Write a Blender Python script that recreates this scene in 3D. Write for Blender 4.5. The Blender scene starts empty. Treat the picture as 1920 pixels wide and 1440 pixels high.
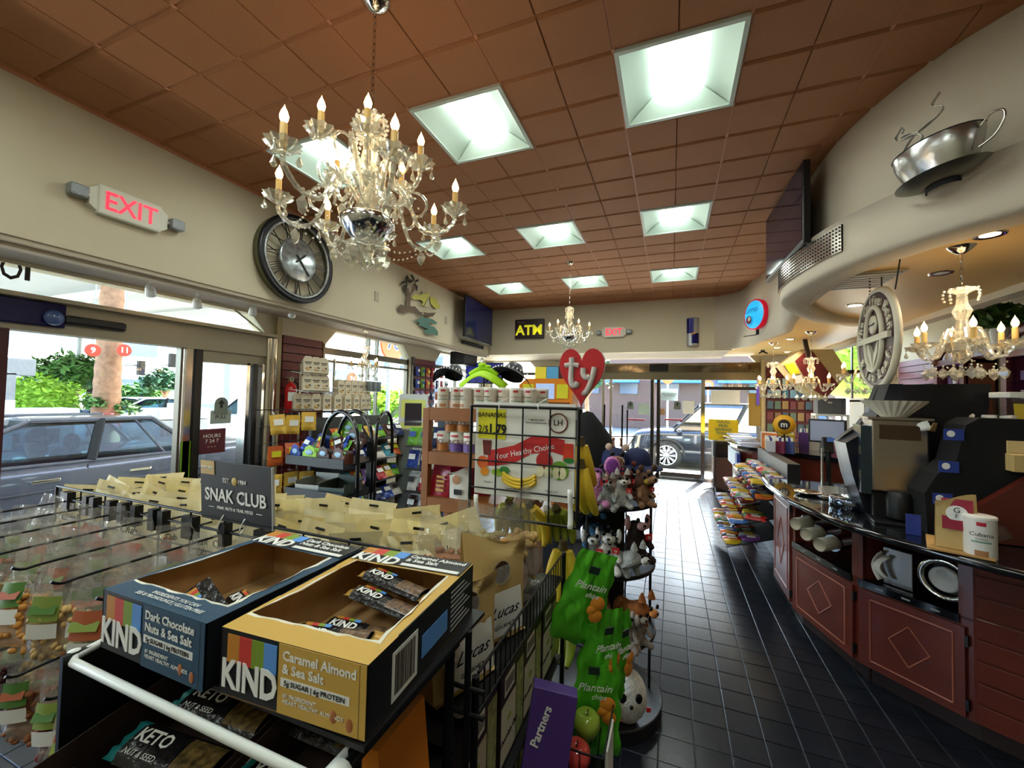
import bpy, bmesh, math, random
from mathutils import Vector, Matrix, noise
R = random.Random(7)
PI = math.pi
col = bpy.context.scene.collection
sc = bpy.context.scene

# ---------------------------------------------------------------- camera
FPX, YAW, PITCH, ROLL, EYE = 764.0, -0.3730, 0.0323, 0.0220, 1.567
def cam_axes():
    f = Vector((math.sin(YAW)*math.cos(PITCH), math.cos(YAW)*math.cos(PITCH), math.sin(PITCH)))
    r0 = Vector((math.cos(YAW), -math.sin(YAW), 0)); u0 = r0.cross(f)
    c, s = math.cos(ROLL), math.sin(ROLL)
    return c*r0+s*u0, -s*r0+c*u0, f
AX = cam_axes()
cd = bpy.data.cameras.new('camera'); cam = bpy.data.objects.new('camera', cd); col.objects.link(cam)
cd.sensor_fit = 'HORIZONTAL'; cd.sensor_width = 36; cd.lens = FPX/1920*36; cd.clip_start = 0.03; cd.clip_end = 400
m3 = Matrix((AX[0], AX[1], -AX[2])).transposed()
cam.matrix_world = Matrix.Translation((0, 0, EYE)) @ m3.to_4x4()
sc.camera = cam

# ---------------------------------------------------------------- world, sun, exposure
w = bpy.data.worlds.new('world'); sc.world = w; w.use_nodes = True
nt = w.node_tree; bg = nt.nodes['Background']
sky = nt.nodes.new('ShaderNodeTexSky'); sky.sky_type = 'NISHITA'; sky.sun_disc = False
sky.sun_elevation = math.radians(43); sky.sun_rotation = math.atan2(0.57, 2.1); sky.air_density = 1.0; sky.dust_density = 2.0
nt.links.new(sky.outputs[0], bg.inputs[0]); bg.inputs[1].default_value = 3.0
sd = bpy.data.lights.new('sun', 'SUN'); sd.energy = 110.0; sd.angle = 0.0093; sd.color = (1, 0.95, 0.88)
sun = bpy.data.objects.new('sun', sd); col.objects.link(sun)
sun.rotation_euler = Vector((-0.57, -2.1, -2.0)).to_track_quat('-Z', 'Y').to_euler()
sun.location = (4, 20, 15)
sc.view_settings.view_transform = 'Standard'; sc.view_settings.look = 'None'
sc.view_settings.gamma = 1.0; sc.view_settings.use_curve_mapping = False
sc.view_settings.exposure = 0.0

# ---------------------------------------------------------------- helpers
def S(h):            # sRGB 0..255 triple -> linear
    return tuple(((c/255)/12.92 if c/255 <= 0.04045 else ((c/255+0.055)/1.055)**2.4) for c in h)
MATS = {}
def M(name, rgb=(200, 200, 200), rough=0.6, metal=0.0, emit=0.0, ecol=None, noise_amt=0.0, nscale=20, bump=0.0,
      bscale=60, coat=0.0, spec=0.5, trans=0.0, ior=1.45, alpha=1.0, sss=0.0):
    if name in MATS: return MATS[name]
    m = bpy.data.materials.new(name); m.use_nodes = True; n = m.node_tree; b = n.nodes['Principled BSDF']
    c = S(rgb) + (1,)
    b.inputs['Base Color'].default_value = c; b.inputs['Roughness'].default_value = rough
    b.inputs['Metallic'].default_value = metal; b.inputs['Coat Weight'].default_value = coat
    b.inputs['Specular IOR Level'].default_value = spec
    b.inputs['Transmission Weight'].default_value = trans; b.inputs['IOR'].default_value = ior
    b.inputs['Alpha'].default_value = alpha
    if emit:
        b.inputs['Emission Color'].default_value = (S(ecol) if ecol else S(rgb))+(1,); b.inputs['Emission Strength'].default_value = emit
    if noise_amt:
        tc = n.nodes.new('ShaderNodeTexCoord'); tx = n.nodes.new('ShaderNodeTexNoise'); tx.inputs['Scale'].default_value = nscale
        tx.inputs['Detail'].default_value = 4
        rp = n.nodes.new('ShaderNodeValToRGB'); a = noise_amt
        rp.color_ramp.elements[0].position = 0.3; rp.color_ramp.elements[1].position = 0.7
        rp.color_ramp.elements[0].color = tuple(max(0, v*(1-a)) for v in c[:3])+(1,)
        rp.color_ramp.elements[1].color = tuple(min(1, v*(1+a)) for v in c[:3])+(1,)
        n.links.new(tc.outputs['Object'], tx.inputs['Vector']); n.links.new(tx.outputs['Fac'], rp.inputs[0]); n.links.new(rp.outputs[0], b.inputs['Base Color'])
    if bump:
        tc = n.nodes.new('ShaderNodeTexCoord'); tx = n.nodes.new('ShaderNodeTexNoise'); tx.inputs['Scale'].default_value = bscale
        bp = n.nodes.new('ShaderNodeBump'); bp.inputs['Strength'].default_value = bump; bp.inputs['Distance'].default_value = 0.01
        n.links.new(tc.outputs['Object'], tx.inputs['Vector']); n.links.new(tx.outputs['Fac'], bp.inputs['Height']); n.links.new(bp.outputs[0], b.inputs['Normal'])
    MATS[name] = m
    return m
def clear_mat(name, tint=(255, 255, 255), refl=0.08, rough=0.02, body=None, body_amt=0.0, bump=0.0, bscale=30, fior=1.3):
    """clear sheet: see-through, with a sharp reflection that grows at grazing angles, and optionally a little body colour"""
    if name in MATS: return MATS[name]
    m = bpy.data.materials.new(name); m.use_nodes = True; n = m.node_tree; n.nodes.clear()
    out = n.nodes.new('ShaderNodeOutputMaterial'); tr = n.nodes.new('ShaderNodeBsdfTransparent'); gl = n.nodes.new('ShaderNodeBsdfGlossy')
    tr.inputs[0].default_value = S(tint)+(1,); gl.inputs['Roughness'].default_value = rough
    lw = n.nodes.new('ShaderNodeLayerWeight'); lw.inputs[0].default_value = .5; pw = n.nodes.new('ShaderNodeMath'); pw.operation = 'POWER'; pw.inputs[1].default_value = 4
    n.links.new(lw.outputs['Facing'], pw.inputs[0]); fr = n.nodes.new('ShaderNodeMath'); fr.operation = 'MULTIPLY'; fr.inputs[1].default_value = .6 if fior > 1.2 else .2; n.links.new(pw.outputs[0], fr.inputs[0])
    ad = n.nodes.new('ShaderNodeMath'); ad.operation = 'ADD'; ad.inputs[1].default_value = refl; ad.use_clamp = True
    mx = n.nodes.new('ShaderNodeMixShader')
    n.links.new(fr.outputs[0], ad.inputs[0]); n.links.new(ad.outputs[0], mx.inputs[0]); n.links.new(tr.outputs[0], mx.inputs[1]); n.links.new(gl.outputs[0], mx.inputs[2])
    last = mx
    if body:
        df = n.nodes.new('ShaderNodeBsdfDiffuse'); df.inputs[0].default_value = S(body)+(1,)
        m2 = n.nodes.new('ShaderNodeMixShader'); m2.inputs[0].default_value = body_amt
        n.links.new(mx.outputs[0], m2.inputs[1]); n.links.new(df.outputs[0], m2.inputs[2]); last = m2
    if bump:
        tc = n.nodes.new('ShaderNodeTexCoord'); tx = n.nodes.new('ShaderNodeTexNoise'); tx.inputs['Scale'].default_value = bscale
        bp = n.nodes.new('ShaderNodeBump'); bp.inputs['Strength'].default_value = bump; bp.inputs['Distance'].default_value = 0.02
        n.links.new(tc.outputs['Object'], tx.inputs['Vector']); n.links.new(tx.outputs['Fac'], bp.inputs['Height'])
        n.links.new(bp.outputs[0], gl.inputs['Normal'])
    n.links.new(last.outputs[0], out.inputs[0]); MATS[name] = m
    return m

class MB:
    """collects shapes and links them as ONE mesh object; each shape may take its own material slot"""
    def __init__(s): s.v = []; s.f = []; s.mi = []; s.sm = []; s.mats = []
    def mslot(s, m):
        if m is None: return 0
        if m not in s.mats: s.mats.append(m)
        return s.mats.index(m)
    def add(s, vs, fs, m=None, smooth=False, X=None):
        o = len(s.v)
        if X is not None: vs = [tuple(X @ Vector(p)) for p in vs]
        s.v += [tuple(p) for p in vs]; k = s.mslot(m)
        for f in fs: s.f.append(tuple(i+o for i in f)); s.mi.append(k); s.sm.append(smooth)
        return s
    def box(s, a, b, m=None, X=None):
        x0, y0, z0 = (min(a[i], b[i]) for i in range(3)); x1, y1, z1 = (max(a[i], b[i]) for i in range(3))
        return s.add([(x0,y0,z0),(x1,y0,z0),(x1,y1,z0),(x0,y1,z0),(x0,y0,z1),(x1,y0,z1),(x1,y1,z1),(x0,y1,z1)],
              [(0,3,2,1),(4,5,6,7),(0,1,5,4),(1,2,6,5),(2,3,7,6),(3,0,4,7)], m, False, X)
    def cbox(s, c, d, m=None, X=None):
        return s.box([c[i]-d[i]/2 for i in range(3)], [c[i]+d[i]/2 for i in range(3)], m, X)
    def bbox(s, c, d, bev, m=None, X=None):
        """box with bevelled edges (chamfer)"""
        bm = bmesh.new(); bmesh.ops.create_cube(bm, size=1)
        for v in bm.verts: v.co = Vector((v.co.x*d[0], v.co.y*d[1], v.co.z*d[2]))
        bmesh.ops.bevel(bm, geom=list(bm.edges)+list(bm.verts), offset=bev, segments=2, affect='EDGES', profile=0.5)
        bm.verts.index_update()
        vs = [(v.co.x+c[0], v.co.y+c[1], v.co.z+c[2]) for v in bm.verts]; fs = [tuple(v.index for v in f.verts) for f in bm.faces]
        bm.free(); return s.add(vs, fs, m, False, X)
    def tube(s, pts, r, n=6, m=None, cap=True, closed=False, smooth=True, X=None):
        pts = [Vector(p) for p in pts]; rr = r if isinstance(r, (list, tuple)) else [r]*len(pts)
        vs = []; fs = []; N = len(pts); up = None
        for i, p in enumerate(pts):
            if closed: t = pts[(i+1) % N]-pts[i-1]
            else: t = pts[min(i+1, N-1)]-pts[max(i-1, 0)]
            if t.length < 1e-9: t = Vector((0, 0, 1))
            t.normalize()
            if up is None: up = Vector((0, 0, 1)) if abs(t.z) < 0.9 else Vector((1, 0, 0))
            a = t.cross(up)
            if a.length < 1e-6: a = t.cross(Vector((1, 0, 0)))
            a.normalize(); up = a.cross(t).normalized()
            for k in range(n):
                q = 2*PI*(k+0.5)/n; vs.append(p+(a*math.cos(q)+up*math.sin(q))*rr[i])
        L = N if closed else N-1
        for i in range(L):
            for k in range(n):
                a0 = i*n+k; a1 = i*n+(k+1) % n; b0 = ((i+1) % N)*n+k; b1 = ((i+1) % N)*n+(k+1) % n
                fs.append((a0, a1, b1, b0))
        s.add(vs, fs, m, smooth and n > 4, X)
        if cap and not closed:
            o = [tuple(v) for v in vs]; s.add(o[:n], [tuple(range(n))[::-1]], m, False, X); s.add(o[-n:], [tuple(range(n))], m, False, X)
        return s
    def rod(s, a, b, r, n=5, m=None): return s.tube([a, b], r, n, m)
    def lathe(s, prof, c=(0, 0, 0), n=16, m=None, smooth=True, X=None, flute=None, ax='z', cap=True):
        vs = []; fs = []
        for (r, z) in prof:
            for k in range(n):
                q = 2*PI*k/n; rr = r*(flute(k, n, z) if flute else 1)
                if ax == 'z': vs.append((c[0]+rr*math.cos(q), c[1]+rr*math.sin(q), c[2]+z))
                elif ax == 'y': vs.append((c[0]+rr*math.cos(q), c[1]+z, c[2]+rr*math.sin(q)))
                else: vs.append((c[0]+z, c[1]+rr*math.cos(q), c[2]+rr*math.sin(q)))
        for i in range(len(prof)-1):
            for k in range(n): fs.append((i*n+k, i*n+(k+1) % n, (i+1)*n+(k+1) % n, (i+1)*n+k))
        s.add(vs, fs, m, smooth, X)
        for i, fl in ((0, True), (len(prof)-1, False)):
            if cap and prof[i][0] > 1e-5:
                ring = vs[i*n:(i+1)*n]; s.add(ring, [tuple(range(n))[::-1] if fl else tuple(range(n))], m, False, X)
        return s
    def ball(s, c, r, n=10, m=None, X=None, sc=(1, 1, 1)):
        h = max(4, n//2); vs = []; fs = []
        for i in range(1, h):
            t = PI*i/h
            for k in range(n): q = 2*PI*k/n; vs.append((c[0]+r*sc[0]*math.sin(t)*math.cos(q), c[1]+r*sc[1]*math.sin(t)*math.sin(q), c[2]+r*sc[2]*math.cos(t)))
        a = len(vs); vs += [(c[0], c[1], c[2]+r*sc[2]), (c[0], c[1], c[2]-r*sc[2])]
        for i in range(h-2):
            for k in range(n): fs.append((i*n+k, (i+1)*n+k, (i+1)*n+(k+1) % n, i*n+(k+1) % n))
        for k in range(n): fs.append((a, k, (k+1) % n)); fs.append((a+1, (h-2)*n+(k+1) % n, (h-2)*n+k))
        return s.add(vs, fs, m, True, X)
    def prism(s, poly, h0, h1, ax='z', m=None, X=None, smooth=False):
        """poly is a list of 2D points, extruded along ax between h0 and h1"""
        def P(p, h): return (p[0], p[1], h) if ax == 'z' else ((p[0], h, p[1]) if ax == 'y' else (h, p[0], p[1]))
        n = len(poly); vs = [P(p, h0) for p in poly]+[P(p, h1) for p in poly]
        fs = [tuple(range(n))[::-1], tuple(range(n, 2*n))]
        s.add(vs, fs, m, False, X)
        return s.add(vs, [(i, (i+1) % n, n+(i+1) % n, n+i) for i in range(n)], m, smooth, X)
    def grid(s, fn, nu, nv, m=None, smooth=True, X=None, back=None, closed_u=False):
        vs = [fn(i/nu, j/nv) for j in range(nv+1) for i in range(nu+1)]
        fs = [(j*(nu+1)+i, j*(nu+1)+i+1, (j+1)*(nu+1)+i+1, (j+1)*(nu+1)+i) for j in range(nv) for i in range(nu)]
        return s.add(vs, fs, m, smooth, X)
    def build(s, name, m=None, parent=None, loc=None, kind=None):
        me = bpy.data.meshes.new(name)
        if s.mats == [] or m is not None:
            if m is not None:
                if s.mats and m not in s.mats: s.mats = [m]+s.mats; s.mi = [k+1 for k in s.mi]
                elif not s.mats: s.mats = [m]
        me.from_pydata(s.v, [], s.f); me.polygons.foreach_set('material_index', s.mi); me.polygons.foreach_set('use_smooth', s.sm)
        for q in s.mats: me.materials.append(q)
        bm = bmesh.new(); bm.from_mesh(me); bmesh.ops.recalc_face_normals(bm, faces=bm.faces) if len(s.f) < 30000 else None; bm.to_mesh(me); bm.free()
        me.update()
        o = bpy.data.objects.new(name, me); col.objects.link(o)
        if parent is not None: o.parent = parent
        if loc: o.location = loc
        if kind: o['kind'] = kind
        return o
def tag(o, label, cat, group=None, kind=None):
    o['label'] = label; o['category'] = cat
    if group: o['group'] = group
    if kind: o['kind'] = kind
    return o
def thing(name, label, cat, loc=(0, 0, 0), rz=0, group=None, rot=None, scale=None):
    o = bpy.data.objects.new(name, None); o.empty_display_size = 0.05; col.objects.link(o); o.location = loc
    o.rotation_euler = rot if rot else (0, 0, rz)
    if scale: o.scale = (scale,)*3 if not isinstance(scale, tuple) else scale
    return tag(o, label, cat, group)
def one(mb, name, label, cat, m=None, loc=None, group=None, kind=None, rz=None):
    o = mb.build(name, m, None, loc, kind); tag(o, label, cat, group)
    if rz is not None: o.rotation_euler = (0, 0, rz)
    return o
def struct(mb, name, m=None, parent=None):
    o = mb.build(name, m, parent)
    if parent is None: o['kind'] = 'structure'
    return o
def dup(o, label=None, loc=None, rz=None, rot=None, group=None, scale=None, parent=None):
    c = o.copy(); col.objects.link(c)
    if parent is not None: c.parent = parent
    if label: c['label'] = label
    if group: c['group'] = group
    if loc is not None: c.location = loc
    if rz is not None: c.rotation_euler = (0, 0, rz)
    if rot is not None: c.rotation_euler = rot
    if scale is not None: c.scale = (scale,)*3 if not isinstance(scale, tuple) else scale
    for ch in o.children: dup(ch, parent=c)
    return c
def at(x, y, **k):
    """world point of a photograph pixel on the plane X=.., Y=.. or Z=.. (used to read off real positions)"""
    d = AX[0]*((x-960)/FPX)-AX[1]*((y-720)/FPX)+AX[2]; o = Vector((0, 0, EYE))
    if 'X' in k: t = k['X']/d.x
    elif 'Y' in k: t = k['Y']/d.y
    else: t = (k['Z']-EYE)/d.z
    return o+d*t
FONTS = {}
def text(body, size, m, parent=None, loc=(0, 0, 0), rot=(PI/2, 0, 0), ext=0.0006, align='CENTER', name='lettering', sx=1.0, bold=0.0, shear=0.0, space=1.0):
    """flat lettering as a thin mesh; local x runs along the text, y up, z out of the face"""
    cu = bpy.data.curves.new('text', 'FONT'); cu.body = body; cu.size = size; cu.extrude = ext; cu.align_x = align; cu.align_y = 'CENTER'
    cu.offset = bold*size; cu.shear = shear; cu.resolution_u = 2; cu.space_character = space
    t = bpy.data.objects.new('text', cu)
    me = bpy.data.meshes.new_from_object(t); bpy.data.objects.remove(t); bpy.data.curves.remove(cu)
    me.materials.clear(); me.materials.append(m)
    o = bpy.data.objects.new(name, me); col.objects.link(o); o.location = loc; o.rotation_euler = rot; o.scale = (sx, 1, 1)
    if parent is not None: o.parent = parent
    return o
FRONT = (PI/2, 0, 0)            # text facing -Y
FACE_PX = (PI/2, 0, PI/2)       # text facing +X
FACE_NX = (PI/2, 0, -PI/2)      # text facing -X
def curve_pts(P, n=8):
    """Catmull-Rom through the given points"""
    P = [Vector(p) for p in P]; out = []
    for i in range(len(P)-1):
        a = P[max(i-1, 0)]; b = P[i]; c = P[i+1]; d = P[min(i+2, len(P)-1)]
        for k in range(n):
            t = k/n; out.append(0.5*((2*b)+(c-a)*t+(2*a-5*b+4*c-d)*t*t+(-a+3*b-3*c+d)*t**3))
    out.append(P[-1]); return out
# ================================================================ SETTING
XF, XW, YF, YW, ZS, ZC = -3.4, -4.15, 7.38, 8.9, 2.4, 3.298
XR, YB, ZR = 3.6, -2.2, 2.95
m_wall = M('wall_paint', (196, 186, 160), 0.75, bump=0.12, bscale=90)
m_wall_r = M('wall_paint_right', (200, 190, 170), 0.7, bump=0.12, bscale=90)
m_soffit = M('soffit_paint', (222, 186, 118), 0.40, bump=0.1, bscale=60)
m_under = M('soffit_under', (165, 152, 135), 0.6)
m_ceil = M('ceiling_tile_terracotta', (160, 106, 64), 0.72, noise_amt=0.10, nscale=160, bump=0.3, bscale=400)
m_cgrid = M('ceiling_grid_paint', (188, 124, 88), 0.45)
m_reveal = M('ceiling_reveal', (120, 74, 52), 0.8)
m_floor = M('slate_tile', (25, 28, 35), 0.24, noise_amt=.25, nscale=9, bump=.02, bscale=14, spec=0.32)
m_grout = M('grout', (58, 60, 64), 0.85)
m_chrome = M('chrome', (205, 200, 190), 0.14, 1.0)
m_dark_frame = M('dark_frame', (52, 48, 44), 0.35, 0.6)
m_bronze = M('bronze_frame', (96, 88, 78), 0.35, 0.7)
m_slat = M('burgundy_slatwall', (104, 34, 36), 0.42, noise_amt=0.15, nscale=30)
m_glass = clear_mat('window_glass', (244, 250, 250), 0.03)
m_black = M('black_plastic', (18, 18, 20), 0.4)
m_white = M('white_plastic', (232, 232, 228), 0.4)

# ---- floor: grout bed and 6 inch slate tiles with open joints
TP, GX, GY = 0.1523, -0.041, 2.099
fl = struct(MB().box((XW-0.1, YB, -0.06), (XR+0.1, YW+0.1, -0.004)), 'floor', m_grout)
tm = MB(); g = 0.0022; h = TP/2-g
tm.add([(-h,-h,-.01),(h,-h,-.01),(h,h,-.01),(-h,h,-.01),(-h,-h,-.0012),(h,-h,-.0012),(h,h,-.0012),(-h,h,-.0012),
        (-h+.0015,-h+.0015,0),(h-.0015,-h+.0015,0),(h-.0015,h-.0015,0),(-h+.0015,h-.0015,0)],
       [(0,1,5,4),(1,2,6,5),(2,3,7,6),(3,0,4,7),(4,5,9,8),(5,6,10,9),(6,7,11,10),(7,4,8,11),(8,9,10,11)])
cells = []
i0, i1 = int((XW-GX)/TP)-1, int((XR-GX)/TP)+1
j0, j1 = int((YB-GY)/TP)-1, int((YW-GY)/TP)+1
for i in range(i0, i1):
    for j in range(j0, j1):
        cx, cy = GX+(i+.5)*TP, GY+(j+.5)*TP
        if cx < XW or cx > XR or cy < YB or cy > YW: continue
        vis = (-0.22 < cx < 0.8+max(0, (3.2-cy))*0.35 and cy > 1.35)
        cells.append((0 if vis else 1, math.hypot(cx, cy), cx, cy, i, j))
cells.sort()
tile0 = tm.build('tile', m_floor, fl); first = True
rest = MB()
for n_, (v, d, cx, cy, i, j) in enumerate(cells):
    dz = R.uniform(-.0006, .0004)
    if n_ < 300:
        t = tile0 if n_ == 0 else dup(tile0, parent=fl)
        t.location = (cx, cy, dz); t.rotation_euler = (R.uniform(-.002, .002), R.uniform(-.002, .002), 0)
    else:
        rest.add([(x+cx, y+cy, z+dz) for x, y, z in tm.v], [f for f in tm.f], m_floor)
o = rest.build('tile', None, fl, kind='stuff')

# ---- ceiling: scored 1 ft squares on a 2 ft grid, with recessed troffers
CP, CX, CY = 0.3048, -0.286, 2.01
ce = struct(MB().box((XF-0.1, YB, ZC+0.16), (3.6, YF+0.1, ZC+0.2)), 'ceiling', m_reveal)
TROF = [(-8, -6), (-4, -6), (-8, 0), (-4, 0), (0, 0), (-8, 6), (-4, 6), (0, 6), (-8, 12), (-4, 12), (0, 12), (0, -6), (-8, -12), (-4, -12), (0, -12)]  # rearmost row, unseen behind the camera, is added as fill light
def in_trof(i, j): return any(a <= i < a+2 and b <= j < b+2 for a, b in TROF)
ct = MB(); e = CP/2; by, bx, dz = 0.017, 0.004, 0.012
ct.add([(-e,-e,dz),(e,-e,dz),(e,e,dz),(-e,e,dz),(-e+bx,-e+by,0),(e-bx,-e+by,0),(e-bx,e-by,0),(-e+bx,e-by,0),
        (-e,-e,dz+.02),(e,-e,dz+.02),(e,e,dz+.02),(-e,e,dz+.02)],
       [(4,7,6,5),(0,1,5,4),(1,2,6,5),(2,3,7,6),(3,0,4,7),(8,9,1,0),(9,10,2,1),(10,11,3,2),(11,8,0,3)])
cc = []
for i in range(-11, 8):
    for j in range(-13, 18):
        cx, cy = CX+(i+.5)*CP, CY+(j+.5)*CP
        if cx < XF-0.2 or cx > 1.9 or cy < YB or cy > YF+0.1 or in_trof(i, j): continue
        # only outside the curved fascia line on the right
        lim = 1.25 if cy > 2.6 else 1.25+(2.6-cy)*0.85
        if cx > lim+0.15: continue
        cc.append((0 if cy > 0.6 else 1, math.hypot(cx, cy), cx, cy))
cc.sort(); c0 = ct.build('ceiling_tile', m_ceil, ce); rest = MB()
for n_, (v, d, cx, cy) in enumerate(cc):
    if n_ < 300:
        t = c0 if n_ == 0 else dup(c0, parent=ce)
        t.location = (cx, cy, ZC+R.uniform(-.0008, .0008)); t.rotation_euler = (R.choice((0, PI)), 0, 0) if False else (0, 0, R.choice((0, PI)))
    else: rest.add([(x+cx, y+cy, z+ZC) for x, y, z in ct.v], list(ct.f), m_ceil)
rest.build('ceiling_tile', None, ce, kind='stuff')
gm = MB()
for i in range(-10, 6, 2):
    x = CX+i*CP; gm.box((x-.008, YB, ZC+.004), (x+.008, YF, ZC+.014))
for j in range(-12, 18, 2):
    y = CY+j*CP; gm.box((XF, y-.006, ZC+.011), (1.2, y+.006, ZC+.016))
gm.build('ceiling_grid', m_cgrid, ce)

# ---- troffer lights
m_tr = M('troffer_white', (222, 238, 226), 0.5); m_trf = M('troffer_frame', (196, 208, 198), 0.4)
m_lens = M('troffer_lens', (255, 255, 255), 0.5, emit=8.0, ecol=(238, 255, 246))
def troffer(i, j, lab):
    x0, y0 = CX+i*CP, CY+j*CP; W = 2*CP
    t = thing('troffer_light', lab, 'ceiling light', (x0+W/2, y0+W/2, ZC), group='recessed square ceiling lights')
    a = W/2-.004; b = W/2-.026; f = MB()
    for (p, q) in (((-a,-a),(a,-b)), ((-a,b),(a,a)), ((-a,-b),(-b,b)), ((b,-b),(a,b))): f.box((p[0],p[1],-.008), (q[0],q[1],.012))
    f.build('frame', m_trf, t)
    s = MB(); L = .13; zt = .10
    def side(sg):
        def fn(u, v):
            q = v*PI/2; x = sg*(b-(b-L)*math.sin(q)); z = .0+zt*(1-math.cos(q)) if False else zt*math.sin(q)**0.8 if q > 0 else 0
            return (x, -b+u*2*b, z)
        s.grid(fn, 1, 8)
    side(1); side(-1)
    for sg in (-1, 1):        # curved end cheeks
        s.add([(-b, sg*b, 0), (b, sg*b, 0), (L, sg*(b-.07), zt), (-L, sg*(b-.07), zt)], [(0, 1, 2, 3)])
    s.add([(-b,-b,.14),(b,-b,.14),(b,b,.14),(-b,b,.14)], [(0,1,2,3)])
    s.build('reflector', m_tr, t)
    l = MB()
    prof = [(L*math.cos(PI*k/10), zt-.004-.035*math.sin(PI*k/10)) for k in range(11)]
    yy = b-.072
    vs = [(x, -yy, z) for x, z in prof]+[(x, yy, z) for x, z in prof]
    l.add(vs, [(k, k+1, 12+k, 11+k) for k in range(10)]+[tuple(range(11)), tuple(range(11, 22))], None, False)
    l.build('lens', m_lens, t)
    ld = bpy.data.lights.new('troffer_glow', 'AREA'); ld.shape = 'RECTANGLE'; ld.size = .5; ld.size_y = .5; ld.energy = TROF_W; ld.color = (0.93, 1.0, 0.93)
    lo = bpy.data.objects.new('lamp', ld); col.objects.link(lo); lo.parent = t; lo.location = (0, 0, -.012); lo['kind'] = 'helper'
TROF_W = 7
struct(MB().box((XF-.01, YB, ZC-.010), (XF+.022, YF, ZC+.012)).box((XF, YF-.022, ZC-.010), (.9, YF+.01, ZC+.012)), 'trim_20', m_cgrid)
names = {(-8,-6): 'square ceiling light behind the camera side, top left corner of the view', (-4,-6): 'square ceiling light directly overhead, behind the near chandelier',
 (-8,0): 'square ceiling light hidden behind the large near chandelier', (-4,0): 'large square ceiling light just right of the near chandelier',
 (0,0): 'largest square ceiling light, nearest to the coffee cup on the right wall', (-8,6): 'square ceiling light seen below the near chandelier\'s right arm',
 (-4,6): 'square ceiling light in the middle column, second row', (0,6): 'square ceiling light in the right column, second row',
 (-8,12): 'farthest left square ceiling light near the hanging television', (-4,12): 'farthest middle square ceiling light above the small chandelier', (0,12): 'farthest right square ceiling light near the far wall',
 (0,-6): 'square ceiling light overhead, beyond the top of the view',
 (-8,-12): 'added fill ceiling light, unseen behind the camera, left of three', (-4,-12): 'added fill ceiling light, unseen behind the camera, middle of three', (0,-12): 'added fill ceiling light, unseen behind the camera, right of three'}
for k in TROF: troffer(*k, names[k])

# ---- curved fascia on the right and flat fascias
def wallstrip(P, z0, z1, th, m, name, z0f=None):
    """vertical wall along plan polyline P (thickness to its left)"""
    mb = MB(); P = [Vector((p[0], p[1], 0)) for p in P]; n = len(P); Nn = []
    for i in range(n):
        t = (P[min(i+1, n-1)]-P[max(i-1, 0)]).normalized(); Nn.append(Vector((t.y, -t.x, 0)))
    vs = []
    for i in range(n):
        q = P[i]+Nn[i]*th; vs += [(P[i].x, P[i].y, z0), (P[i].x, P[i].y, z1), (q.x, q.y, z0), (q.x, q.y, z1)]
    fs = []
    for i in range(n-1):
        a = 4*i; b = a+4; fs += [(a, b, b+1, a+1), (a+2, a+3, b+3, b+2), (a, a+2, b+2, b), (a+1, b+1, b+3, a+3)]
    fs += [(0, 1, 3, 2), (4*n-4, 4*n-2, 4*n-1, 4*n-3)]
    mb.add(vs, fs, None, True)
    return struct(mb, name, m)
FC = [(3.5, -1.2), (2.9, 0.4), (2.2, 1.5), (1.42, 2.33), (1.2, 2.62), (1.05, 3.02), (.99, 3.43), (.99, 4.01), (1.04, 4.6), (1.12, 5.2), (1.2, 5.75), (1.14, 6.2), (1.06, 6.6), (1.03, 7.0), (.93, 7.24), (.7, 7.37), (.5, YF)]
FCs = curve_pts([(x, y, 0) for x, y in FC], 6)
wallstrip([(p.x, p.y) for p in FCs], ZS+.02, ZC+.2, .12, m_wall_r, 'wall_right')
LIP = curve_pts([(3.3, -.9, 0), (2.75, .5, 0), (2.1, 1.5, 0), (1.42, 2.3, 0), (1.14, 2.66, 0), (.94, 3.08, 0), (.84, 3.6, 0), (.85, 4.0, 0), (1.0, 4.42, 0), (1.25, 4.85, 0), (1.5, 5.15, 0), (1.78, 5.38, 0)], 6)
# projecting rounded lip under the fascia
lp = MB(); sec = [(0, .30), (0, .03), (.008, .010), (.03, .0), (.19, .0), (.19, .12)]
vs = []
for i, p in enumerate(LIP):
    t = (LIP[min(i+1, len(LIP)-1)]-LIP[max(i-1, 0)]).normalized(); nn = Vector((t.y, -t.x, 0))
    f_ = min(1, max(0, (i-20)/8)); th_ = 1-0.0*f_
    for (d, z) in sec: q = p+nn*d; vs.append((q.x, q.y, ZS-.0+z*th_))
K = len(sec); fs = []
for i in range(len(LIP)-1):
    for k in range(K): fs.append((i*K+k, (i+1)*K+k, (i+1)*K+(k+1) % K, i*K+(k+1) % K))
fs += [tuple(range(K)), tuple(range((len(LIP)-1)*K, len(LIP)*K))]
lp.add(vs, fs, None, True)
struct(lp, 'trim_1', m_wall_r)
# underside of the soffit over the counter, tan, and the raised ceiling beyond it
sf = MB(); poly = [(p.x+.06, p.y) for p in FCs]; poly = poly+[(.5, YW), (2.3, YW), (2.3, -1.2)]
sf.prism(poly, ZS+.055, ZS+.10)
struct(sf, 'ceiling_lower', m_soffit)
struct(MB().box((2.3, -1.2, ZS-.0), (2.42, YW, ZR+.05)), 'trim_2', m_wall_r)
struct(MB().box((2.42, YB, ZR), (XR+.3, YW, ZR+.08)), 'ceiling_back', m_wall)
# far fascia and its underside
struct(MB().box((XF-.05, YF, ZS), (.9, YF+.12, ZC+.2)), 'wall_far_fascia', m_wall)
struct(MB().box((XW, YF+.12, ZS+.02), (.9, YW, ZS+.08)), 'ceiling_recess_far', m_under)
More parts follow.
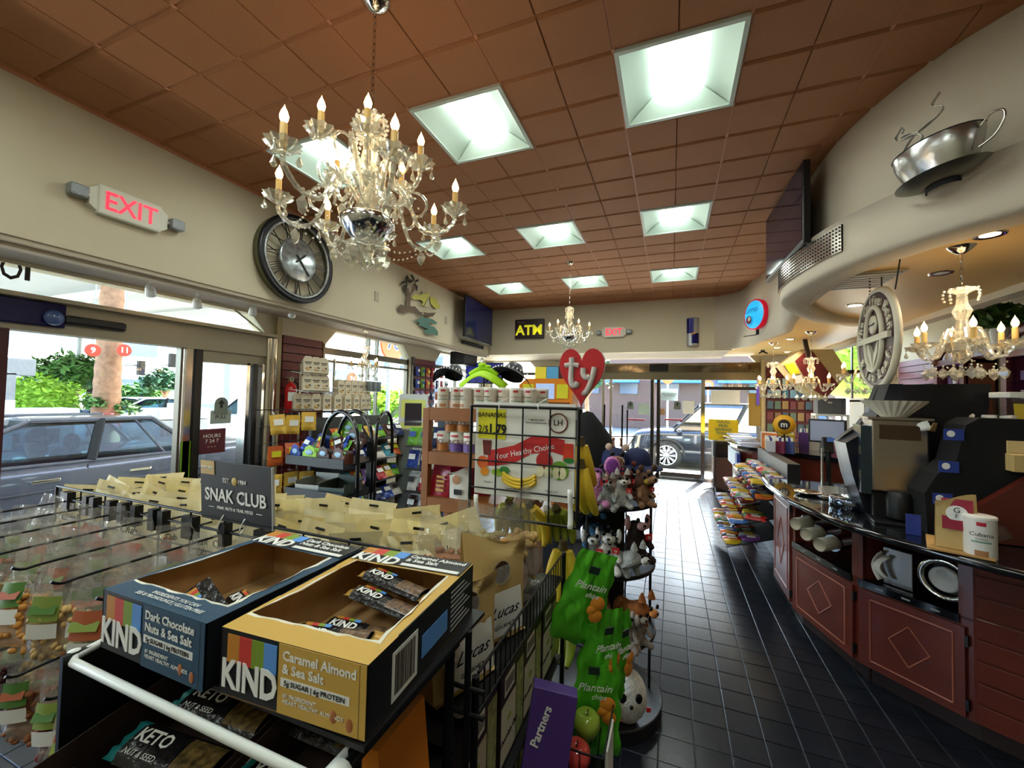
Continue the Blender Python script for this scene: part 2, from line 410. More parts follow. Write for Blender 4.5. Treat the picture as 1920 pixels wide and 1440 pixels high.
# left fascia, with a small trim step along its bottom edge
struct(MB().box((XF-.14, YB, ZS), (XF, YF+.05, ZC+.2)), 'wall_left_fascia', m_wall)
struct(MB().box((XF-.14, YB, ZS-.028), (XF-.012, YF+.05, ZS)).box((XF-.14, YB, ZS-.05), (XF-.06, YF+.05, ZS-.028)), 'trim_3', M('trim_paint', (176, 164, 142), .6))
struct(MB().box((XW, YB, ZS+.02), (XF-.1, YF+.2, ZS+.08)), 'ceiling_recess_left', m_under)
# back wall and right wall, behind and beside the camera
struct(MB().box((XW, YB-.1, 0), (XR+.2, YB, ZC+.2)), 'wall_back', m_wall)

# ---- walls with openings -------------------------------------------------
def wall_with_holes(name, axis, c, th, a0, a1, z0, z1, holes, m):
    """axis 'x': wall on plane X=c running along Y. holes: list of (a0,a1,z0,z1, chamfer_left, chamfer_right) ordered along the wall"""
    mb = MB()
    def P(a, z, d): return (c+d, a, z) if axis == 'x' else (a, c+d, z)
    cur = a0
    def slab(poly):
        n = len(poly); vs = [P(a, z, 0) for a, z in poly]+[P(a, z, th) for a, z in poly]
        mb.add(vs, [tuple(range(n)), tuple(range(n, 2*n))]+[(i, (i+1) % n, n+(i+1) % n, n+i) for i in range(n)])
    for (h0, h1, hz0, hz1, cl, cr) in holes:
        if h0 > cur: slab([(cur, z0), (h0, z0), (h0, z1), (cur, z1)])
        if hz0 > z0: slab([(h0, z0), (h1, z0), (h1, hz0), (h0, hz0)])
        if hz1 < z1: slab([(h0, hz1), (h1, hz1), (h1, z1), (h0, z1)])
        if cl: slab([(h0, hz1-cl), (h0+cl*.9, hz1), (h0, hz1)])
        if cr: slab([(h1, hz1-cr), (h1, hz1), (h1-cr*.9, hz1)])
        cur = h1
    if cur < a1: slab([(cur, z0), (a1, z0), (a1, z1), (cur, z1)])
    return struct(mb, name, m)
wall_with_holes('wall_left', 'x', XW, -.14, YB, YW+.14, 0, ZS+.08, [(-1.2, 3.22, 0, 2.395, 0, .26), (3.97, 5.83, .85, 2.395, .22, .24), (6.6, 8.75, .85, 2.395, .22, 0)], m_wall)
wall_with_holes('wall_far', 'y', YW, .14, XW, XR+.1, 0, ZR+.08, [(-4.05, -2.85, .85, 2.395, 0, .22), (-1.95, 1.56, 0, 2.47, 0, .2), (2.45, 3.5, .85, 2.86, 0, 0)], m_wall)
wall_with_holes('wall_right_back', 'x', XR, .14, YB, YW, 0, ZR+.08, [], m_wall)

# ---- entry at the left: header bar, posts, panes, sliding doors -------------
def door_unit(name, mb, m): return struct(mb, name, m)
m_hdr = M('header_panel', (150, 142, 122), .45, .2)
hd = MB().box((XW-.10, -1.2, 1.95), (XW+.05, 3.22, 2.17), m_hdr)
hdo = struct(hd, 'trim_4', None)
struct(MB().box((XW-.06, -1.2, 2.165), (XW+.12, 3.22, 2.195)), 'trim_5', M('header_cap', (172, 162, 138), .5))
struct(MB().box((XW-.03, -1.2, 2.195), (XW-.022, 3.2, 2.395)), 'window_1', m_glass)
# motion sensor and dark camera strip on the header
s = thing('door_sensor', 'long black rounded sensor strip on the header over the left entry', 'sensor', (XW+.05, 1.72, 2.055))
sp = MB(); sp.bbox((.02, 0, 0), (.05, .36, .07), .02); sp.build('sensor_housing', m_black, s)
s2 = thing('door_monitor', 'dark blue shaded monitor panel above the left entry doors', 'panel', (XW+.05, 1.30, 2.075))
MB().bbox((.015, 0, 0), (.03, .5, .17), .01).build('screen', M('navy_gloss', (24, 22, 70), .15), s2)
b_ = MB(); b_.lathe([(.0, .0), (.05, .005), (.055, .02), (.04, .03), (0, .032)], n=16, ax='x'); b_.build('lens', M('lens_blue', (70, 90, 140), .1), s2, loc=(.03, .18, -.02))
# posts
def post(y, w_, z1=1.95, m=m_chrome, x=XW, d=.09): return MB().box((x-d, y-w_/2, 0), (x+.03, y+w_/2, z1), m)
d1 = post(2.40, .055); d1.box((XW-.12, 2.44, 0), (XW+.05, 2.50, 1.95), m_dark_frame); d1.box((XW-.05, 2.33, 0), (XW+.02, 2.352, 1.95), m_bronze)
struct(d1, 'door_1_frame', None)
struct(MB().box((XW-.04, 1.30, .02), (XW-.032, 2.34, 1.95)), 'door_1_glass', m_glass)
struct(MB().box((XW-.06, 2.50, .05), (XW-.052, 3.0, 1.84)), 'door_2_glass', m_glass)
d2 = MB().box((XW-.10, 2.95, 0), (XW+.02, 2.985, 1.86), m_chrome).box((XW-.10, 3.02, 0), (XW+.04, 3.06, 1.86), m_dark_frame).box((XW-.10, 3.10, 0), (XW+.05, 3.13, 1.86), m_chrome)
d2.box((XW-.09, 2.50, 1.84), (XW+.02, 3.13, 1.95), m_hdr).box((XW-.1, 2.5, 0), (XW+.02, 3.13, .06), m_chrome)
struct(d2, 'door_2_frame', None)
d3 = MB().box((XW-.12, 1.22, 0), (XW+.06, 1.29, 1.95), M('maroon_jamb', (70, 30, 34), .4)).box((XW-.06, 1.285, 0), (XW+.02, 1.30, 1.95), m_chrome)
struct(d3, 'door_1_jamb', None)
# diagonal transom bracket bar
struct(MB().tube([(XW+.02, 2.80, 2.39), (XW+.02, 3.14, 2.19)], .010, 6), 'trim_6', m_chrome)
struct(MB().box((XW-.02, 3.15, 0), (XW+.06, 3.22, 2.2)), 'trim_7', m_bronze)
# curved mirrored column edge next to the entry
struct(MB().lathe([(.07, 0), (.07, 2.15)], (XW+.03, 3.20, 0), 12), 'trim_8', m_chrome)
struct(MB().box((XW, 3.27, 0), (XW+.035, 3.33, 2.4)), 'trim_9', M('jamb_beige', (176, 160, 120), .5))

# ---- slatwalls: each slat a board of its own --------------------------------
def slatwall(name, axis, c, d, a0, a1, z0, z1, pitch=.1016, m=m_slat):
    w_ = MB()
    def P(a, z, q): return (c+q*d, a, z) if axis == 'x' else (a, c+q*d, z)
    p0, p1 = P(a0, z0, 0), P(a1, z1, .006); w_.box(p0, p1); root = struct(w_, name, M('slat_groove', (34, 12, 14), .7))
    n = int((z1-z0)/pitch); s0 = None
    for k in range(n):
        if s0 is None:
            b = MB(); p0, p1 = P(a0, z1-pitch+.012, .006), P(a1, z1, .022); b.box(p0, p1); s0 = b.build('slat', m, root)
        else: s = dup(s0, parent=root); s.location = (0, 0, -k*pitch)
    return root
slatwall('trim_10', 'x', XW, 1, 3.36, 3.93, .3, 2.22)
slatwall('trim_11', 'x', XW, 1, 5.93, 6.58, .3, 2.2)
slatwall('trim_12', 'y', YW, -1, -2.78, -2.05, .3, 2.28)
slatwall('trim_13', 'y', YW, -1, 1.66, 2.4, .3, 2.25)
slatwall('trim_14', 'x', XR, -1, 6.6, 8.8, .9, 2.3)
# frame strips beside the slatwalls
struct(MB().box((XW, 5.86, 0), (XW+.03, 5.92, 2.22)).box((XW, 3.93, .2), (XW+.03, 3.96, 2.2)), 'trim_15', m_bronze)
struct(MB().box((1.58, YW-.04, 0), (1.63, YW, 2.4)), 'trim_16', M('jamb_beige'))

# ---- arched side window: glass, mullions
def window_bars(name, axis, c, a0, a1, zs, vs_, m, z0=.85, z1=2.39, d=-.07):
    mb = MB()
    def B(a, b, zA, zB, q0=-.03, q1=.03):
        if axis == 'x': mb.box((c+d+q0, a, zA), (c+d+q1, b, zB))
        else: mb.box((a, c-d+q0, zA), (b, c-d+q1, zB))
    for z, t in zs: B(a0, a1, z-t/2, z+t/2)
    for a, t in vs_: B(a-t/2, a+t/2, z0, z1)
    return struct(mb, name, m)
w2 = struct(MB().box((XW-.074, 3.97, .86), (XW-.068, 5.83, 2.39)), 'window_2', m_glass)
window_bars('window_2_frame', 'x', XW, 3.97, 5.83, [(2.12, .085), (1.99, .03), (.87, .05)], [(4.86, .018), (4.0, .035), (5.81, .03), (5.05, .02)], m_bronze)
struct(MB().box((XW-.074, 6.6, .86), (XW-.068, 8.75, 2.39)), 'window_3', m_glass)
window_bars('window_3_frame', 'x', XW, 6.6, 8.75, [(2.12, .07), (.87, .05)], [(7.5, .03), (6.62, .035), (8.72, .05)], m_bronze)
struct(MB().box((-4.05, YW+.068, .86), (-2.85, YW+.074, 2.39)), 'window_4', m_glass)
window_bars('window_4_frame', 'y', YW, -4.05, -2.85, [(2.12, .07), (.87, .05)], [(-4.03, .05), (-2.87, .04)], m_bronze)
struct(MB().box((2.45, YW+.068, .86), (3.5, YW+.074, 2.85)), 'window_5', m_glass)
window_bars('window_5_frame', 'y', YW, 2.45, 3.5, [(2.15, .07), (.87, .05)], [(2.47, .05), (3.0, .02), (3.48, .04)], m_bronze, z1=2.85)
struct(MB().box((XW-.02, 3.9, .80), (XW+.16, 5.85, .86)).box((XW-.02, 6.5, .80), (XW+.12, YW, .86)), 'trim_17', m_wall)

# ---- far entrance: chrome header, posts, sliding doors, transom
struct(MB().box((-1.95, YW+.068, 2.33), (1.5, YW+.074, 2.47)), 'window_6', m_glass)
hh = MB().box((-1.95, YW-.04, 2.14), (1.56, YW+.10, 2.33), M('header_mirror', (120, 108, 92), .08, 1.0)).box((-1.95, YW-.02, 1.99), (1.56, YW+.10, 2.14), M('header_bronze', (120, 112, 92), .3, .8))
hh.box((-.42, YW-.14, 2.16), (-.06, YW-.04, 2.30), m_black)
struct(hh, 'trim_18', None)
pf = MB()
for x, w_ in ((-1.36, .05), (-1.20, .05), (.585, .07), (1.54, .05)): pf.box((x-w_/2, YW-.03, 0), (x+w_/2, YW+.08, 1.99), m_chrome)
for x, w_ in ((-.36, .07), (-.24, .07)): pf.box((x-w_/2, YW-.06, 0), (x+w_/2, YW+.05, 1.99), m_dark_frame); pf.box((x+w_/2-.015, YW-.062, 0), (x+w_/2+.002, YW-.03, 1.99), m_chrome)
pf.box((.62, YW-.02, 1.80), (1.52, YW+.05, 1.86), m_dark_frame)
pf.box((-1.95, YW-.05, 0), (1.56, YW+.1, .05), m_chrome).box((-1.2, YW-.02, .05), (-.36, YW+.03, .13), m_bronze).box((-.2, YW-.04, .05), (.56, YW+.01, .13), m_bronze)
struct(pf, 'door_3_frame', None)
struct(MB().box((-1.17, YW+.02, .13), (-.40, YW+.027, 1.97)), 'door_3_glass', m_glass)
struct(MB().box((-.20, YW-.01, .13), (.55, YW-.003, 1.97)), 'door_4_glass', m_glass)
struct(MB().box((.62, YW+.01, .05), (1.52, YW+.017, 1.99)).box((-1.95, YW+.01, .05), (-1.38, YW+.017, 1.99)), 'window_7', m_glass)
# ================================================================ OUTSIDE
GZ = -0.14
m_asph = M('asphalt', (120, 118, 112), .9, noise_amt=.15, nscale=3)
m_conc = M('concrete', (190, 186, 176), .85, noise_amt=.08, nscale=5)
struct(MB().box((-90, -40, GZ-.1), (60, 90, GZ-.02)), 'ground', m_asph)
struct(MB().box((XW-1.1, YB, GZ-.02), (XW-.14, YW+1.4, -.03)).box((XW-1.1, YW+.14, GZ-.02), (5, YW+1.4, -.03)), 'pavement', m_conc)
m_bldg = M('building_white', (228, 226, 220), .7); m_bwin = M('building_window', (84, 96, 118), .2); m_brick = M('brick_red', (98, 76, 70), .8)
m_leaf1 = M('leaf_lime', (150, 190, 60), .6); m_leaf2 = M('leaf_green', (74, 116, 50), .6); m_leaf3 = M('leaf_dark', (48, 84, 50), .6)
m_trunk = M('palm_bark', (150, 112, 84), .85, noise_amt=.25, nscale=14)
m_grey = M('metal_grey', (150, 154, 158), .45, .3); m_dk = M('dark_rubber', (24, 24, 26), .7)
m_orange = M('sign_orange', (235, 96, 40), .4); m_navy = M('sign_navy', (26, 44, 110), .4)
m_wlet = M('white_letter', (240, 240, 236), .5); m_klet = M('black_letter', (20, 20, 20), .5)

# canopy over the pumps
cn = thing('pump_canopy', 'white ribbed canopy over the fuel pumps, seen through the left transom glass', 'canopy', (-17, 8, 4.3))
MB().box((-9, -7, .02), (9, 9, .12)).build('roof_deck', m_bldg, cn)
for k in range(7):
    MB().box((-9, -6.9+k*2.6, -.22), (9, -6.6+k*2.6, .02)).build('beam', m_bldg, cn)
MB().box((8.9, -7, -.35), (9.05, 9, .5)).build('edge_fascia', m_bldg, cn)
for x, y in ((-1.5, -3.2), (-1.5, 4.5)): MB().box((x-.2, y-.2, -4.45), (x+.2, y+.2, 0)).build('column', m_grey, cn)

struct(MB().box((-7.3, -3, 3.45), (XW-.14, 13, 3.6)), 'added_shade_eave', m_bldg)  # unseen eave over the entry, added to shade the car and storefront
def building(name, label, x0, y0, x1, y1, h, rows, cols, face, wm=m_bldg, band=False, roofm=None):
    t = thing(name, label, 'building', ((x0+x1)/2, (y0+y1)/2, GZ)); a, b = (x1-x0)/2, (y1-y0)/2
    MB().box((-a, -b, 0), (a, b, h)).build('wall', wm, t); MB().box((-a-.2, -b-.2, h), (a+.2, b+.2, h+.3)).build('roof', roofm or wm, t)
    for r in range(rows):
        z = h*(r+.45)/rows; hh_ = h/rows*.4
        if band:
            if face == 'x': MB().box((a, -b+.3, z), (a+.08, b-.3, z+hh_)).build('window_band', m_bwin, t)
            else: MB().box((-a+.3, -b-.08, z), (a-.3, -b, z+hh_)).build('window_band', m_bwin, t)
            continue
        for c in range(cols):
            if face == 'x': y = -b+(c+.3)*2*b/cols; MB().box((a, y, z), (a+.06, y+2*b/cols*.45, z+hh_)).build('window', m_bwin, t)
            else: x = -a+(c+.3)*2*a/cols; MB().box((x, -b-.06, z), (x+2*a/cols*.45, -b, z+hh_)).build('window', m_bwin, t)
    return t
building('office_building', 'long white office block with dark window bands across the street, far left', -48, 0, -36, 19, 8.4, 3, 1, 'x', band=True)
building('apartment_block', 'white many-windowed block seen through the narrow pane right of the entry post', -44, 22.5, -34, 40, 14, 5, 7, 'x')
building('shop_building', 'low brick shop with blue awnings and grey windows across the road, beyond the far doors', -6, 26, 8, 34, 4.6, 1, 6, 'y', m_brick)
aw = MB()
for x0 in (-4.4, -1.0, 2.4): aw.prism([(25.0, 2.6), (26, 3.3), (26, 2.6)], x0, x0+2.6, 'x')
one(aw, 'blue_awning', 'blue sloping awnings along the brick shop beyond the far doors', 'awning', M('awning_blue', (70, 120, 190), .6))
building('grey_building', 'pale grey flat building beyond the arched side window', -30, 34, -18, 44, 6, 2, 6, 'y')

def cluster(c, r, n, leaf, m, seed, flat=.7):
    q = random.Random(seed); mb = MB()
    for k in range(n):
        th = q.uniform(0, 2*PI); ph = math.acos(q.uniform(-.6, 1)); rr = r*q.uniform(.55, 1.02)*(1+.15*math.sin(5*th+seed))
        p = Vector((rr*math.sin(ph)*math.cos(th), rr*math.sin(ph)*math.sin(th), rr*math.cos(ph)*flat))
        d = Vector((q.uniform(-1, 1), q.uniform(-1, 1), q.uniform(-.6, .6))).normalized(); s_ = d.cross(Vector((0, 0, 1))+p.normalized()*.5).normalized()
        l = leaf*q.uniform(.7, 1.4); a = Vector(c)+p
        mb.add([a-d*l, a+s_*l*.45, a+d*l, a-s_*l*.45+Vector((0, 0, -l*.2))], [(0, 1, 2, 3)])
    return mb
def tree(loc, r, h, m, lab, seed, n=1500, leaf=.16, trunk=.14, grp=None):
    t = thing('street_tree', lab, 'tree', loc, group=grp)
    tr = MB().tube([(0, 0, 0), (.05, .03, h*.5), (0, 0, h)], [trunk, trunk*.8, trunk*.5], 8)
    for k in range(4):
        a = k*1.6+seed; tr.tube([(0, 0, h*.7), (math.cos(a)*r*.5, math.sin(a)*r*.5, h+r*.3)], [trunk*.5, trunk*.2], 6)
    tr.build('trunk', m_trunk, t); c_ = cluster((0, 0, h+r*.35), r, n, leaf, m, seed); c_.ball((0, 0, h+r*.3), r*.72, 12, sc=(1, 1, .7)).build('crown', m, t)
    return t
p = at(72, 728, X=-17); tree((p.x, p.y, GZ), .95, 1.0, m_leaf1, 'bright lime-green bushy tree by the far left pump', 3, 2000, .09)
p = at(118, 712, X=-20); tree((p.x, p.y+.3, GZ), 1.05, 1.8, m_leaf2, 'darker green tree just behind the lime-green one', 5, 2200, .14)
p = at(262, 745, X=-32); tree((p.x, p.y, GZ), 1.2, .8, m_leaf2, 'low green tree right of the palm trunk in the distance', 9, 900, .25)
p = at(310, 735, X=-30); tree((p.x, p.y, GZ), 1.1, 1.8, m_leaf3, 'dark conifer-like tree right beside the left entry post', 11, 900, .25)
tree((-13.5, 17, GZ), 1.3, .7, m_leaf1, 'lime-green tree beyond the arched side window', 21, 1500, .25)
tree((5.6, 15.5, GZ), 2.4, 2.3, m_leaf1, 'leafy green tree outside the window behind the checkout', 23, 2500, .17)
tree((-3.9, 20, GZ), 1.4, 2.4, m_leaf3, 'small dark tree left of the brick shop outside the far doors', 25, 700, .15)

# palm trunk with flowers and pump number discs
pt = thing('palm_trunk', 'thick tan palm trunk with flowers standing outside the left entry', 'palm', (-9, 3.98, GZ))
pr = MB(); prof = [(.20+.012*(k % 2)-.006*k*.3, k*.12) for k in range(40)]; pr.lathe(prof, (0, 0, 0), 14); pr.build('trunk', m_trunk, pt)
cluster((.1, -.22, 1.45), .16, 160, .05, m_leaf2, 4).build('vine', m_leaf2, pt); cluster((.12, .2, 1.35), .2, 160, .05, m_leaf2, 6).build('vine', m_leaf2, pt)
fl_ = MB(); fl_ = cluster((.16, -.05, 1.15), .2, 150, .035, None, 8); fl_.build('flowers', M('flower_pink', (220, 90, 130), .6), pt)
cluster((0, 0, 4.9), .7, 500, .35, m_leaf3, 12).build('fronds', m_leaf3, pt)
p2 = dup(pt, 'second tan palm trunk, seen through the pane at the right of the left entry', (-9.5, 8.05, GZ), group='palm trunks outside'); pt['group'] = 'palm trunks outside'
for (px, n_, lab) in ((174, '9', 'orange disc reading 9 at the left of the palm trunk'), (233, '11', 'orange disc reading 11 at the right of the palm trunk')):
    q = at(px, 657, X=-8.7); t = thing('pump_number_disc', lab, 'sign', q, group='pump number discs')
    MB().lathe([(.1, -.012), (.105, 0), (.1, .012)], n=20, ax='x').build('disc', M('disc_orange', (176, 62, 42), .6), t)
    text(n_, .13, m_wlet, t, (.014, 0, 0), FACE_PX, bold=.02)
    MB().rod((0, 0, .1), (0, 0, 2.5), .008).build('hanger', m_grey, t)
# fuel pumps
def pump(loc, lab, rz=0):
    t = thing('fuel_pump', lab, 'fuel pump', loc, rz, 'fuel pumps outside')
    MB().bbox((0, 0, .55), (.55, .9, 1.1), .02).build('cabinet', m_grey, t); MB().bbox((0, 0, 1.22), (.6, 1.0, .22), .02).build('head', M('pump_head', (190, 190, 186), .5), t)
    MB().bbox((.29, .1, .85), (.03, .3, .25), .01).build('display', m_black, t); MB().bbox((.3, -.28, .8), (.06, .08, .24), .01).build('nozzle', m_black, t)
    MB().tube(curve_pts([(.3, -.3, .72), (.42, -.4, .3), (.38, -.42, .2), (.3, -.42, .6), (.28, -.4, 1.0)]), .018, 6).build('hose', m_black, t)
    return t
pump((-10.4, 3.6, GZ), 'grey fuel pump beside the bright green bush at the far left'); pump((-9.6, 5.4, GZ), 'grey fuel pump just left of the chrome entry post')
pump((-13, 7.7, GZ), 'grey fuel pump seen through the narrow pane of the left entry')
pump((-3.3, 14, GZ), 'grey fuel pump outside the left pane of the far doors', PI/2)
t = thing('sign_column', 'grey box sign on a post at the far left outside', 'sign', (-9.2, 2.93, GZ))
MB().box((-.05, -.05, 0), (.05, .05, 1.9)).build('post', m_grey, t); MB().bbox((0, 0, 2.0), (.1, .5, .26), .01).build('panel', m_grey, t); MB().bbox((.03, -.05, 1.35), (.1, .2, .3), .01).build('notice', m_white, t)
# traffic lights and poles
t = thing('traffic_signal', 'black traffic lights hanging from a long pale mast arm in the distance', 'traffic light', (-25, 10.1, GZ))
a0 = at(300, 677, X=-25); MB().tube([(0, 6.5, 0), (0, 6.5, 3.6)], .08, 8).tube([(0, 6.5, 3.25), (0, -.2, 2.7)], .045, 6).build('mast', m_grey, t)
for px, pz in ((262, 690), (321, 676)):
    q = at(px, pz, X=-25); k = MB().cbox((.1, q.y-10.1, q.z-GZ), (.22, .26, .72)); k.build('signal_head', m_dk, t)
t = thing('street_lamp', 'tall pale street pole with a side arm left of the palm trunk', 'pole', (-20, 8.0, GZ))
MB().tube([(0, 0, 0), (0, 0, 5.4)], .07, 8).tube([(0, 0, 1.9), (0, 1.2, 2.6)], .04, 6).build('pole', m_grey, t); MB().cbox((.1, .35, 1.4), (.2, .22, .7)).build('signal_head', m_dk, t)

# ---------------- cars
def car(lab, paint, loc, rz, suv=False, L=4.8, H=1.44, detail=True, name='car', grp=None, glass=None):
    t = thing(name, lab, 'car', loc, rz, grp); W = .91; hl = L/2
    if suv:
        belt = 1.02; roof = H; st = [(-1.0, .50, .62), (-.985, .88, .75), (-.93, 1.0, .86), (-.6, belt, .92), (0, belt, .93), (.35, belt-.01, .92), (.5, 1.0, .91), (.72, .98, .9), (.9, .92, .86), (.97, .80, .78), (1.0, .52, .66)]
        base = (-.96, .52); top = (-.86, .22)
    else:
        belt = .97; roof = H; st = [(-1.0, .55, .64), (-.985, .86, .74), (-.93, .98, .82), (-.75, 1.01, .88), (-.3, belt, .91), (.2, belt-.02, .92), (.45, .93, .91), (.7, .86, .89), (.88, .76, .85), (.965, .64, .76), (1.0, .42, .6)]
        base = (-.52, .52); top = (-.32, .14)
    sec = MB(); ring = []
    for fx, zt, hw in st:
        x = fx*hl; zb = .18 if abs(fx) < .95 else .28
        ring.append([(x, -hw*.86, zb), (x, -hw, zb+.14), (x, -hw*1.0, .55*zt), (x, -hw*.965, zt*.9), (x, -hw*.90, zt), (x, -hw*.45, zt+.03), (x, hw*.45, zt+.03), (x, hw*.90, zt), (x, hw*.965, zt*.9), (x, hw, .55*zt), (x, hw, zb+.14), (x, hw*.86, zb)])
    # denser interpolation along the length for a smooth body
    P = []
    cols_ = [curve_pts([Vector(r[k]) for r in ring], 5) for k in range(12)]
    NS = len(cols_[0]); vs = [cols_[k][i] for i in range(NS) for k in range(12)]
    fs = [(i*12+k, i*12+(k+1) % 12, (i+1)*12+(k+1) % 12, (i+1)*12+k) for i in range(NS-1) for k in range(12)]+[tuple(range(12)), tuple(range((NS-1)*12, NS*12))]
    sec.add(vs, fs, None, True); sec.build('body', paint, t)
    # greenhouse: roof skin, pillars, panes
    gz = glass or clear_mat('car_glass', (128, 158, 170), .02, fior=1.08)
    bx0, bx1, tx0, tx1 = base[0]*hl, base[1]*hl, top[0]*hl, top[1]*hl; bw, tw = W*.90, W*.66; zb, zt = belt-.01, roof-.03
    rf = MB()
    def rfn(u, v): x = tx0-.1+(tx1-tx0+.2)*u; y = -tw+2*tw*v; return (x, y*(1-.10*abs(2*u-1)**3), zt+.03-.05*(2*v-1)**2-.05*(2*u-1)**4)
    rf.grid(rfn, 12, 6); rf.grid(lambda u, v: (lambda p: (p[0], p[1], p[2]-.03))(rfn(u, v)), 12, 6); rf.build('roof', paint, t)
    def edge(fr, y): # side top/bottom interpolation
        return Vector((bx0+(bx1-bx0)*fr, y*bw, zb)), Vector((tx0+(tx1-tx0)*fr, y*tw, zt))
    for y in (-1, 1):
        fr = [0, .17, .46, 1.0] if not suv else [0, .3, .62, 1.0]
        pl = MB()
        a, b = edge(fr[2], y); MB().tube([a, b], .05, 4).build('centre_pillar', m_dk, t)
        for f_, w_ in ((fr[0], .06), (fr[1], .03), (fr[3], .05)): a, b = edge(f_, y); pl.tube([a, b], w_*.5, 6)
        pl.tube([edge(0, y)[0], edge(1, y)[0]], .02, 6).tube([edge(0, y)[1], edge(1, y)[1]], .03, 6)
        pl.build('pillars', paint if not suv else m_dk, t)
        for k in range(3):
            a, b = edge(fr[k], y); c, d = edge(fr[k+1], y); MB().add([a, c, d, b], [(0, 1, 2, 3)]).build('side_window', gz, t)
        MB().add([edge(0, y)[0]*1, edge(0, y)[1]*1, Vector((edge(0, y)[1].x, 0, zt)), Vector((edge(0, y)[0].x-.05, 0, zb))], [(0, 1, 2, 3)]).build('rear_glass', gz, t)
        MB().add([edge(1, y)[0]*1, edge(1, y)[1]*1, Vector((edge(1, y)[1].x, 0, zt)), Vector((edge(1, y)[0].x+.08, 0, zb))], [(0, 1, 2, 3)]).build('windscreen', gz, t)
    wr = .34 if not suv else .37
    for x in (-.58*hl, .60*hl):
        for y in (-1, 1):
            w_ = MB(); w_.lathe([(wr*.62, -.11), (wr*.96, -.11), (wr, -.08), (wr, .08), (wr*.96, .11), (wr*.62, .11)], (x, y*(W-.10), wr), 28, ax='y', cap=False); wo = w_.build('wheel', m_dk, t)
            rm = MB(); yy = y*(W+.005)
            rm.lathe([(wr*.66, -.02), (wr*.68, .015), (wr*.62, .01), (wr*.60, -.02)], (x, yy, wr), 28, ax='y', cap=False); rm.lathe([(0, .012), (.06, .012), (.065, -.02)], (x, yy, wr), 14, ax='y')
            for k in range(10 if suv else 5):
                a = 2*PI*k/(10 if suv else 5)
                for da in (-.10, .10): rm.tube([(x+.05*math.cos(a), yy, wr+.05*math.sin(a)), (x+wr*.64*math.cos(a+da), yy, wr+wr*.64*math.sin(a+da))], .014, 5)
            rm.build('rim', M('alloy', (205, 208, 212), .25, .8), wo)
            ar = MB(); ar.tube([(x+(wr+.05)*math.cos(q), y*(W-.0), wr+(wr+.05)*math.sin(q)) for q in [PI*k/12 for k in range(13)]], .035, 6); ar.build('wheel_arch', m_dk, t)
    if detail:
        for y in (-1, 1):
            for fx in (-.22, .12): MB().bbox((fx*hl, y*(W*.985), .80), (.22, .03, .035), .01).build('door_handle', m_chrome, t)
            MB().ball((.47*hl, y*(W+.06), 1.0), .09, 10, sc=(.8, 1.1, .7)).build('side_mirror', paint, t)
            MB().tube([(-.02*hl, y*(W*.98), .3), (-.02*hl, y*(W*.955), .93)], .006, 4).tube([(.42*hl, y*(W*.98), .3), (.42*hl, y*(W*.955), .92)], .006, 4).build('door_gap', m_dk, t)
            MB().tube([(-.75*hl, y*.905, .74), (.6*hl, y*.915, .68)], .012, 4).build('crease', paint, t)
        MB().tube([(-.95*hl, -.72, .74), (-.97*hl, 0, .78), (-.95*hl, .72, .74)], .05, 6).build('tail_light', M('tail_red', (170, 20, 24), .2), t)
        MB().tube([(.93*hl, -.74, .66), (.97*hl, -.4, .66)], .05, 6).tube([(.93*hl, .74, .66), (.97*hl, .4, .66)], .05, 6).build('headlight', m_white, t)
        st_ = MB()
        for y in (-.38, .38): st_.bbox((-.02*hl, y, .75), (.14, .48, .62), .05).ball((-.04*hl, y, 1.14), .11, 10, sc=(.6, 1.1, 1))
        st_.build('seats', M('seat_dark', (46, 50, 60), .8), t)
    return t
silver = M('silver_paint', (70, 74, 86), .32, .4, coat=.5)
car('silver saloon car parked right outside the left entry doors', silver, (-7.0, 2.53, GZ-.08), -PI/2)
# driver: one continuous torso-head figure, hair its own part
dv = thing('person', 'person with dark hair sitting at the wheel of the silver car', 'person', (-6.72, 2.42, GZ+.36), -PI/2)
skin = M('skin', (150, 108, 88), .6)
bm = bmesh.new(); me = bpy.data.meshes.new('body')
J = [(0, 0, 0), (.02, 0, .22), (.04, 0, .46), (.05, 0, .56), (.06, 0, .66), (.08, 0, .76), (.04, -.18, .44), (.20, -.22, .22), (.42, -.16, .30), (.04, .18, .44), (.20, .22, .22), (.42, .16, .30), (.18, -.1, -.02), (.18, .1, -.02)]
E_ = [(0, 1), (1, 2), (2, 3), (3, 4), (4, 5), (2, 6), (6, 7), (7, 8), (2, 9), (9, 10), (10, 11), (0, 12), (0, 13)]
Rr = [.15, .14, .13, .055, .085, .09, .065, .045, .03, .065, .045, .03, .08, .08]
me.from_pydata(J, E_, []); bo = bpy.data.objects.new('body', me); col.objects.link(bo); bo.parent = dv
sk = bo.modifiers.new('skin', 'SKIN'); bo.modifiers.new('sub', 'SUBSURF').levels = 2
for i, r in enumerate(Rr): me.skin_vertices[0].data[i].radius = (r, r)
me.skin_vertices[0].data[0].use_root = True
me.materials.append(skin)
MB().ball((.03, 0, .76), .112, 14, sc=(1.05, .9, 1.05)).build('hair', M('hair_dark', (40, 28, 24), .7), dv)
MB().lathe([(.17, -.02), (.185, .1), (.19, .3), (.17, .44), (.07, .5)], (.02, 0, 0), 14).build('shirt', M('shirt_blue', (60, 84, 130), .8), dv)
car('black estate car with silver multi-spoke wheels outside the far doors', M('black_paint', (30, 34, 46), .15, .3, coat=.8), (1.28, 12.0, GZ-.05), PI, suv=True, L=4.6, H=1.72, glass=clear_mat('suv_glass', (70, 84, 100), .15))
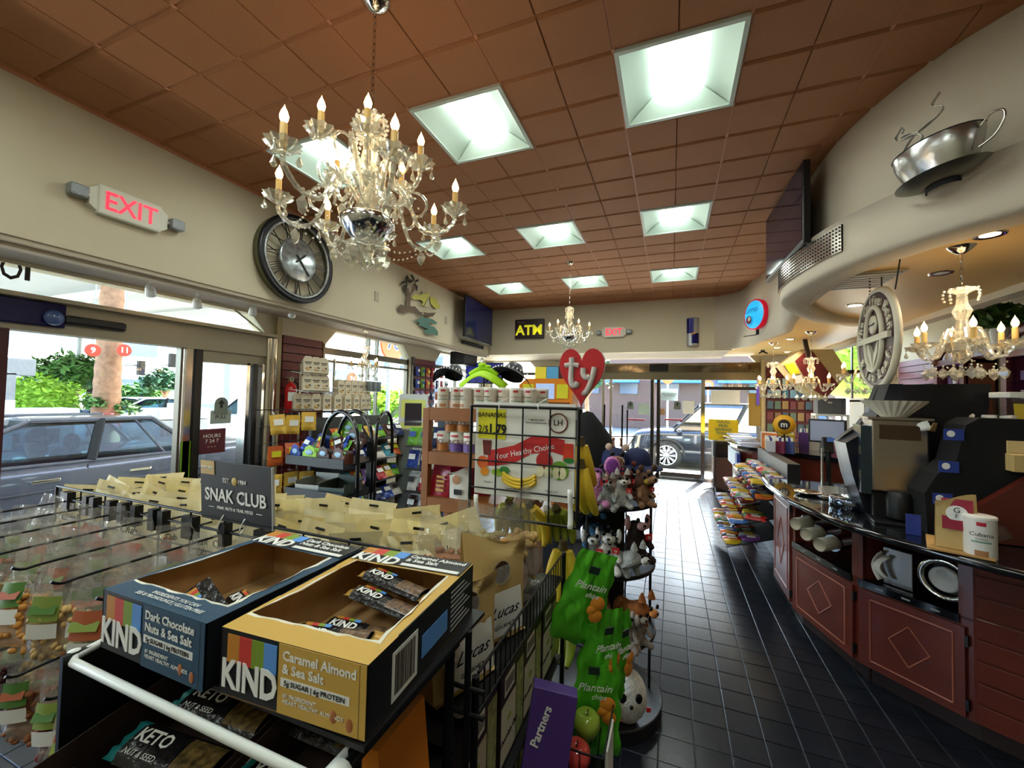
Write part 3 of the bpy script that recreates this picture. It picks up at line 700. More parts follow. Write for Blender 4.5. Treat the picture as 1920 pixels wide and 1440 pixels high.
car('white car parked across the forecourt behind the silver saloon', M('white_paint', (235, 236, 238), .3, coat=.4), (-16.2, 8.2, GZ), -PI/2, detail=False, grp='cars in the distance')
car('blue-grey car parked far left beyond the pumps', M('blue_paint', (80, 110, 160), .3, .3, coat=.4), (-17.5, 5.6, GZ), -PI/2, detail=False, grp='cars in the distance')
car('white van-like car seen through the narrow entry pane', M('white_paint'), (-12.0, 9.6, GZ), -PI/2, suv=True, L=4.8, H=1.75, detail=False, grp='cars in the distance')
# 76 signs
def ball_sign(lab, loc, r, ax, rot, size, tilt=0):
    t = thing('round_logo_sign', lab, 'sign', loc); MB().lathe([(r, -.03), (r, .03)], n=28, ax=ax).build('disc', m_orange, t)
    off = (.034, 0, 0) if ax == 'x' else (0, -.034, 0)
    text('76', size*1.0, m_wlet, t, off, rot, bold=.05); off2 = tuple(v*1.06 for v in off); text('76', size, m_navy, t, off2, rot, bold=.015)
    return t
t = ball_sign('large round orange 76 sign high outside the arched side window', (-7, 9.0, 2.95), .48, 'x', FACE_PX, .55)
MB().rod((-.1, 0, 0), (-.1, 0, -3.1), .06).build('post', m_grey, t)
t = thing('fuel_poster', 'pale blue pump-top poster with an orange 76 disc, outside the arched window', 'poster', (-6.6, 7.0, 1.9))
MB().cbox((0, 0, 0), (.06, .82, .34)).build('panel', M('poster_blue', (150, 205, 226), .5), t); MB().lathe([(.15, -.01), (.15, .01)], (.035, .08, -.02), 24, ax='x').build('disc', m_orange, t)
text('76', .17, m_wlet, t, (.05, .08, -.02), FACE_PX, bold=.02); MB().rod((0, 0, -.17), (0, 0, -2.0), .03).build('post', m_grey, t)
q = at(1252, 708, Y=14); t = ball_sign('round orange 76 disc above the black car outside the far doors', q, .20, 'y', FRONT, .22); MB().rod((0, .05, -.2), (0, .05, -q.z), .03).build('post', m_grey, t)
q = at(1328, 722, Y=13.5); t = ball_sign('second round orange 76 disc outside the right pane of the far entrance', q, .15, 'y', FRONT, .17); MB().rod((0, .05, -.15), (0, .05, -q.z), .03).build('post', m_grey, t)
# agave outside/behind the arched window
ag = thing('agave_plant', 'large green spiky agave in front of the arched side window', 'plant', (-5.05, 6.1, .5))
MB().lathe([(.16, 0), (.2, .3), (.19, .32)], n=16).build('pot', m_grey, ag)
q = random.Random(5)
for k in range(17):
    a = q.uniform(0, 2*PI); tl = q.uniform(.25, 1.05); L_ = q.uniform(.6, .9); lf = MB(); v = []
    for i in range(7):
        s_ = i/6; r_ = L_*s_*math.sin(tl)*(1+.25*s_); z = .32+L_*s_*math.cos(tl)*(1-.12*s_); wd = .055*math.sin(PI*(s_*.86+.12))**.8
        c_ = Vector((r_*math.cos(a), r_*math.sin(a), z)); n_ = Vector((-math.sin(a), math.cos(a), 0))*wd
        v += [c_-n_, c_+Vector((0, 0, -.015)), c_+n_]
    lf.add(v, [(3*i+j, 3*i+j+1, 3*i+j+4, 3*i+j+3) for i in range(6) for j in range(2)], None, True); lf.build('leaf', M('agave_green', (88, 130, 84), .5), ag)
# stickers and letters on the glass
mg = M('sign_grey', (112, 120, 112), .6)
def sticker(lab, loc, axis, wd=.16):
    t = thing('arrow_sticker', lab, 'sticker', loc, group='arrow stickers on the doors'); rot = FACE_PX if axis == 'x' else FRONT
    n = 14; poly = [(-wd/2, -wd*.8), (wd/2, -wd*.8), (wd/2, 0)]+[(wd/2*math.cos(PI*k/n), wd/2*math.sin(PI*k/n)) for k in range(1, n)]+[(-wd/2, 0)]
    if axis == 'x': MB().prism([(a, b) for a, b in poly], 0, .002, 'x').build('backing', mg, t)
    else: MB().prism(poly, -.002, 0, 'y').build('backing', mg, t)
    ar = [(-.012, -.04), (.012, -.04), (.012, 0), (.035, 0), (0, .04), (-.035, 0), (-.012, 0)]; k = wd/.13; ar = [(a*k, b*k) for a, b in ar]
    if axis == 'x': MB().prism(ar, .002, .004, 'x').build('arrow', m_klet, t)
    else: MB().prism(ar, -.004, -.002, 'y').build('arrow', m_klet, t)
    return t
sticker('grey arch-shaped sticker with an up arrow on the left entry pane', at(415, 757, X=XW-.04), 'x', .13)
sticker('grey up-arrow sticker on the left leaf of the far doors', at(1182, 758, Y=YW+.012), 'y', .13)
sticker('grey up-arrow sticker on the right leaf of the far doors', at(1270, 758, Y=YW-.018), 'y', .13)
def notice(lab, px, py, w_, h_, rgb, name='notice', axis='y', c=YW-.02, cat='sign', txt=None, tsize=.03, tcol=None, sub=None):
    p = at(px, py, **({'Y': c} if axis == 'y' else {'X': c})); t = thing(name, lab, cat, p)
    if axis == 'y': MB().cbox((0, 0, 0), (w_, .003, h_)).build('sheet', M('sheet_%d_%d_%d' % rgb, rgb, .6), t)
    else: MB().cbox((0, 0, 0), (.003, w_, h_)).build('sheet', M('sheet_%d_%d_%d' % rgb, rgb, .6), t)
    if txt: text(txt, tsize, tcol or m_klet, t, (0, -.003, 0) if axis == 'y' else (.003, 0, 0), FRONT if axis == 'y' else FACE_PX)
    return t
notice('pale green notice on the left leaf of the far doors', 1207, 767, .22, .22, (196, 214, 196))
notice('blank white paper taped to the right leaf of the far doors', 1291, 764, .21, .26, (248, 248, 240))
notice('dark-edged white notice board with two lines of writing behind the right door leaf', 1255, 740, .32, .24, (225, 235, 240), txt='WE Convenience\nFood & More', tsize=.04, c=YW+.03)
notice('large white poster on the right pane of the far entrance', 1360, 745, .5, .27, (246, 248, 246))
notice('small tan and blue card on the far right door leaf', 1241, 772, .12, .13, (176, 140, 100))
notice('maroon opening hours card on the left entry pane', 397, 827, .26, .24, (96, 36, 44), axis='x', c=XW-.045, name='hours_card', txt='HOURS\n7 24 7\n- - -', tsize=.05, tcol=m_wlet)
notice('pale grey door notice below the arrow on the left entry pane', 414, 782, .2, .13, (150, 158, 150), axis='x', c=XW-.046, txt='PULL', tsize=.05)
q = at(1186, 778, Y=YW+.01)
for px, lab in ((1193, 'red push bar strip on the left leaf of the far doors'), (1263, 'red push bar strip on the right leaf of the far doors')):
    p = at(px, 787, Y=YW-.03); one(MB().cbox((0, 0, 0), (.34, .012, .03)), 'door_strip', lab, 'strip', M('strip_red', (150, 36, 40), .4), p, 'red strips on the far doors')
t = thing('window_letters', 'brown letters O and I stuck on the transom glass at the far left', 'lettering', at(0, 500, X=XW-.02))
p = at(21, 505, X=XW-.02)-t.location; text('O', .22, M('letter_brown', (70, 58, 52), .5), t, p, FACE_PX, bold=.01, name='letter', sx=.62)
p = at(52, 508, X=XW-.02)-t.location; text('I', .22, M('letter_brown'), t, p, FACE_PX, bold=.01, name='letter')
# neon script in the corner window and lime banner on the post
nb = MB(); nb.box((XW+.02, 2.36, .2), (XW+.03, 2.47, 1.1)); one(nb, 'window_banner', 'narrow lime green and black banner on the left entry post', 'banner', M('lime_banner', (110, 150, 30), .5))
# ================================================================ CHANDELIERS
def crystal_mat(name, tint, dif=.12, gl_=.42):
    m = bpy.data.materials.new(name); m.use_nodes = True; n = m.node_tree; n.nodes.clear()
    out = n.nodes.new('ShaderNodeOutputMaterial'); tr = n.nodes.new('ShaderNodeBsdfTransparent'); g_ = n.nodes.new('ShaderNodeBsdfGlossy'); d = n.nodes.new('ShaderNodeBsdfDiffuse')
    tr.inputs[0].default_value = (.93, .93, .9, 1); g_.inputs[0].default_value = S(tint)+(1,); g_.inputs['Roughness'].default_value = .08; d.inputs[0].default_value = S(tint)+(1,)
    a = n.nodes.new('ShaderNodeMixShader'); b = n.nodes.new('ShaderNodeMixShader'); a.inputs[0].default_value = gl_; b.inputs[0].default_value = dif
    n.links.new(tr.outputs[0], a.inputs[1]); n.links.new(g_.outputs[0], a.inputs[2]); n.links.new(a.outputs[0], b.inputs[1]); n.links.new(d.outputs[0], b.inputs[2]); n.links.new(b.outputs[0], out.inputs[0])
    MATS[name] = m; return m
m_cry = crystal_mat('crystal', (255, 252, 240), .16, .42)
m_candle = M('candle_sleeve', (206, 168, 96), .5, sss=0)
m_bulb = M('flame_bulb', (255, 214, 150), .3, emit=14.0, ecol=(255, 206, 140))
m_silver = M('silver_cup', (210, 212, 215), .12, 1.0)
def drop_mesh(L=.045, r=.011, kite=False):
    mb = MB(); mb.ball((0, 0, -.006), .006, 6)
    if kite: prof = [(0, -.012), (r*1.6, -.012-L*.45), (r*1.1, -.012-L*.8), (0, -.012-L*1.05)]; n = 4
    else: prof = [(0, -.012), (r*.45, -.012-L*.35), (r, -.012-L*.75), (r*.6, -.012-L*.95), (0, -.012-L)]; n = 6
    vs = []; mb.lathe(prof, n=n, smooth=False); return mb
def swag(mb, a, b, sag, r, n):
    a, b = Vector(a), Vector(b)
    for k in range(n+1):
        t = k/n; p = a.lerp(b, t)-Vector((0, 0, sag*4*t*(1-t))); mb.ball(p, r, 6)
def chandelier(lab, loc, ceil_z, arms, big=True, s=1.0, grp=None, power=4, body_drop=.25):
    """loc is the centre at bulb height; arms: list of (angle deg, radius, dz)"""
    t = thing('chandelier', lab, 'chandelier', loc, group=grp); H = ceil_z-loc[2]
    MB().lathe([(0, -.045*s), (.02*s, -.04*s), (.045*s, -.022*s), (.062*s, -.004*s), (.064*s, 0)], (0, 0, H), 20).build('canopy', m_chrome, t)
    ch = MB(); n = max(4, int((H-.30*s)/.032))
    top = H-.04*s; bot = .30*s if big else .22*s
    for k in range(n):
        z = bot+(top-bot)*(k+.5)/n; q = PI/2*(k % 2); hl = (top-bot)/n*.62
        ch.tube([(.007*math.cos(a)*math.cos(q), .007*math.cos(a)*math.sin(q), z+hl*math.sin(a)) for a in [2*PI*j/8 for j in range(8)]], .0022, 4, closed=True)
    ch.build('chain', m_chrome, t)
    # central stem: stacked crystal baluster with crown and silver bowl
    if big: prof = [(.004, .30), (.03, .29), (.05, .27), (.02, .25), (.028, .22), (.045, .18), (.025, .14), (.035, .08), (.05, .03), (.03, 0), (.02, -.04), (.035, -.09), (.05, -.13), (.03, -.15)]
    else: prof = [(.004, .24), (.05, .235), (.056, .22), (.02, .20), (.024, .14), (.04, .10), (.022, .05), (.03, 0), (.04, -.05), (.02, -.08)]
    fl_ = lambda k, n, z: 1+.14*(-1)**k
    MB().lathe([(r*s, z*s) for r, z in prof], n=16, smooth=False, flute=fl_).build('stem', m_cry, t)
    zb = -.17*s if big else -.08*s
    if big:
        MB().lathe([(.02*s, zb+.02*s), (.10*s, zb), (.115*s, zb-.01*s), (.11*s, zb-.04*s), (.07*s, zb-.09*s), (.03*s, zb-.11*s), (.0, zb-.115*s)], n=24).build('bowl', m_silver, t)
        MB().lathe([(.02*s, zb-.10*s), (.06*s, zb-.105*s), (.085*s, zb-.125*s), (.082*s, zb-.135*s), (.03*s, zb-.13*s), (.02*s, zb-.17*s), (.03*s, zb-.20*s), (0, zb-.23*s)], n=18, smooth=False, flute=fl_).build('finial', m_cry, t)
    else:
        MB().lathe([(.02*s, zb+.03*s), (.06*s, zb), (.05*s, zb-.05*s), (.02*s, zb-.07*s), (.03*s, zb-.10*s), (0, zb-.13*s)], n=14, smooth=False, flute=fl_).build('bowl', m_cry, t)
    crown = MB()
    for k in range(10 if big else 7):
        a = 2*PI*k/(10 if big else 7); rr = (.062 if big else .07)*s; zt = (.27 if big else .225)*s
        for j in range(9 if big else 4): crown.ball((rr*(1+.10*math.sin(j))*math.cos(a), rr*(1+.10*math.sin(j))*math.sin(a), zt-j*.02*s), .008*s, 6)
    crown.build('bead_crown', m_cry, t, kind='stuff')
    d_tear = drop_mesh(.045*s, .012*s); d_kite = drop_mesh(.07*s, .016*s, True); tear0 = kite0 = None
    bob = MB(); bob.lathe([(.008*s, -.004*s), (.025*s, -.006*s), (.046*s, .010*s), (.058*s, .026*s), (.054*s, .026*s), (.04*s, .012*s), (.01*s, .002*s)], n=20, smooth=False, flute=lambda k, n, z: 1+(.12*(-1)**k if z > .005 else 0))
    arm_pts_all = []
    for ai, (deg, r, dz) in enumerate(arms):
        a = math.radians(deg); c, s_ = math.cos(a), math.sin(a); zc = dz-.115*s   # bobeche height
        P = [(.03, zb+.05*s), (.10, dz-.02*s if big else zb+.09*s), (r*.42, (dz+zb)/2+.02*s), (r*.60, zc-.085*s), (r*.82, zc-.10*s), (r*.98, zc-.05*s), (r, zc)]
        if not big: P = [(.02, zb+.03*s), (r*.35, zb+.07*s), (r*.6, zc-.045*s), (r*.85, zc-.05*s), (r, zc)]
        pts = curve_pts([(p*c, p*s_, z) for p, z in P], 5)
        am = MB(); n_ = len(pts); rad = [(.0085+.0022*((k % 2)))*s for k in range(n_)]; am.tube(pts, rad, 6, smooth=False)
        if big:   # scroll curl above the arm
            cx_ = r*.52; cz_ = zc+.02*s
            am.tube([((cx_+.055*s*math.cos(q))*c, (cx_+.055*s*math.cos(q))*s_, cz_+.055*s*math.sin(q)) for q in [PI*k/7 for k in range(-3, 9)]], .0065*s, 6, smooth=False)
        am.build('arm', m_cry, t)
        b = MB(); b.v = list(bob.v); b.f = list(bob.f); b.mi = list(bob.mi); b.sm = list(bob.sm)
        bo_ = b.build('drip_pan', m_cry, t, (r*c, r*s_, zc))
        MB().lathe([(.0125*s, 0), (.0125*s, .085*s), (.010*s, .087*s)], n=10).build('candle_sleeve', m_candle, t, (r*c, r*s_, zc+.006*s))
        MB().lathe([(.006*s, 0), (.013*s, .012*s), (.0155*s, .024*s), (.010*s, .042*s), (.003*s, .056*s), (0, .066*s)], n=10).build('bulb', m_bulb, t, (r*c, r*s_, zc+.092*s))
        for k in range(3 if big else 2):   # drops under each pan
            q = a+2*PI*k/3+.4; loc_ = (r*c+.05*s*math.cos(q), r*s_+.05*s*math.sin(q), zc+.012*s)
            if tear0 is None: tear0 = d_tear.build('crystal_drop', m_cry, t, loc_)
            else: d = dup(tear0, parent=t); d.location = loc_
        lk = (r*.8*c, r*.8*s_, zc-.10*s)
        if kite0 is None: kite0 = d_kite.build('crystal_drop', m_cry, t, lk)
        else: d = dup(kite0, parent=t); d.location = lk
        arm_pts_all.append((deg, Vector((r*.85*c, r*.85*s_, zc-.09*s))))
    arm_pts_all.sort(key=lambda q: q[0]); sw = MB(); K = len(arm_pts_all)
    for k in range(K):
        a_, b_ = arm_pts_all[k][1], arm_pts_all[(k+1) % K][1]; swag(sw, a_, b_, .07*s, .0055*s, max(5, int((a_-b_).length/.022)))
        swag(sw, (.05*s*math.cos(k), .05*s*math.sin(k), zb-.11*s), a_, .06*s, .005*s, 12 if big else 6)
    sw.build('bead_swag', m_cry, t, kind='stuff')
    for k in range(8 if big else 5):
        q = 2*PI*k/(8 if big else 5); loc_ = (.08*s*math.cos(q), .08*s*math.sin(q), zb-.13*s)
        d = dup(kite0, parent=t); d.location = loc_
    ld = bpy.data.lights.new('chandelier_glow', 'POINT'); ld.energy = power; ld.color = (1, .72, .42); ld.shadow_soft_size = .15
    lo = bpy.data.objects.new('lamp', ld); col.objects.link(lo); lo.parent = t; lo.location = (0, 0, .12); lo['kind'] = 'helper'
    return t
chandelier('large two-tier crystal chandelier with candle bulbs hanging nearest the camera', (-1.23, 1.39, 2.50), ZC,
    [(270, .42, 0), (205, .38, 0), (160, .40, 0), (118, .37, 0), (74, .37, 0), (30, .37, 0), (322, .42, 0), (262, .24, .17), (308, .24, .17), (20, .22, .17), (90, .22, .17), (170, .23, .17)], True, 1.0, power=4)
chandelier('small crystal chandelier with candle bulbs hanging before the far wall, above the red heart', (-1.21, 5.04, 2.50), ZC,
    [(k*60+10, .25, 0) for k in range(6)], True, .78, power=2.5)
small = [((1.49, 2.98, 2.0), 'short crystal chandelier nearest the camera over the coffee counter', .95),
         ((1.60, 6.0, 1.90), 'small crystal chandelier over the checkout, in front of the tilted bulkhead', 1.0),
         ((1.40, 7.0, 1.93), 'small crystal chandelier nearest the far doors, over the checkout', 1.0),
         ((1.85, 5.2, 1.97), 'small crystal chandelier partly hidden behind the oval coffee sign', 1.0)]
for l_, lb, sc_ in small: chandelier(lb, l_, ZS+.055, [(k*60+15, .20*sc_, 0) for k in range(6)], False, sc_, 'short chandeliers over the counters', 2.2)

# ---- recessed soffit downlights
m_dl = M('downlight_lens', (255, 236, 210), .5, emit=30.0, ecol=(255, 214, 160))
def downlight(px, py, lab, on=True):
    p = at(px, py, Z=ZS+.055); t = thing('downlight', lab, 'ceiling light', (p.x, p.y, ZS+.055), group='round downlights in the lower ceiling')
    MB().lathe([(.038, -.001), (.06, -.006), (.064, 0)], n=24, cap=False).build('trim_ring', m_chrome, t)
    MB().lathe([(0, -.003), (.038, -.002)], n=20).build('lens', m_dl if on else m_white, t)
    if on:
        ld = bpy.data.lights.new('downlight', 'SPOT'); ld.energy = 26; ld.spot_size = 2.2; ld.spot_blend = .6; ld.color = (1, .84, .62); ld.shadow_soft_size = .05
        lo = bpy.data.objects.new('lamp', ld); col.objects.link(lo); lo.parent = t; lo.location = (0, 0, -.02); lo['kind'] = 'helper'
downlight(1856, 440, 'bright downlight just right of the nearest short chandelier canopy')
downlight(1602, 572, 'glowing downlight beside the hanging oval coffee sign')
downlight(1482, 636, 'downlight right of the dark camera bracket near the far doors')
downlight(1457, 652, 'downlight nearest the far doors over the checkout')
downlight(1476, 660, 'faint downlight behind the tilted bulkhead')
downlight(1764, 512, 'unlit round ceiling fitting above the nearest short chandelier', False)
# flat ceiling vent over the counter
p = at(1615, 526, Z=ZS+.05); vt = thing('ceiling_vent', 'flat grey square return vent in the tan lower ceiling', 'vent', (p.x, p.y, ZS+.05))
MB().cbox((0, 0, -.003), (.34, .44, .008)).build('frame', M('vent_grey', (170, 168, 158), .5), vt)
for k in range(7): MB().cbox((0, -.18+k*.06, -.012), (.30, .035, .005)).build('louvre', M('vent_grey'), vt)

# ---- spotlights under the left soffit
def spot(px, py, lab, on=True, c=-3.72):
    p = at(px, py, X=c); t = thing('spotlight', lab, 'spotlight', (c, p.y, ZS+.02), group='small spotlights under the left soffit')
    MB().lathe([(.02, -.005), (.035, -.02), (.04, 0)], n=14).build('base', m_white, t); MB().rod((0, 0, -.01), (0, .0, p.z-ZS), .008, 6).build('stem', m_white, t)
    X = Matrix.Translation((0, 0, p.z-ZS-.02)) @ Matrix.Rotation(1.0, 4, 'Y') @ Matrix.Rotation(.5, 4, 'X')
    MB().lathe([(.0, .055), (.024, .05), (.03, .03), (.036, -.04), (.032, -.042), (.026, -.03)], n=16, X=X).build('lamp_head', m_white, t)
    MB().lathe([(0, -.03), (.03, -.032)], n=14, X=X).build('lens', m_dl if on else m_black, t)
spot(282, 545, 'white spotlight above the left entry, second from the camera'); spot(370, 568, 'pink-white glowing spotlight above the left entry pane')
spot(474, 583, 'unlit grey spotlight by the corner of the left entry', False); spot(548, 588, 'tiny white spotlight under the wall clock', False)
spot(876, 668, 'white spotlight near the far left corner', False); spot(903, 675, 'white spotlight right in the far left corner', False)


# ================================================================ THINGS ON THE WALLS
m_red_glow = M('exit_red', (235, 40, 60), .4, emit=1.3, ecol=(255, 40, 70))
def exit_sign(lab, loc, rot, face):
    t = thing('exit_sign', lab, 'exit sign', loc, rot=rot, group='exit signs')     # local: faces -Y
    MB().bbox((0, -.025, 0), (.34, .05, .19), .012).build('housing', M('exit_white', (214, 212, 196), .5), t)
    MB().prism([(-.21, .05), (-.17, .08), (.17, .08), (.21, .05), (.21, -.05), (.17, -.08), (-.17, -.08), (-.21, -.05)], -.04, 0, 'y').build('shoulders', M('exit_white'), t)
    text('EXIT', .165, m_red_glow, t, (0, -.052, -.005), FRONT, ext=.001, bold=.012, sx=.85)
    for sx_ in (-1, 1):
        MB().rod((sx_*.20, -.03, 0), (sx_*.23, -.03, 0), .012, 8).build('knuckle', m_white, t)
        MB().bbox((sx_*.265, -.04, .0), (.085, .07, .075), .012).build('lamp_head', M('lamp_lens', (150, 156, 160), .1, .5, bump=.5, bscale=200), t)
# local -Y face to point +X on left fascia: rotate +90
exit_sign('large EXIT sign with two emergency lamps on the left fascia, nearest the camera', (XF, 1.56, 2.76), (0, 0, PI/2), None)
exit_sign('small distant EXIT sign on the far wall behind the small chandelier', (-.96, YF, 2.76), (0, 0, 0), None)
# clock
ck = thing('wall_clock', 'large round open-frame clock with Roman numerals on the left fascia', 'clock', (XF, 2.83, 2.83), rot=(0, 0, PI/2))
MB().lathe([(.395, -.0), (.40, 0), (.41, -.07), (.395, -.075), (.385, -.072), (.385, 0)], n=48, ax='y', cap=False).build('case', M('clock_case', (96, 96, 66), .5), ck)
MB().lathe([(.41, -.072), (.41, -.092), (.365, -.095), (.362, -.08)], n=48, ax='y', cap=False).build('outer_ring', M('clock_ring', (40, 40, 42), .35, .4), ck)
MB().lathe([(.362, -.084), (.362, -.098), (.338, -.098), (.338, -.084)], n=48, ax='y', cap=False).build('inner_ring', M('clock_silver', (150, 152, 150), .35, .8, noise_amt=.3, nscale=40), ck)
MB().lathe([(.20, -.06), (.205, -.085), (.19, -.092), (0, -.093)], n=40, ax='y').build('centre_disc', M('clock_face', (168, 176, 178), .2, .7, noise_amt=.35, nscale=24), ck)
m_num = M('clock_numeral', (46, 36, 30), .4, .5)
for k, s_ in enumerate(['XII', 'I', 'II', 'III', 'IIII', 'V', 'VI', 'VII', 'VIII', 'IX', 'X', 'XI']):
    a = PI/2-k*PI/6; rad = Vector((math.cos(a), 0, math.sin(a))); tan = Vector((math.sin(a), 0, -math.cos(a))); mb = MB(); wd = .0
    glyph = {'I': [((0, 0), (0, 1))], 'V': [((-.5, 1), (0, 0)), ((.5, 1), (0, 0))], 'X': [((-.5, 1), (.5, 0)), ((.5, 1), (-.5, 0))]}; adv = {'I': .024, 'V': .05, 'X': .05}
    tot = sum(adv[c] for c in s_); x = -tot/2
    for c in s_:
        cx_ = x+adv[c]/2; x += adv[c]
        for (p0, p1) in glyph[c]:
            A = rad*(.205+.135*p0[1])+tan*(cx_+p0[0]*.05)*(.7+.3*p0[1]); B = rad*(.205+.135*p1[1])+tan*(cx_+p1[0]*.05)*(.7+.3*p1[1])
            mb.tube([A+Vector((0, -.08, 0)), B+Vector((0, -.08, 0))], .005, 4)
    mb.build('numeral', m_num, ck)
for ln, a, w_ in ((.17, -.85, .006), (.09, .75, .008)): MB().tube([(-.05*math.cos(a), -.099, -.05*math.sin(a)), (ln*math.cos(a), -.099, ln*math.sin(a))], w_, 4).build('hand', m_num, ck)
# metal palm and sail wall art, flat cut steel shapes standing off the wall
wa = thing('wall_art', 'cut-metal palm island, yellow-sailed boat and blue-green waves on the left fascia', 'wall art', (XF+.02, 4.95, 2.85), rot=(0, 0, PI/2))
def art(poly, name, m, d=-.02): return MB().prism(poly, d-.004, d, 'y').build(name, m, wa)
def A2(pts): return [((at(720+x/7.2, 480+y/7.2, X=XF+.03).y-4.95), at(720+x/7.2, 480+y/7.2, X=XF+.03).z-2.85) for x, y in pts]
m_art_d = M('art_dark', (50, 44, 36), .5, .4); m_art_b = M('art_brown', (96, 76, 60), .5, .4); m_art_y = M('art_yellow', (176, 170, 70), .5, .2); m_art_t = M('art_teal', (86, 122, 112), .5, .3); m_art_w = M('art_cream', (190, 184, 140), .5)
art(A2([(285, 660), (300, 560), (290, 440), (320, 430), (335, 520), (375, 440), (390, 370), (410, 380), (400, 460), (350, 540), (345, 680)]), 'palm_trunk', m_art_b)
for f_ in ([(300, 370), (210, 380), (225, 345), (290, 335)], [(310, 360), (270, 310), (290, 260), (315, 290), (325, 350)], [(300, 370), (245, 400), (270, 490), (290, 470), (300, 400)], [(320, 370), (330, 310), (370, 330), (380, 350)],
           [(385, 340), (340, 260), (350, 245), (385, 280), (400, 330)], [(390, 350), (440, 310), (455, 335), (410, 360)], [(395, 360), (440, 410), (430, 475), (410, 460), (405, 390)]): art(A2(f_), 'palm_frond', m_art_d, -.028)
art(A2([(180, 700), (215, 655), (280, 670), (340, 680), (410, 680), (460, 740), (525, 820), (500, 810), (430, 760), (350, 745), (240, 770), (190, 740)]), 'island', m_art_b)
art(A2([(360, 565), (400, 520), (480, 530), (500, 505), (575, 520), (590, 470), (600, 520), (590, 600), (590, 690), (500, 660), (520, 620), (480, 590), (390, 590)]), 'sail', m_art_y)
art(A2([(612, 545), (690, 570), (750, 690), (700, 720), (620, 650)]), 'sail', m_art_y); art(A2([(545, 640), (590, 560), (600, 690), (530, 675)]), 'sail', m_art_w, -.03)
art(A2([(510, 755), (570, 770), (685, 765), (640, 820), (560, 820)]), 'boat_hull', m_art_b, -.03)
art(A2([(395, 865), (470, 860), (480, 820), (540, 835), (640, 850), (715, 905), (690, 920), (610, 900), (600, 940), (660, 950), (720, 1020), (715, 1075), (660, 1060), (560, 1055), (520, 1000), (590, 990), (460, 935), (470, 900)]), 'waves', m_art_t)
MB().rod((0, 0, -.1), (0, -.02, -.1), .01).rod((0, 0, .2), (0, -.02, .2), .01).build('standoff', m_art_d, wa)
for px, py in ((706, 556), (836, 601)):
    p = at(px, py, X=XF); one(MB().bbox((.004, 0, 0), (.008, .075, .12), .003), 'outlet_cover', 'small beige cover plate left of the metal palm art' if px < 800 else 'small beige cover plate between the metal art and the television', 'outlet', M('plate_beige', (170, 160, 140), .5), (p.x, p.y, p.z), 'cover plates on the left fascia')
# televisions
def tv(lab, loc, rot, w_, h_, scr):
    t = thing('television', lab, 'television', loc, rot=rot)     # faces -Y
    MB().bbox((0, 0, 0), (w_, .045, h_), .006).build('frame', m_black, t); MB().cbox((0, -.0235, .005), (w_-.03, .003, h_-.045)).build('screen', scr, t)
    MB().bbox((0, .04, -.02), (w_*.7, .05, h_*.6), .01).build('back_shell', m_black, t); MB().box((-.15, .05, -.12), (.15, .13, .12)).build('wall_mount', m_dk, t)
    return t
scr = M('screen_dark_blue', (22, 26, 54), .12, noise_amt=.7, nscale=4, emit=.06, ecol=(40, 46, 110))
tv('large dark television on the left fascia near the far corner', (XF+.17, 6.55, 2.90), (0, 0, PI/2+.06), 1.25, .70, scr)
MB_ = MB().bbox((0, -.015, 0), (.85, .03, .07), .008); o = one(MB_, 'sound_bar', 'thin dark sound bar under the left television', 'sound bar', m_black, (XF+.02, 6.62, 2.50)); o.rotation_euler = (0, 0, PI/2)
tr_ = tv('dark purple-black television tilted off the right curved fascia', (.84, 3.80, 2.96), (0, -.0, -PI/2+.03), 1.02, .58, M('screen_purple', (20, 14, 40), .08))
# perforated metal band on the lip and black speaker cup
pb = thing('perforated_strip', 'shiny perforated metal band wrapped round the right soffit lip', 'metal strip', (0, 0, 0)); st_ = MB(); L2 = [p for p in LIP]
seg = [p for p in L2 if 2.98 < p.y < 4.15 and p.x < 1.2]; vs = []
m_pf = M('perforated_steel', (168, 160, 150), .2, .95)
for i, p in enumerate(seg): vs += [(p.x-.012, p.y, 2.50), (p.x-.012, p.y, 2.665), (p.x-.004, p.y, 2.665), (p.x-.004, p.y, 2.50)]
st_.add(vs, [(4*i+k, 4*i+4+k, 4*i+4+(k+1) % 4, 4*i+(k+1) % 4) for i in range(len(seg)-1) for k in range(4)]); st_.build('band', m_pf, pb)
dm = MB(); tot = 0
for i in range(len(seg)-1):
    a, b = seg[i], seg[i+1]; n_ = max(1, int((b-a).length/.026))
    for k in range(n_):
        p = a.lerp(b, (k+.5)/n_)
        for j in range(7): dm.cbox((p.x-.014, p.y, 2.515+j*.0225), (.003, .010, .010))
dm.build('perforation', M('hole_dark', (40, 36, 34), .6), pb, kind='stuff')
sk_ = MB().lathe([(0, -.05), (.09, -.05), (.10, 0), (.0, .0)], (0, 0, 0), 20, ax='y'); one(sk_, 'speaker', 'black round speaker tucked behind the right soffit lip', 'speaker', m_black, (.99, 4.28, 2.74))
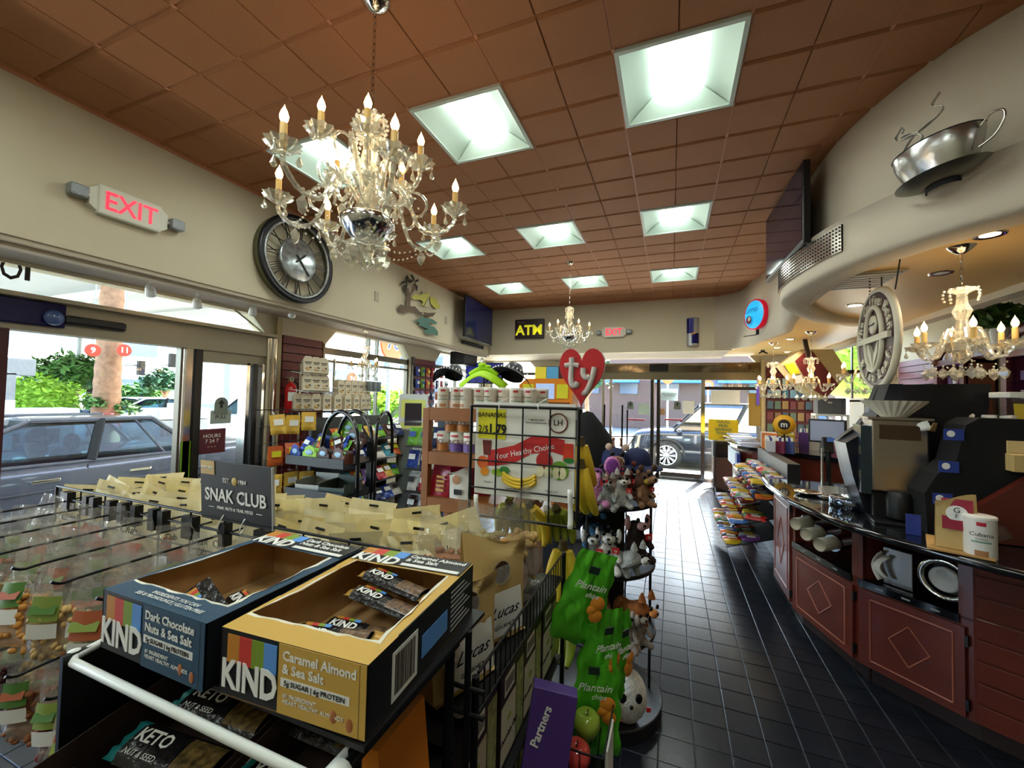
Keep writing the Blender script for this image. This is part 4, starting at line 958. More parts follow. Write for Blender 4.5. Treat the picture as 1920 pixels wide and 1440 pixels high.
# ATM sign, energy drink can, round neon sign
t = thing('atm_sign', 'dark sign with yellow letters ATM on the far wall', 'sign', (-2.54, YF, 2.88)); MB().bbox((0, -.03, 0), (.58, .06, .37), .008).build('sign_box', M('sign_maroon', (44, 22, 24), .4), t)
text('ATM', .26, M('atm_yellow', (225, 220, 40), .5, emit=.5), t, (0, -.062, -.035), FRONT, bold=.03, sx=1.0); text('Bitcoin', .05, M('atm_grey', (140, 130, 110), .5), t, (-.16, -.062, .13), FRONT)
t = thing('drink_can_sign', 'flattened blue and silver energy drink can sign on the far wall', 'sign', (.325, YF, 2.69))
m_cb = M('can_blue', (20, 16, 92), .2, .4); m_cs = M('can_silver', (176, 178, 180), .3, .7); hz = MB()
def canfn(u0, u1, z0, z1, m):
    mb = MB(); mb.grid(lambda u, v: (-.095+.19*(u0+(u1-u0)*u), -.075*math.sqrt(max(0, 1-(2*(u0+(u1-u0)*u)-1)**2))-.002, z0+(z1-z0)*v), 8, 2); return mb
canfn(0, .55, 0, .25, m_cb).build('upper_left', m_cb, t); canfn(.55, 1, 0, .25, m_cs).build('upper_right', m_cs, t); canfn(0, .38, -.17, 0, m_cs).build('lower_left', m_cs, t); canfn(.38, 1, -.17, 0, m_cb).build('lower_right', m_cb, t)
MB().lathe([(.09, -.205), (.095, -.17)], n=20, X=Matrix.Diagonal((1, .78, 1, 1))).lathe([(.095, .25), (.088, .262), (0, .262)], n=20, X=Matrix.Diagonal((1, .78, 1, 1))).build('rim', m_cs, t)
MB().prism([(-.05, -.02), (.03, .02), (.06, .015), (.045, -.005), (-.03, -.035)], -.085, -.075, 'y').build('emblem', M('can_tan', (200, 140, 80), .4), t)
t = thing('round_wall_sign', 'round glowing light-blue sign with a red rim and parrot emblem on the far right curve', 'sign', (1.09, 6.28, 2.75), rot=(0, 0, -PI/2+.45))
MB().lathe([(.20, 0), (.21, -.06), (.20, -.075), (.185, -.07)], n=32, ax='y', cap=False).build('rim', M('rim_red', (200, 20, 50), .3, emit=.25, ecol=(255, 20, 60)), t)
MB().lathe([(.188, -.072), (.12, -.09), (0, -.10)], n=32, ax='y').build('face', M('face_blue', (50, 190, 240), .3, emit=.55, ecol=(30, 170, 240)), t)
text('LOTTO', .07, m_navy, t, (-.02, -.10, .05), FRONT, shear=.3); MB().lathe([(.055, -.11), (.05, -.115), (0, -.115)], (-.05, 0, -.07), 16, ax='y').build('emblem', M('emblem_red', (120, 20, 40), .4), t)
MB().lathe([(.03, -.118), (0, -.118)], (-.03, 0, -.06), 12, ax='y').build('emblem', m_wlet, t); MB().rod((0, -.02, -.2), (0, -.02, -.27), .02, 8).rod((0, -.02, -.27), (-.14, -.12, -.28), .006).build('bracket', m_dk, t)
# security camera bracket
p = at(1430, 658, Z=ZS+.04); t = thing('security_camera', 'small black camera bracket on the lower ceiling near the far doors', 'camera', (p.x, p.y, ZS+.05))
MB().lathe([(.03, 0), (.035, -.02), (0, -.03)], n=12).build('base', m_black, t); MB().tube([(0, 0, -.02), (-.06, -.02, -.05)], .012).tube([(0, 0, -.02), (.07, .01, -.05)], .012).build('arm', m_black, t)
# steel coffee cup sculpture on the curved wall
m_st = M('brushed_steel', (190, 190, 188), .24, 1.0, bump=.15, bscale=25); m_st2 = M('brushed_steel_dark', (120, 116, 106), .35, .9)
cu_ = thing('cup_sculpture', 'steel coffee cup and saucer sculpture with curling steam ribbons on the right wall', 'wall sculpture', (1.185, 2.50, 2.66), rot=(0, -.10, math.radians(-52)))
def half(prof, name, m):  # bulging half vessel, flat side on the wall (y=0), bulging to -Y
    mb = MB(); N_ = 20; mb.grid(lambda u, v: ((lambda r, z: (-r*math.cos(PI*u), -.75*r*math.sin(PI*u), z))(*prof(v))), N_, 8); mb.grid(lambda u, v: ((lambda r, z: (-(r-.004)*math.cos(PI*u), -.75*(r-.004)*math.sin(PI*u), z))(*prof(v))), N_, 8); return mb.build(name, m, cu_)
half(lambda v: (.125+.045*math.sin(v*PI/2), -.0+.15*v), 'cup', m_st)
MB().tube([(-.17*math.cos(q), -.128*math.sin(q), .15) for q in [PI*k/16 for k in range(17)]], .003, 5).build('cup_rim', m_dk, cu_)
half(lambda v: (.05+.125*v, -.045+.04*v*v), 'saucer', m_st2)
half(lambda v: (.065, -.065+.03*v), 'saucer_foot', m_dk)
MB().tube(curve_pts([(.165, -.04, .12), (.20, -.04, .15), (.235, -.04, .14), (.235, -.04, .10), (.20, -.04, .05), (.15, -.04, .03)]), .005, 6).build('handle', m_chrome, cu_)
def ribbon(pts, w_=.016):
    P = curve_pts(pts, 7); mb = MB(); v = []
    for i, p in enumerate(P):
        t_ = (P[min(i+1, len(P)-1)]-P[max(i-1, 0)]).normalized(); n_ = Vector((0, 1, .25*math.sin(i*.5)))
        v += [p-n_*w_/2, p+n_*w_/2]
    mb.add(v, [(2*i, 2*i+1, 2*i+3, 2*i+2) for i in range(len(P)-1)], None, True); o_ = mb.build('steam_ribbon', m_st, cu_); so = o_.modifiers.new('s', 'SOLIDIFY'); so.thickness = .002
ribbon([(-.09, -.05, .15), (-.10, -.05, .19), (-.06, -.05, .235), (-.02, -.05, .25), (.04, -.05, .27), (.06, -.05, .30), (.03, -.05, .325), (.03, -.05, .345), (.06, -.05, .375)])
ribbon([(.0, -.06, .15), (-.03, -.06, .18), (-.02, -.06, .21), (-.05, -.06, .235), (-.11, -.06, .245), (-.12, -.06, .275), (-.09, -.06, .31)])
ribbon([(-.02, -.07, .225), (-.06, -.07, .25), (-.095, -.07, .252)]); ribbon([(-.09, -.07, .27), (-.08, -.07, .29)])

# hanging oval coffee sign, facing the aisle
m_ow = M('sign_cream_paint', (196, 188, 166), .45); m_om = M('sign_mauve', (70, 44, 46), .4); m_om2 = M('sign_mauve_pale', (150, 136, 140), .4)
sg_ = thing('hanging_sign', 'round mauve and cream carved coffee shop sign hanging on a chain over the counter', 'sign', (1.25, 3.27, 1.99), rot=(0, 0, -PI/2-.06))
MB().lathe([(.0, -.012), (.32, -.012), (.325, -.02), (.32, -.03), (.30, -.032), (0, -.032)], n=56, ax='y').build('board', m_om, sg_)
MB().lathe([(.322, -.008), (.332, -.012), (.33, -.03), (.312, -.042), (.300, -.040), (.300, -.03)], n=56, ax='y', cap=False).build('outer_rim', m_ow, sg_)
MB().tube([(.135*math.cos(q), -.040, .205*math.sin(q)) for q in [2*PI*k/40 for k in range(40)]], .016, 6, closed=True).build('inner_oval', m_ow, sg_)
MB().lathe([(.0, -.05), (.058, -.046), (.062, -.036), (.0, -.032)], (-.01, 0, .095), 24, ax='y', X=Matrix.Diagonal((1, 1, 1, 1))).build('coffee_bean', m_ow, sg_)
MB().tube(curve_pts([(-.06, -.05, .088), (-.03, -.053, .096), (.0, -.053, .09), (.035, -.05, .10)]), .004, 5).build('bean_crease', m_om, sg_)
MB().cbox((0, -.045, .0), (.50, .02, .038), X=Matrix.Rotation(-.0, 4, 'Y')).build('middle_bar', m_ow, sg_)
for sgn in (-1, 1):
    pl = [(0, -.19), (sgn*.02, -.10), (sgn*.065, -.04), (sgn*.085, -.02), (sgn*.08, -.09), (sgn*.035, -.15), (sgn*.012, -.20)]
    MB().prism(pl, -.05, -.032, 'y').build('tea_leaf', m_ow, sg_)
def arc_text(body, r, a0, a1, size, flip=False):
    n = len(body)
    for k, c in enumerate(body):
        if c == ' ': continue
        a = math.radians(a0+(a1-a0)*k/(n-1)); x, z = r*math.cos(a), r*math.sin(a); rr = a-PI/2 if not flip else a+PI/2
        e = Matrix.Rotation(-rr, 4, 'Y') @ Matrix.Rotation(PI/2, 4, 'X')
        o_ = text(c, size, m_ow, sg_, (x, -.036, z), e.to_euler(), ext=.007, bold=.02)
arc_text('The Coffee Bean', .245, 172, 12, .088); arc_text('& Tea Leaf.', .245, 215, 342, .088, True)
q0 = Vector((0, 0, .335)); MB().tube([(-.0, 0, .33), (.0, 0, .40)], .004).tube([(.20, 0, .27), (.28, 0, ZS+.05-1.99)], .004).build('chain', m_dk, sg_)
ln = MB()
for k in range(9): ln.ball((-.2-.0*k, 0, .27+k*.022), .006, 6)
ln.build('chain', m_dk, sg_)
# ================================================================ FOREGROUND GONDOLA
m_wire = M('black_wire', (22, 22, 26), .38, .3); m_wwire = M('white_wire', (226, 230, 226), .35)
m_film = clear_mat('clear_film', (250, 250, 250), .11, .14, (222, 218, 210), .20, bump=1.0, bscale=22)
m_film2 = clear_mat('granola_film', (250, 250, 250), .07, .15, (225, 222, 214), .08, bump=.9, bscale=26)
m_kraft = M('kraft_paper', (196, 166, 108), .75, bump=.15, bscale=60); m_kraft_in = M('carton_inside', (182, 142, 92), .85, noise_amt=.1, nscale=30)
m_cream = M('cream_pouch', (244, 232, 190), .6, noise_amt=.06, nscale=18)
m_torn = M('torn_white_card', (236, 232, 216), .9)
RT, YG = 1.195, .82       # rail height and plane of the gridwall

def gridwall(name, label, cat, x0, x1, z0, z1, loc, rz=0, dx=.076, dz=.152, r=.0026):
    t = thing(name, label, cat, loc, rz); f = MB()
    for x in (x0, x1): f.tube([(x, 0, z0), (x, 0, z1)], r*1.9, 6)
    for z in (z0, z1): f.tube([(x0, 0, z), (x1, 0, z)], r*1.6, 6)
    f.build('frame', m_wire, t); n = max(1, round((x1-x0)/dx)); k = max(1, round((z1-z0)/dz)); v0 = h0 = None
    for i in range(1, n):
        if v0 is None: v0 = MB().tube([(0, .004, z0), (0, .004, z1)], r, 5).build('upright_wire', m_wire, t, (x0+i*(x1-x0)/n, 0, 0))
        else: d = dup(v0, parent=t); d.location = (x0+i*(x1-x0)/n, 0, 0)
    for i in range(1, k):
        if h0 is None: h0 = MB().tube([(x0, 0, 0), (x1, 0, 0)], r, 5).build('cross_wire', m_wire, t, (0, 0, z0+i*(z1-z0)/k))
        else: d = dup(h0, parent=t); d.location = (0, 0, z0+i*(z1-z0)/k)
    return t
g = gridwall('display_gridwall', 'black wire gridwall with pegs between the nut bags and the cream pouches', 'display rack', -2.15, -.60, .12, RT, (0, YG, 0), dx=.155, dz=.108)
MB().tube([(-2.15, 0, RT-.04), (-.60, 0, RT-.04)], .004, 6).build('top_rail', m_wire, g)
# peg hooks: plate gripping the rail, peg with turned-up tip
HX = [-2.06+.17*k for k in range(9)]
pk0 = None
def peg(parent, x, z, d, L=.36):
    mb = MB(); mb.box((-.013, -.012, -.055), (.013, .012, .012))
    mb.tube(curve_pts([(0, 0, -.02), (0, d*L*.8, -.02), (0, d*(L-.02), -.022), (0, d*L, -.012)], 4), .0032, 6); return mb.build('peg_hook', m_wire, parent, (x, 0, z))
ph = {}
for x in HX:
    for z in (RT-.025, .93):
        if z in ph: q = dup(ph[z], parent=g); q.location = (x, 0, z)
        else: ph[z] = peg(g, x, z, -1)
bh = None
for k in range(11):
    x = -2.08+.145*k
    if bh: q = dup(bh, parent=g); q.location = (x, 0, RT-.025)
    else: bh = peg(g, x, RT-.025, 1, .34)

def pouch_mesh(w_, h_, d_, seed, top=.0, nu=9, nv=12, crink=.004, gather=0.0, lean=0.0):
    """closed pillow pouch: front and back skins meeting at the edges, thin and flat at the top seal. origin at top centre, hangs to -h"""
    q = random.Random(seed); ph_ = [q.uniform(0, 6) for _ in range(6)]; mb = MB()
    def skin(sg):
        def fn(u, v):
            x = (u-.5)*w_; z = -v*h_
            prof = (max(0, min(1, (v-top)/(1-top)))**.7)*(1-max(0, (v-.86)/.14)**2*.85)
            th = d_/2*prof*(1-abs(2*u-1)**2.6)
            c = crink*math.sin(u*17+v*9+ph_[0])*math.sin(v*13+ph_[1]+u*5) + crink*.7*math.sin(u*31+ph_[2])*math.cos(v*8+ph_[3])
            x *= 1-gather*(1-v)**2; edge = 1-abs(2*u-1)**6
            y = sg*th+c*edge*(1 if v > .02 else .3)+lean*(1-v)**2*.3*math.sin(u*3+ph_[4])
            return (x+.4*crink*math.sin(v*20+ph_[5]), y, z)
        return fn
    mb.grid(skin(-1), nu, nv); mb.grid(skin(1), nu, nv); return mb
def nuts_mesh(w_, h_, d_, seed, n, size, z0):
    q = random.Random(seed); mb = MB()
    for k in range(n):
        z = z0-q.random()*h_; x = q.uniform(-.5, .5)*w_*.86; lim = d_/2*(1-abs(2*x/w_)**2.4)*.9; y = q.choice((-1, 1))*lim*q.uniform(.55, 1)
        X = Matrix.Translation((x, y, z)) @ Matrix.Rotation(q.uniform(0, 6), 4, (q.random(), q.random(), q.random()+.1)); s_ = size*q.uniform(.7, 1.2)
        mb.ball((0, 0, 0), s_, 6, X=X, sc=(1, .6, .7))
    mb.cbox((0, 0, z0-h_*.5), (w_*.7, d_*.45, h_*.9)); return mb
nut_m = [M('nut_cashew', (214, 176, 112), .6), M('nut_almond', (150, 92, 52), .6), M('nut_raisin', (70, 30, 30), .4), M('nut_pistachio', (178, 166, 112), .6), M('nut_mix', (200, 140, 62), .6), M('nut_cranberry', (120, 32, 34), .5)]
lab_m = [M('label_green', (76, 120, 50), .5), M('label_orange', (176, 92, 56), .5), M('label_lime', (130, 150, 66), .5)]
def nut_bag(i, kind, lm):
    W_, H_, D_ = .145, .27, .055
    t = thing('nut_bag', '', 'snack bag')
    pouch_mesh(W_, H_, D_, 100+i, top=.36, crink=.008, gather=.42).build('clear_film', m_film, t)
    nuts_mesh(W_, .13, D_, 200+i, 75, .011 if kind != 2 else .009, -.135).build('nuts', nut_m[kind], t, kind='stuff')
    lb = MB(); lb.grid(lambda u, v: (-.050+.060*u, -.016-.012*v-.006*math.sin(u*3), -.105-.055*v), 4, 4); l_ = lb.build('label', lm, t)
    MB().grid(lambda u, v: (-.048+.054*u, -.024-.010*v, -.125-.016*v), 3, 2).build('label_band', lab_m[(i+1) % 3], l_)
    MB().grid(lambda u, v: (-.05+.062*u, -.030-.003*math.sin(u*3), -.165-.035*v), 3, 2).build('price_sticker', m_white, t)
    return t
protos = [nut_bag(k, kd, lab_m[k % 3]) for k, kd in enumerate([4, 2, 0, 1, 3, 5])]
kinds_txt = ['yellow mixed nuts', 'dark raisins', 'pale cashews', 'brown almonds', 'greenish pistachios', 'red cranberries']
used_p = set(); ordn = ['front', 'second', 'third', 'rear']
col_n = ['far-left', 'eighth', 'seventh', 'sixth', 'fifth', 'fourth', 'third', 'second', 'nearest']
for ri, (z, L0) in enumerate([(RT-.03, .30), (.915, .30)]):
    for ci, x in enumerate(HX):
        if ri == 1 and x > -.95: continue
        for k in range(4 if ri == 0 else 2):
            pi_ = (ci*2+k+ri*3+(1 if ci == 6 else 0)) % 6
            y = YG-L0+.035+k*.075
            lab = 'clear bag of %s, %s on the %s peg from the boxes, %s row' % (kinds_txt[pi_], ordn[k], ['last', 'eighth', 'seventh', 'sixth', 'fifth', 'fourth', 'third', 'second', 'first'][ci], 'top' if ri == 0 else 'lower')
            if pi_ not in used_p: t = protos[pi_]; used_p.add(pi_); t['label'] = lab
            else: t = dup(protos[pi_], lab)
            t.location = (x+R.uniform(-.012, .012), y, z+R.uniform(-.006, .016)); t.rotation_euler = (R.uniform(-.16, .05), R.uniform(-.10, .10), R.uniform(.2, .9)); t['group'] = 'clear bags of nuts on the left pegs'
            s_ = R.uniform(.95, 1.1); t.scale = (s_, s_, s_)
# cream pouches on the far side
def cream_pouch():
    t = thing('cream_pouch', '', 'snack pouch'); mb = pouch_mesh(.15, .22, .05, 300, top=.2, crink=.006); mb.build('pouch', m_cream, t)
    text('Snak\nClub', .03, m_klet, t, (-.02, -.031, -.10), FRONT); MB().grid(lambda u, v: (-.04+.08*u, -.031, -.15-.04*v), 2, 2).build('logo_patch', M('patch_orange', (222, 84, 40), .5), t)
    MB().cbox((.0, -.006, -.018), (.03, .003, .007)).build('hang_slot', m_klet, t); return t
cp0 = cream_pouch(); firstc = True
for k in range(11):
    for j in range(4):
        x = -2.08+.145*k+R.uniform(-.018, .018); y = YG+.065+.082*j
        lab = 'cream pouch, %s from the wire rail on the %s peg column counted from the right' % (['first', 'second', 'third', 'fourth'][j], ['eleventh', 'tenth', 'ninth', 'eighth', 'seventh', 'sixth', 'fifth', 'fourth', 'third', 'second', 'first'][k])
        t = cp0 if firstc else dup(cp0); firstc = False; t['label'] = lab; t['group'] = 'cream pouches behind the wire rail'
        t.location = (x, y, RT-.005+R.uniform(-.012, .03)); t.rotation_euler = (R.uniform(-.45, .3), R.uniform(-.25, .25), R.uniform(-.1, .9))
# SNAK CLUB sign on the rail
sn = thing('header_sign', 'black card sign reading SNAK CLUB tied to the wire rail', 'sign', (-1.165, YG, RT-.01), rot=(.06, 0, 0))
MB().bbox((0, 0, .088), (.30, .006, .175), .002).build('card', M('card_black', (36, 38, 42), .55), sn)
MB().box((.148, -.0036, .0), (.1515, .0036, .175)).build('card_edge', M('card_edge', (180, 180, 176), .7), sn)
text('SNAK CLUB', .052, m_wlet, sn, (0, -.0045, .075), FRONT, bold=.018, sx=.93); text('SNAK NUTS & TRAIL MIXES', .0125, m_wlet, sn, (0, -.0045, .04), FRONT)
MB().cbox((-.10, -.0045, .04), (.022, .001, .0015)).cbox((.10, -.0045, .04), (.022, .001, .0015)).build('rule', m_wlet, sn)
text('EST.      1984', .018, m_wlet, sn, (0, -.0045, .122), FRONT); MB().ball((0, -.004, .122), .012, 12, sc=(1, .15, 1)).build('nut_emblem', M('emblem_gold', (190, 160, 80), .5), sn)
MB().box((-.145, -.0048, .135), (-.085, -.0036, .175)).build('gold_ribbon', M('ribbon_gold', (196, 164, 92), .5), sn); text('NON GMO', .011, m_wlet, sn, (-.115, -.0055, .155), FRONT)
for x in (-.055, .035): MB().tube([(x+.006*math.cos(q), .012*math.sin(q)-.004, .0+.022*math.sin(q+1)) for q in [2*PI*k/10 for k in range(10)]], .0018, 5, closed=True).build('cable_tie', m_wlet, sn)

# ---- end-cap stand: posts, top shelf, white front rail, lower shelf
ec = thing('end_cap_stand', 'black wire end-cap stand with a white front rail, holding the bar boxes', 'display stand', (0, 0, 0))
for x, y in ((-.325, .585), (-.325, .375), (-.80, .60)): MB().tube([(x, y, 0), (x, y, 1.19 if y > .5 else 1.17)], .008, 8).build('post', m_wire, ec)
sh = MB().box((-.79, .36, 1.186), (-.30, .66, 1.192)); sh.build('top_shelf', m_black, ec)
MB().box((-.805, .32, .45), (-.797, .66, 1.185)).build('side_panel', m_black, ec)
MB().tube([(-.80, .385, 1.185), (-.80, .335, 1.178), (-.79, .328, 1.176), (-.345, .335, 1.165), (-.335, .345, 1.165), (-.335, .46, 1.165)], .0058, 8).tube([(-.80, .385, 1.185), (-.765, .40, 1.188)], .0055, 8).ball((-.805, .335, 1.178), .010, 8).build('front_rail', m_wwire, ec)
MB().tube([(-.322, .33, 1.165), (-.322, .60, 1.165)], .007, 8).build('side_tube', m_wire, ec); MB().lathe([(.009, -.012), (.013, -.010), (.013, .010), (.009, .012)], (-.322, .345, 1.165), 12, ax='y').build('collar', m_wwire, ec)
lo_ = MB().box((-.79, .22, .97), (-.33, .62, .975)); lo_.build('lower_shelf', m_black, ec)
MB().tube([(-.30, .60, .70), (-.30, .60, 1.19)], .006, 6).tube([(-.325, .60, 1.10), (-.27, .60, 1.10)], .004, 6).tube([(-.325, .60, 1.06), (-.27, .60, 1.06)], .004, 6).build('bracket', m_wire, ec)

# ---- bar cartons
ST = [M('stripe_ochre', (200, 132, 44), .5), M('stripe_red', (206, 60, 50), .5), M('stripe_green', (126, 156, 44), .5), M('stripe_blue', (92, 152, 226), .5)]
def bar_carton(lab, x0, y0, z0, W_, L_, H_, face, face_rgb, lines, sc_=1.0):
    t = thing('bar_carton', lab, 'carton', (x0, y0, z0)); mf = M(face, face_rgb, .5); mk = M('carton_black', (20, 22, 28), .45); th = .0018
    b = MB(); b.box((0, 0, 0), (W_, L_, th), m_kraft_in)
    def wall(a, c): b.box(a, c)
    b.box((0, 0, 0), (W_, th, H_), mk).box((0, L_-th, 0), (W_, L_, H_), mk).box((0, 0, 0), (th, L_, H_), mk).box((W_-th, 0, 0), (W_, L_, H_), mk)
    b.build('carton_shell', None, t)
    i_ = MB(); e = th+.0004; i_.box((e, e, th), (W_-e, e+.0006, H_-.002)).box((e, L_-e-.0006, th), (W_-e, L_-e, H_-.002)).box((e, e, th), (e+.0006, L_-e, H_-.002)).box((W_-e-.0006, e, th), (W_-e, L_-e, H_-.002)); i_.build('kraft_lining', m_kraft_in, t)
    # top rim left after the window was torn out: ragged inner edge
    q = random.Random(int(W_*1000)+int(x0*100)); fr = MB(); fw, bw_, sw_ = .032, .060, .010
    P = []
    def rag(a, b_, n, amp): return [tuple(Vector(a).lerp(Vector(b_), k/n)+Vector((q.uniform(-amp, amp), q.uniform(-amp, amp), 0))) for k in range(n)]
    inner = rag((sw_, fw, 0), (W_-sw_-.006, fw+.004, 0), 14, .0014)+rag((W_-sw_-.006, fw+.004, 0), (W_-sw_-.01, L_-bw_, 0), 10, .0022)+rag((W_-sw_-.01, L_-bw_, 0), (sw_+.012, L_-bw_, 0), 14, .0008)+rag((sw_+.012, L_-bw_, 0), (sw_, fw, 0), 10, .0012)
    def out(p):    # matching outer point by straight projection
        x, y = p[0], p[1]; d = [(x, 'l'), (W_-x, 'r'), (y, 'f'), (L_-y, 'b')]; return None
    outer = []
    n1, n2, n3, n4 = 14, 10, 14, 10
    outer += [(W_*k/n1, 0, 0) for k in range(n1)]+[(W_, L_*k/n2, 0) for k in range(n2)]+[(W_*(1-k/n3), L_, 0) for k in range(n3)]+[(0, L_*(1-k/n4), 0) for k in range(n4)]
    N = len(outer); vs = [(p[0], p[1], H_) for p in outer]+[(p[0], p[1], H_+.0015*math.sin(p[1]*40)) for p in inner]
    fr.add(vs, [(k, (k+1) % N, N+(k+1) % N, N+k) for k in range(N)]); fr.build('torn_top', mf, t)
    te = MB(); vs = [(p[0], p[1], H_+.0012+.0015*math.sin(p[1]*40)) for p in inner]; k_ = []
    cx_, cy_ = W_/2, L_/2
    for p in inner: f_ = q.uniform(.010, .055); k_.append((p[0]+(p[0]-cx_)*f_, p[1]+(p[1]-cy_)*f_*.6, H_+.0012))
    te.add(vs+k_, [(k, (k+1) % N, N+(k+1) % N, N+k) for k in range(N)]); te.build('torn_edge', m_torn, t)
    # back strip print
    bs = MB().box((.002, L_-bw_+.006, H_+.0012), (W_-.002, L_-.001, H_+.002), mk); bs.build('back_flap', None, t)
    for k in range(4): MB().box((.004+.42*W_*k/4, L_-.028, H_+.002), (.004+.42*W_*(k+1)/4, L_-.002, H_+.0026), ST[k]).build('colour_stripe', None, t)
    text('KIND', .040, m_wlet, t, (.23*W_, L_-.044, H_+.0026), (0, 0, 0), bold=.03, sx=.92)
    text(lines[0]+'\n'+lines[1], .0155, m_wlet, t, (.47*W_, L_-.022, H_+.0026), (0, 0, 0), align='LEFT', bold=.02)
    MB().box((.47*W_, L_-.052, H_+.002), (W_-.006, L_-.043, H_+.0026), m_wlet).build('fact_strip', None, t)
    # front print
    f2 = MB().box((.43*W_, -.0008, .001), (W_-.001, 0, H_-.001), mf); f2.box((W_-.010, -.001, .001), (W_-.0095, 0, H_-.002), mk); f2.build('front_panel', None, t)
    for k in range(4): MB().box((.012+.36*W_*k/4, -.001, H_*.52), (.012+.36*W_*(k+1)/4, 0, H_*.93), ST[k]).build('colour_stripe', None, t)
    text('KIND', .052*H_/.09, m_wlet, t, (.225*W_, -.0014, H_*.33), FRONT, bold=.03, sx=.72*W_/.2)
    text(lines[0]+'\n'+lines[1], .0138*W_/.2, m_wlet, t, (.46*W_, -.0014, H_*.74), FRONT, align='LEFT', bold=.02, ext=.0003)
    MB().box((.45*W_, -.0012, H_*.40), (W_-.022, 0, H_*.52), m_wlet).build('fact_strip', None, t)
    text('5g SUGAR | 6g PROTEIN', .0076*W_/.2, M('print_dark', (60, 60, 56), .6), t, (.675*W_, -.002, H_*.46), FRONT, ext=.0003)
    text('#1 INGREDIENT\nHEART HEALTHY ALMONDS', .0062*W_/.2, m_wlet, t, (.47*W_, -.0014, H_*.24), FRONT, align='LEFT', ext=.0003)
    for (ax_, az_) in ((.80, .20), (.90, .15)): MB().ball((ax_*W_, -.001, az_*H_), .0065, 10, sc=(.75, .15, 1.15)).build('almond_print', M('almond_print', (172, 104, 60), .6), t)
    # right side print: barcode, blue block, small copy
    bc = MB().box((W_, L_*.16, H_*.10), (W_+.0006, L_*.36, H_*.82), m_wlet); bc.build('barcode_panel', None, t); br = MB(); y = L_*.18
    while y < L_*.34: w__ = q.choice((.0008, .0014, .002)); br.box((W_+.0006, y, H_*.18), (W_+.001, y+w__, H_*.76)); y += w__+q.choice((.0012, .0018))
    br.build('barcode', m_klet, t, kind='stuff'); MB().box((W_, L_*.40, H_*.25), (W_+.0006, L_*.66, H_*.62), ST[3]).build('blue_block', None, t)
    sm = MB()
    for r_ in range(9): sm.box((W_+.0004, L_*.70, H_*(.12+.09*r_)), (W_+.001, L_*(.95-.04*(r_ % 3)), H_*(.145+.09*r_)))
    sm.build('small_print', M('print_grey', (170, 170, 170), .6), t, kind='stuff')
    return t
KX, KZ = -.515, 1.193
bar_carton('caramel-coloured open bar carton reading KIND Caramel Almond & Sea Salt, nearest the camera', -.518, .352, KZ, .216, .285, .081, 'caramel_card', (204, 164, 78), ['Caramel Almond', '& Sea Salt'])
bpy.data.objects['bar_carton'].rotation_euler = (0, 0, .06)
bar_carton('dark blue open bar carton reading KIND Dark Chocolate Nuts & Sea Salt', -.762, .345, KZ, .226, .275, .084, 'navy_card', (34, 70, 96), ['Dark Chocolate', 'Nuts & Sea Salt'])
text('INGREDIENTS YOU CAN\nSEE & PRONOUNCE | GLUTEN FREE', .009, m_wlet, bpy.data.objects['bar_carton.001'], (.128, .016, .0862), (0, 0, 0), ext=.0002)
# bars lying in the cartons
m_wrap = M('wrapper_black', (26, 24, 26), .25, bump=.3, bscale=80); m_wrapg = M('wrapper_gold', (186, 146, 70), .35, .3); m_win = M('bar_window', (110, 84, 62), .3, noise_amt=.7, nscale=160)
def snack_bar(win=True):
    t = thing('snack_bar', '', 'snack bar'); L_, W_, H_ = .135, .036, .017
    mb = MB(); mb.grid(lambda u, v: ((u-.5)*L_*.86, (v-.5)*W_, H_*.5*(1-abs(2*v-1)**4)+.001*math.sin(u*40)), 10, 6).grid(lambda u, v: ((u-.5)*L_*.86, (v-.5)*W_, -H_*.5*(1-abs(2*v-1)**4)), 10, 6)
    mb.build('wrapper', m_wrap, t)
    for s_ in (-1, 1): MB().grid(lambda u, v: (s_*(L_*.42+u*.014), (v-.5)*W_, .0015*math.sin(v*40)+H_*.15*(1-u)), 2, 8).build('crimped_end', m_wrapg, t)
    MB().grid(lambda u, v: (.01+u*L_*.34, (v-.5)*W_*.8, H_*.5*(1-abs((2*v-1)*.8)**4)+.0006), 5, 5).build('clear_window', m_win, t)
    for k in range(4): MB().box((-.05+.0105*k, .008, H_*.5), (-.05+.0105*(k+1), .013, H_*.5+.0008), ST[k]).build('colour_stripe', None, t)
    text('KIND', .019, m_wlet, t, (-.029, -.003, H_*.5+.0012), (0, 0, 0), ext=.0002, bold=.03); return t
sb = snack_bar(); bars = [((-.418, .565, KZ+.062), (.0, .1, -.08)), ((-.415, .535, KZ+.046), (.0, .1, -.04)), ((-.44, .455, KZ+.030), (.3, -.05, .12)), ((-.40, .425, KZ+.022), (.25, .05, .10)), ((-.43, .50, KZ+.016), (.1, 0, .05)), ((-.40, .475, KZ+.014), (0, 0, -.15)),
        ((-.635, .47, KZ+.022), (.2, 0, -.35)), ((-.60, .50, KZ+.020), (.1, 0, .45))]
bl = ['snack bar at the back of the caramel carton, against the far wall', 'snack bar just in front of the rearmost one in the caramel carton', 'snack bar with KIND lettering lying left in the caramel carton', 'snack bar with KIND lettering nearest the torn front of the caramel carton', 'snack bar under the tilted ones in the caramel carton', 'lowest snack bar in the caramel carton',
      'snack bar lying askew in the blue carton', 'snack bar with a turned end at the back of the blue carton']
for k, (l_, r_) in enumerate(bars):
    t = sb if k == 0 else dup(sb); t['label'] = bl[k]; t['group'] = 'snack bars in the open cartons'; t.location = l_; t.rotation_euler = r_
cd_ = thing('ingredient_card', 'black card with colour stripes and a white label lying in the blue carton', 'card', (-.665, .415, KZ+.045), rot=(.5, .15, -.3))
MB().cbox((0, 0, 0), (.11, .06, .0015), m_wrap).build('card', None, cd_)
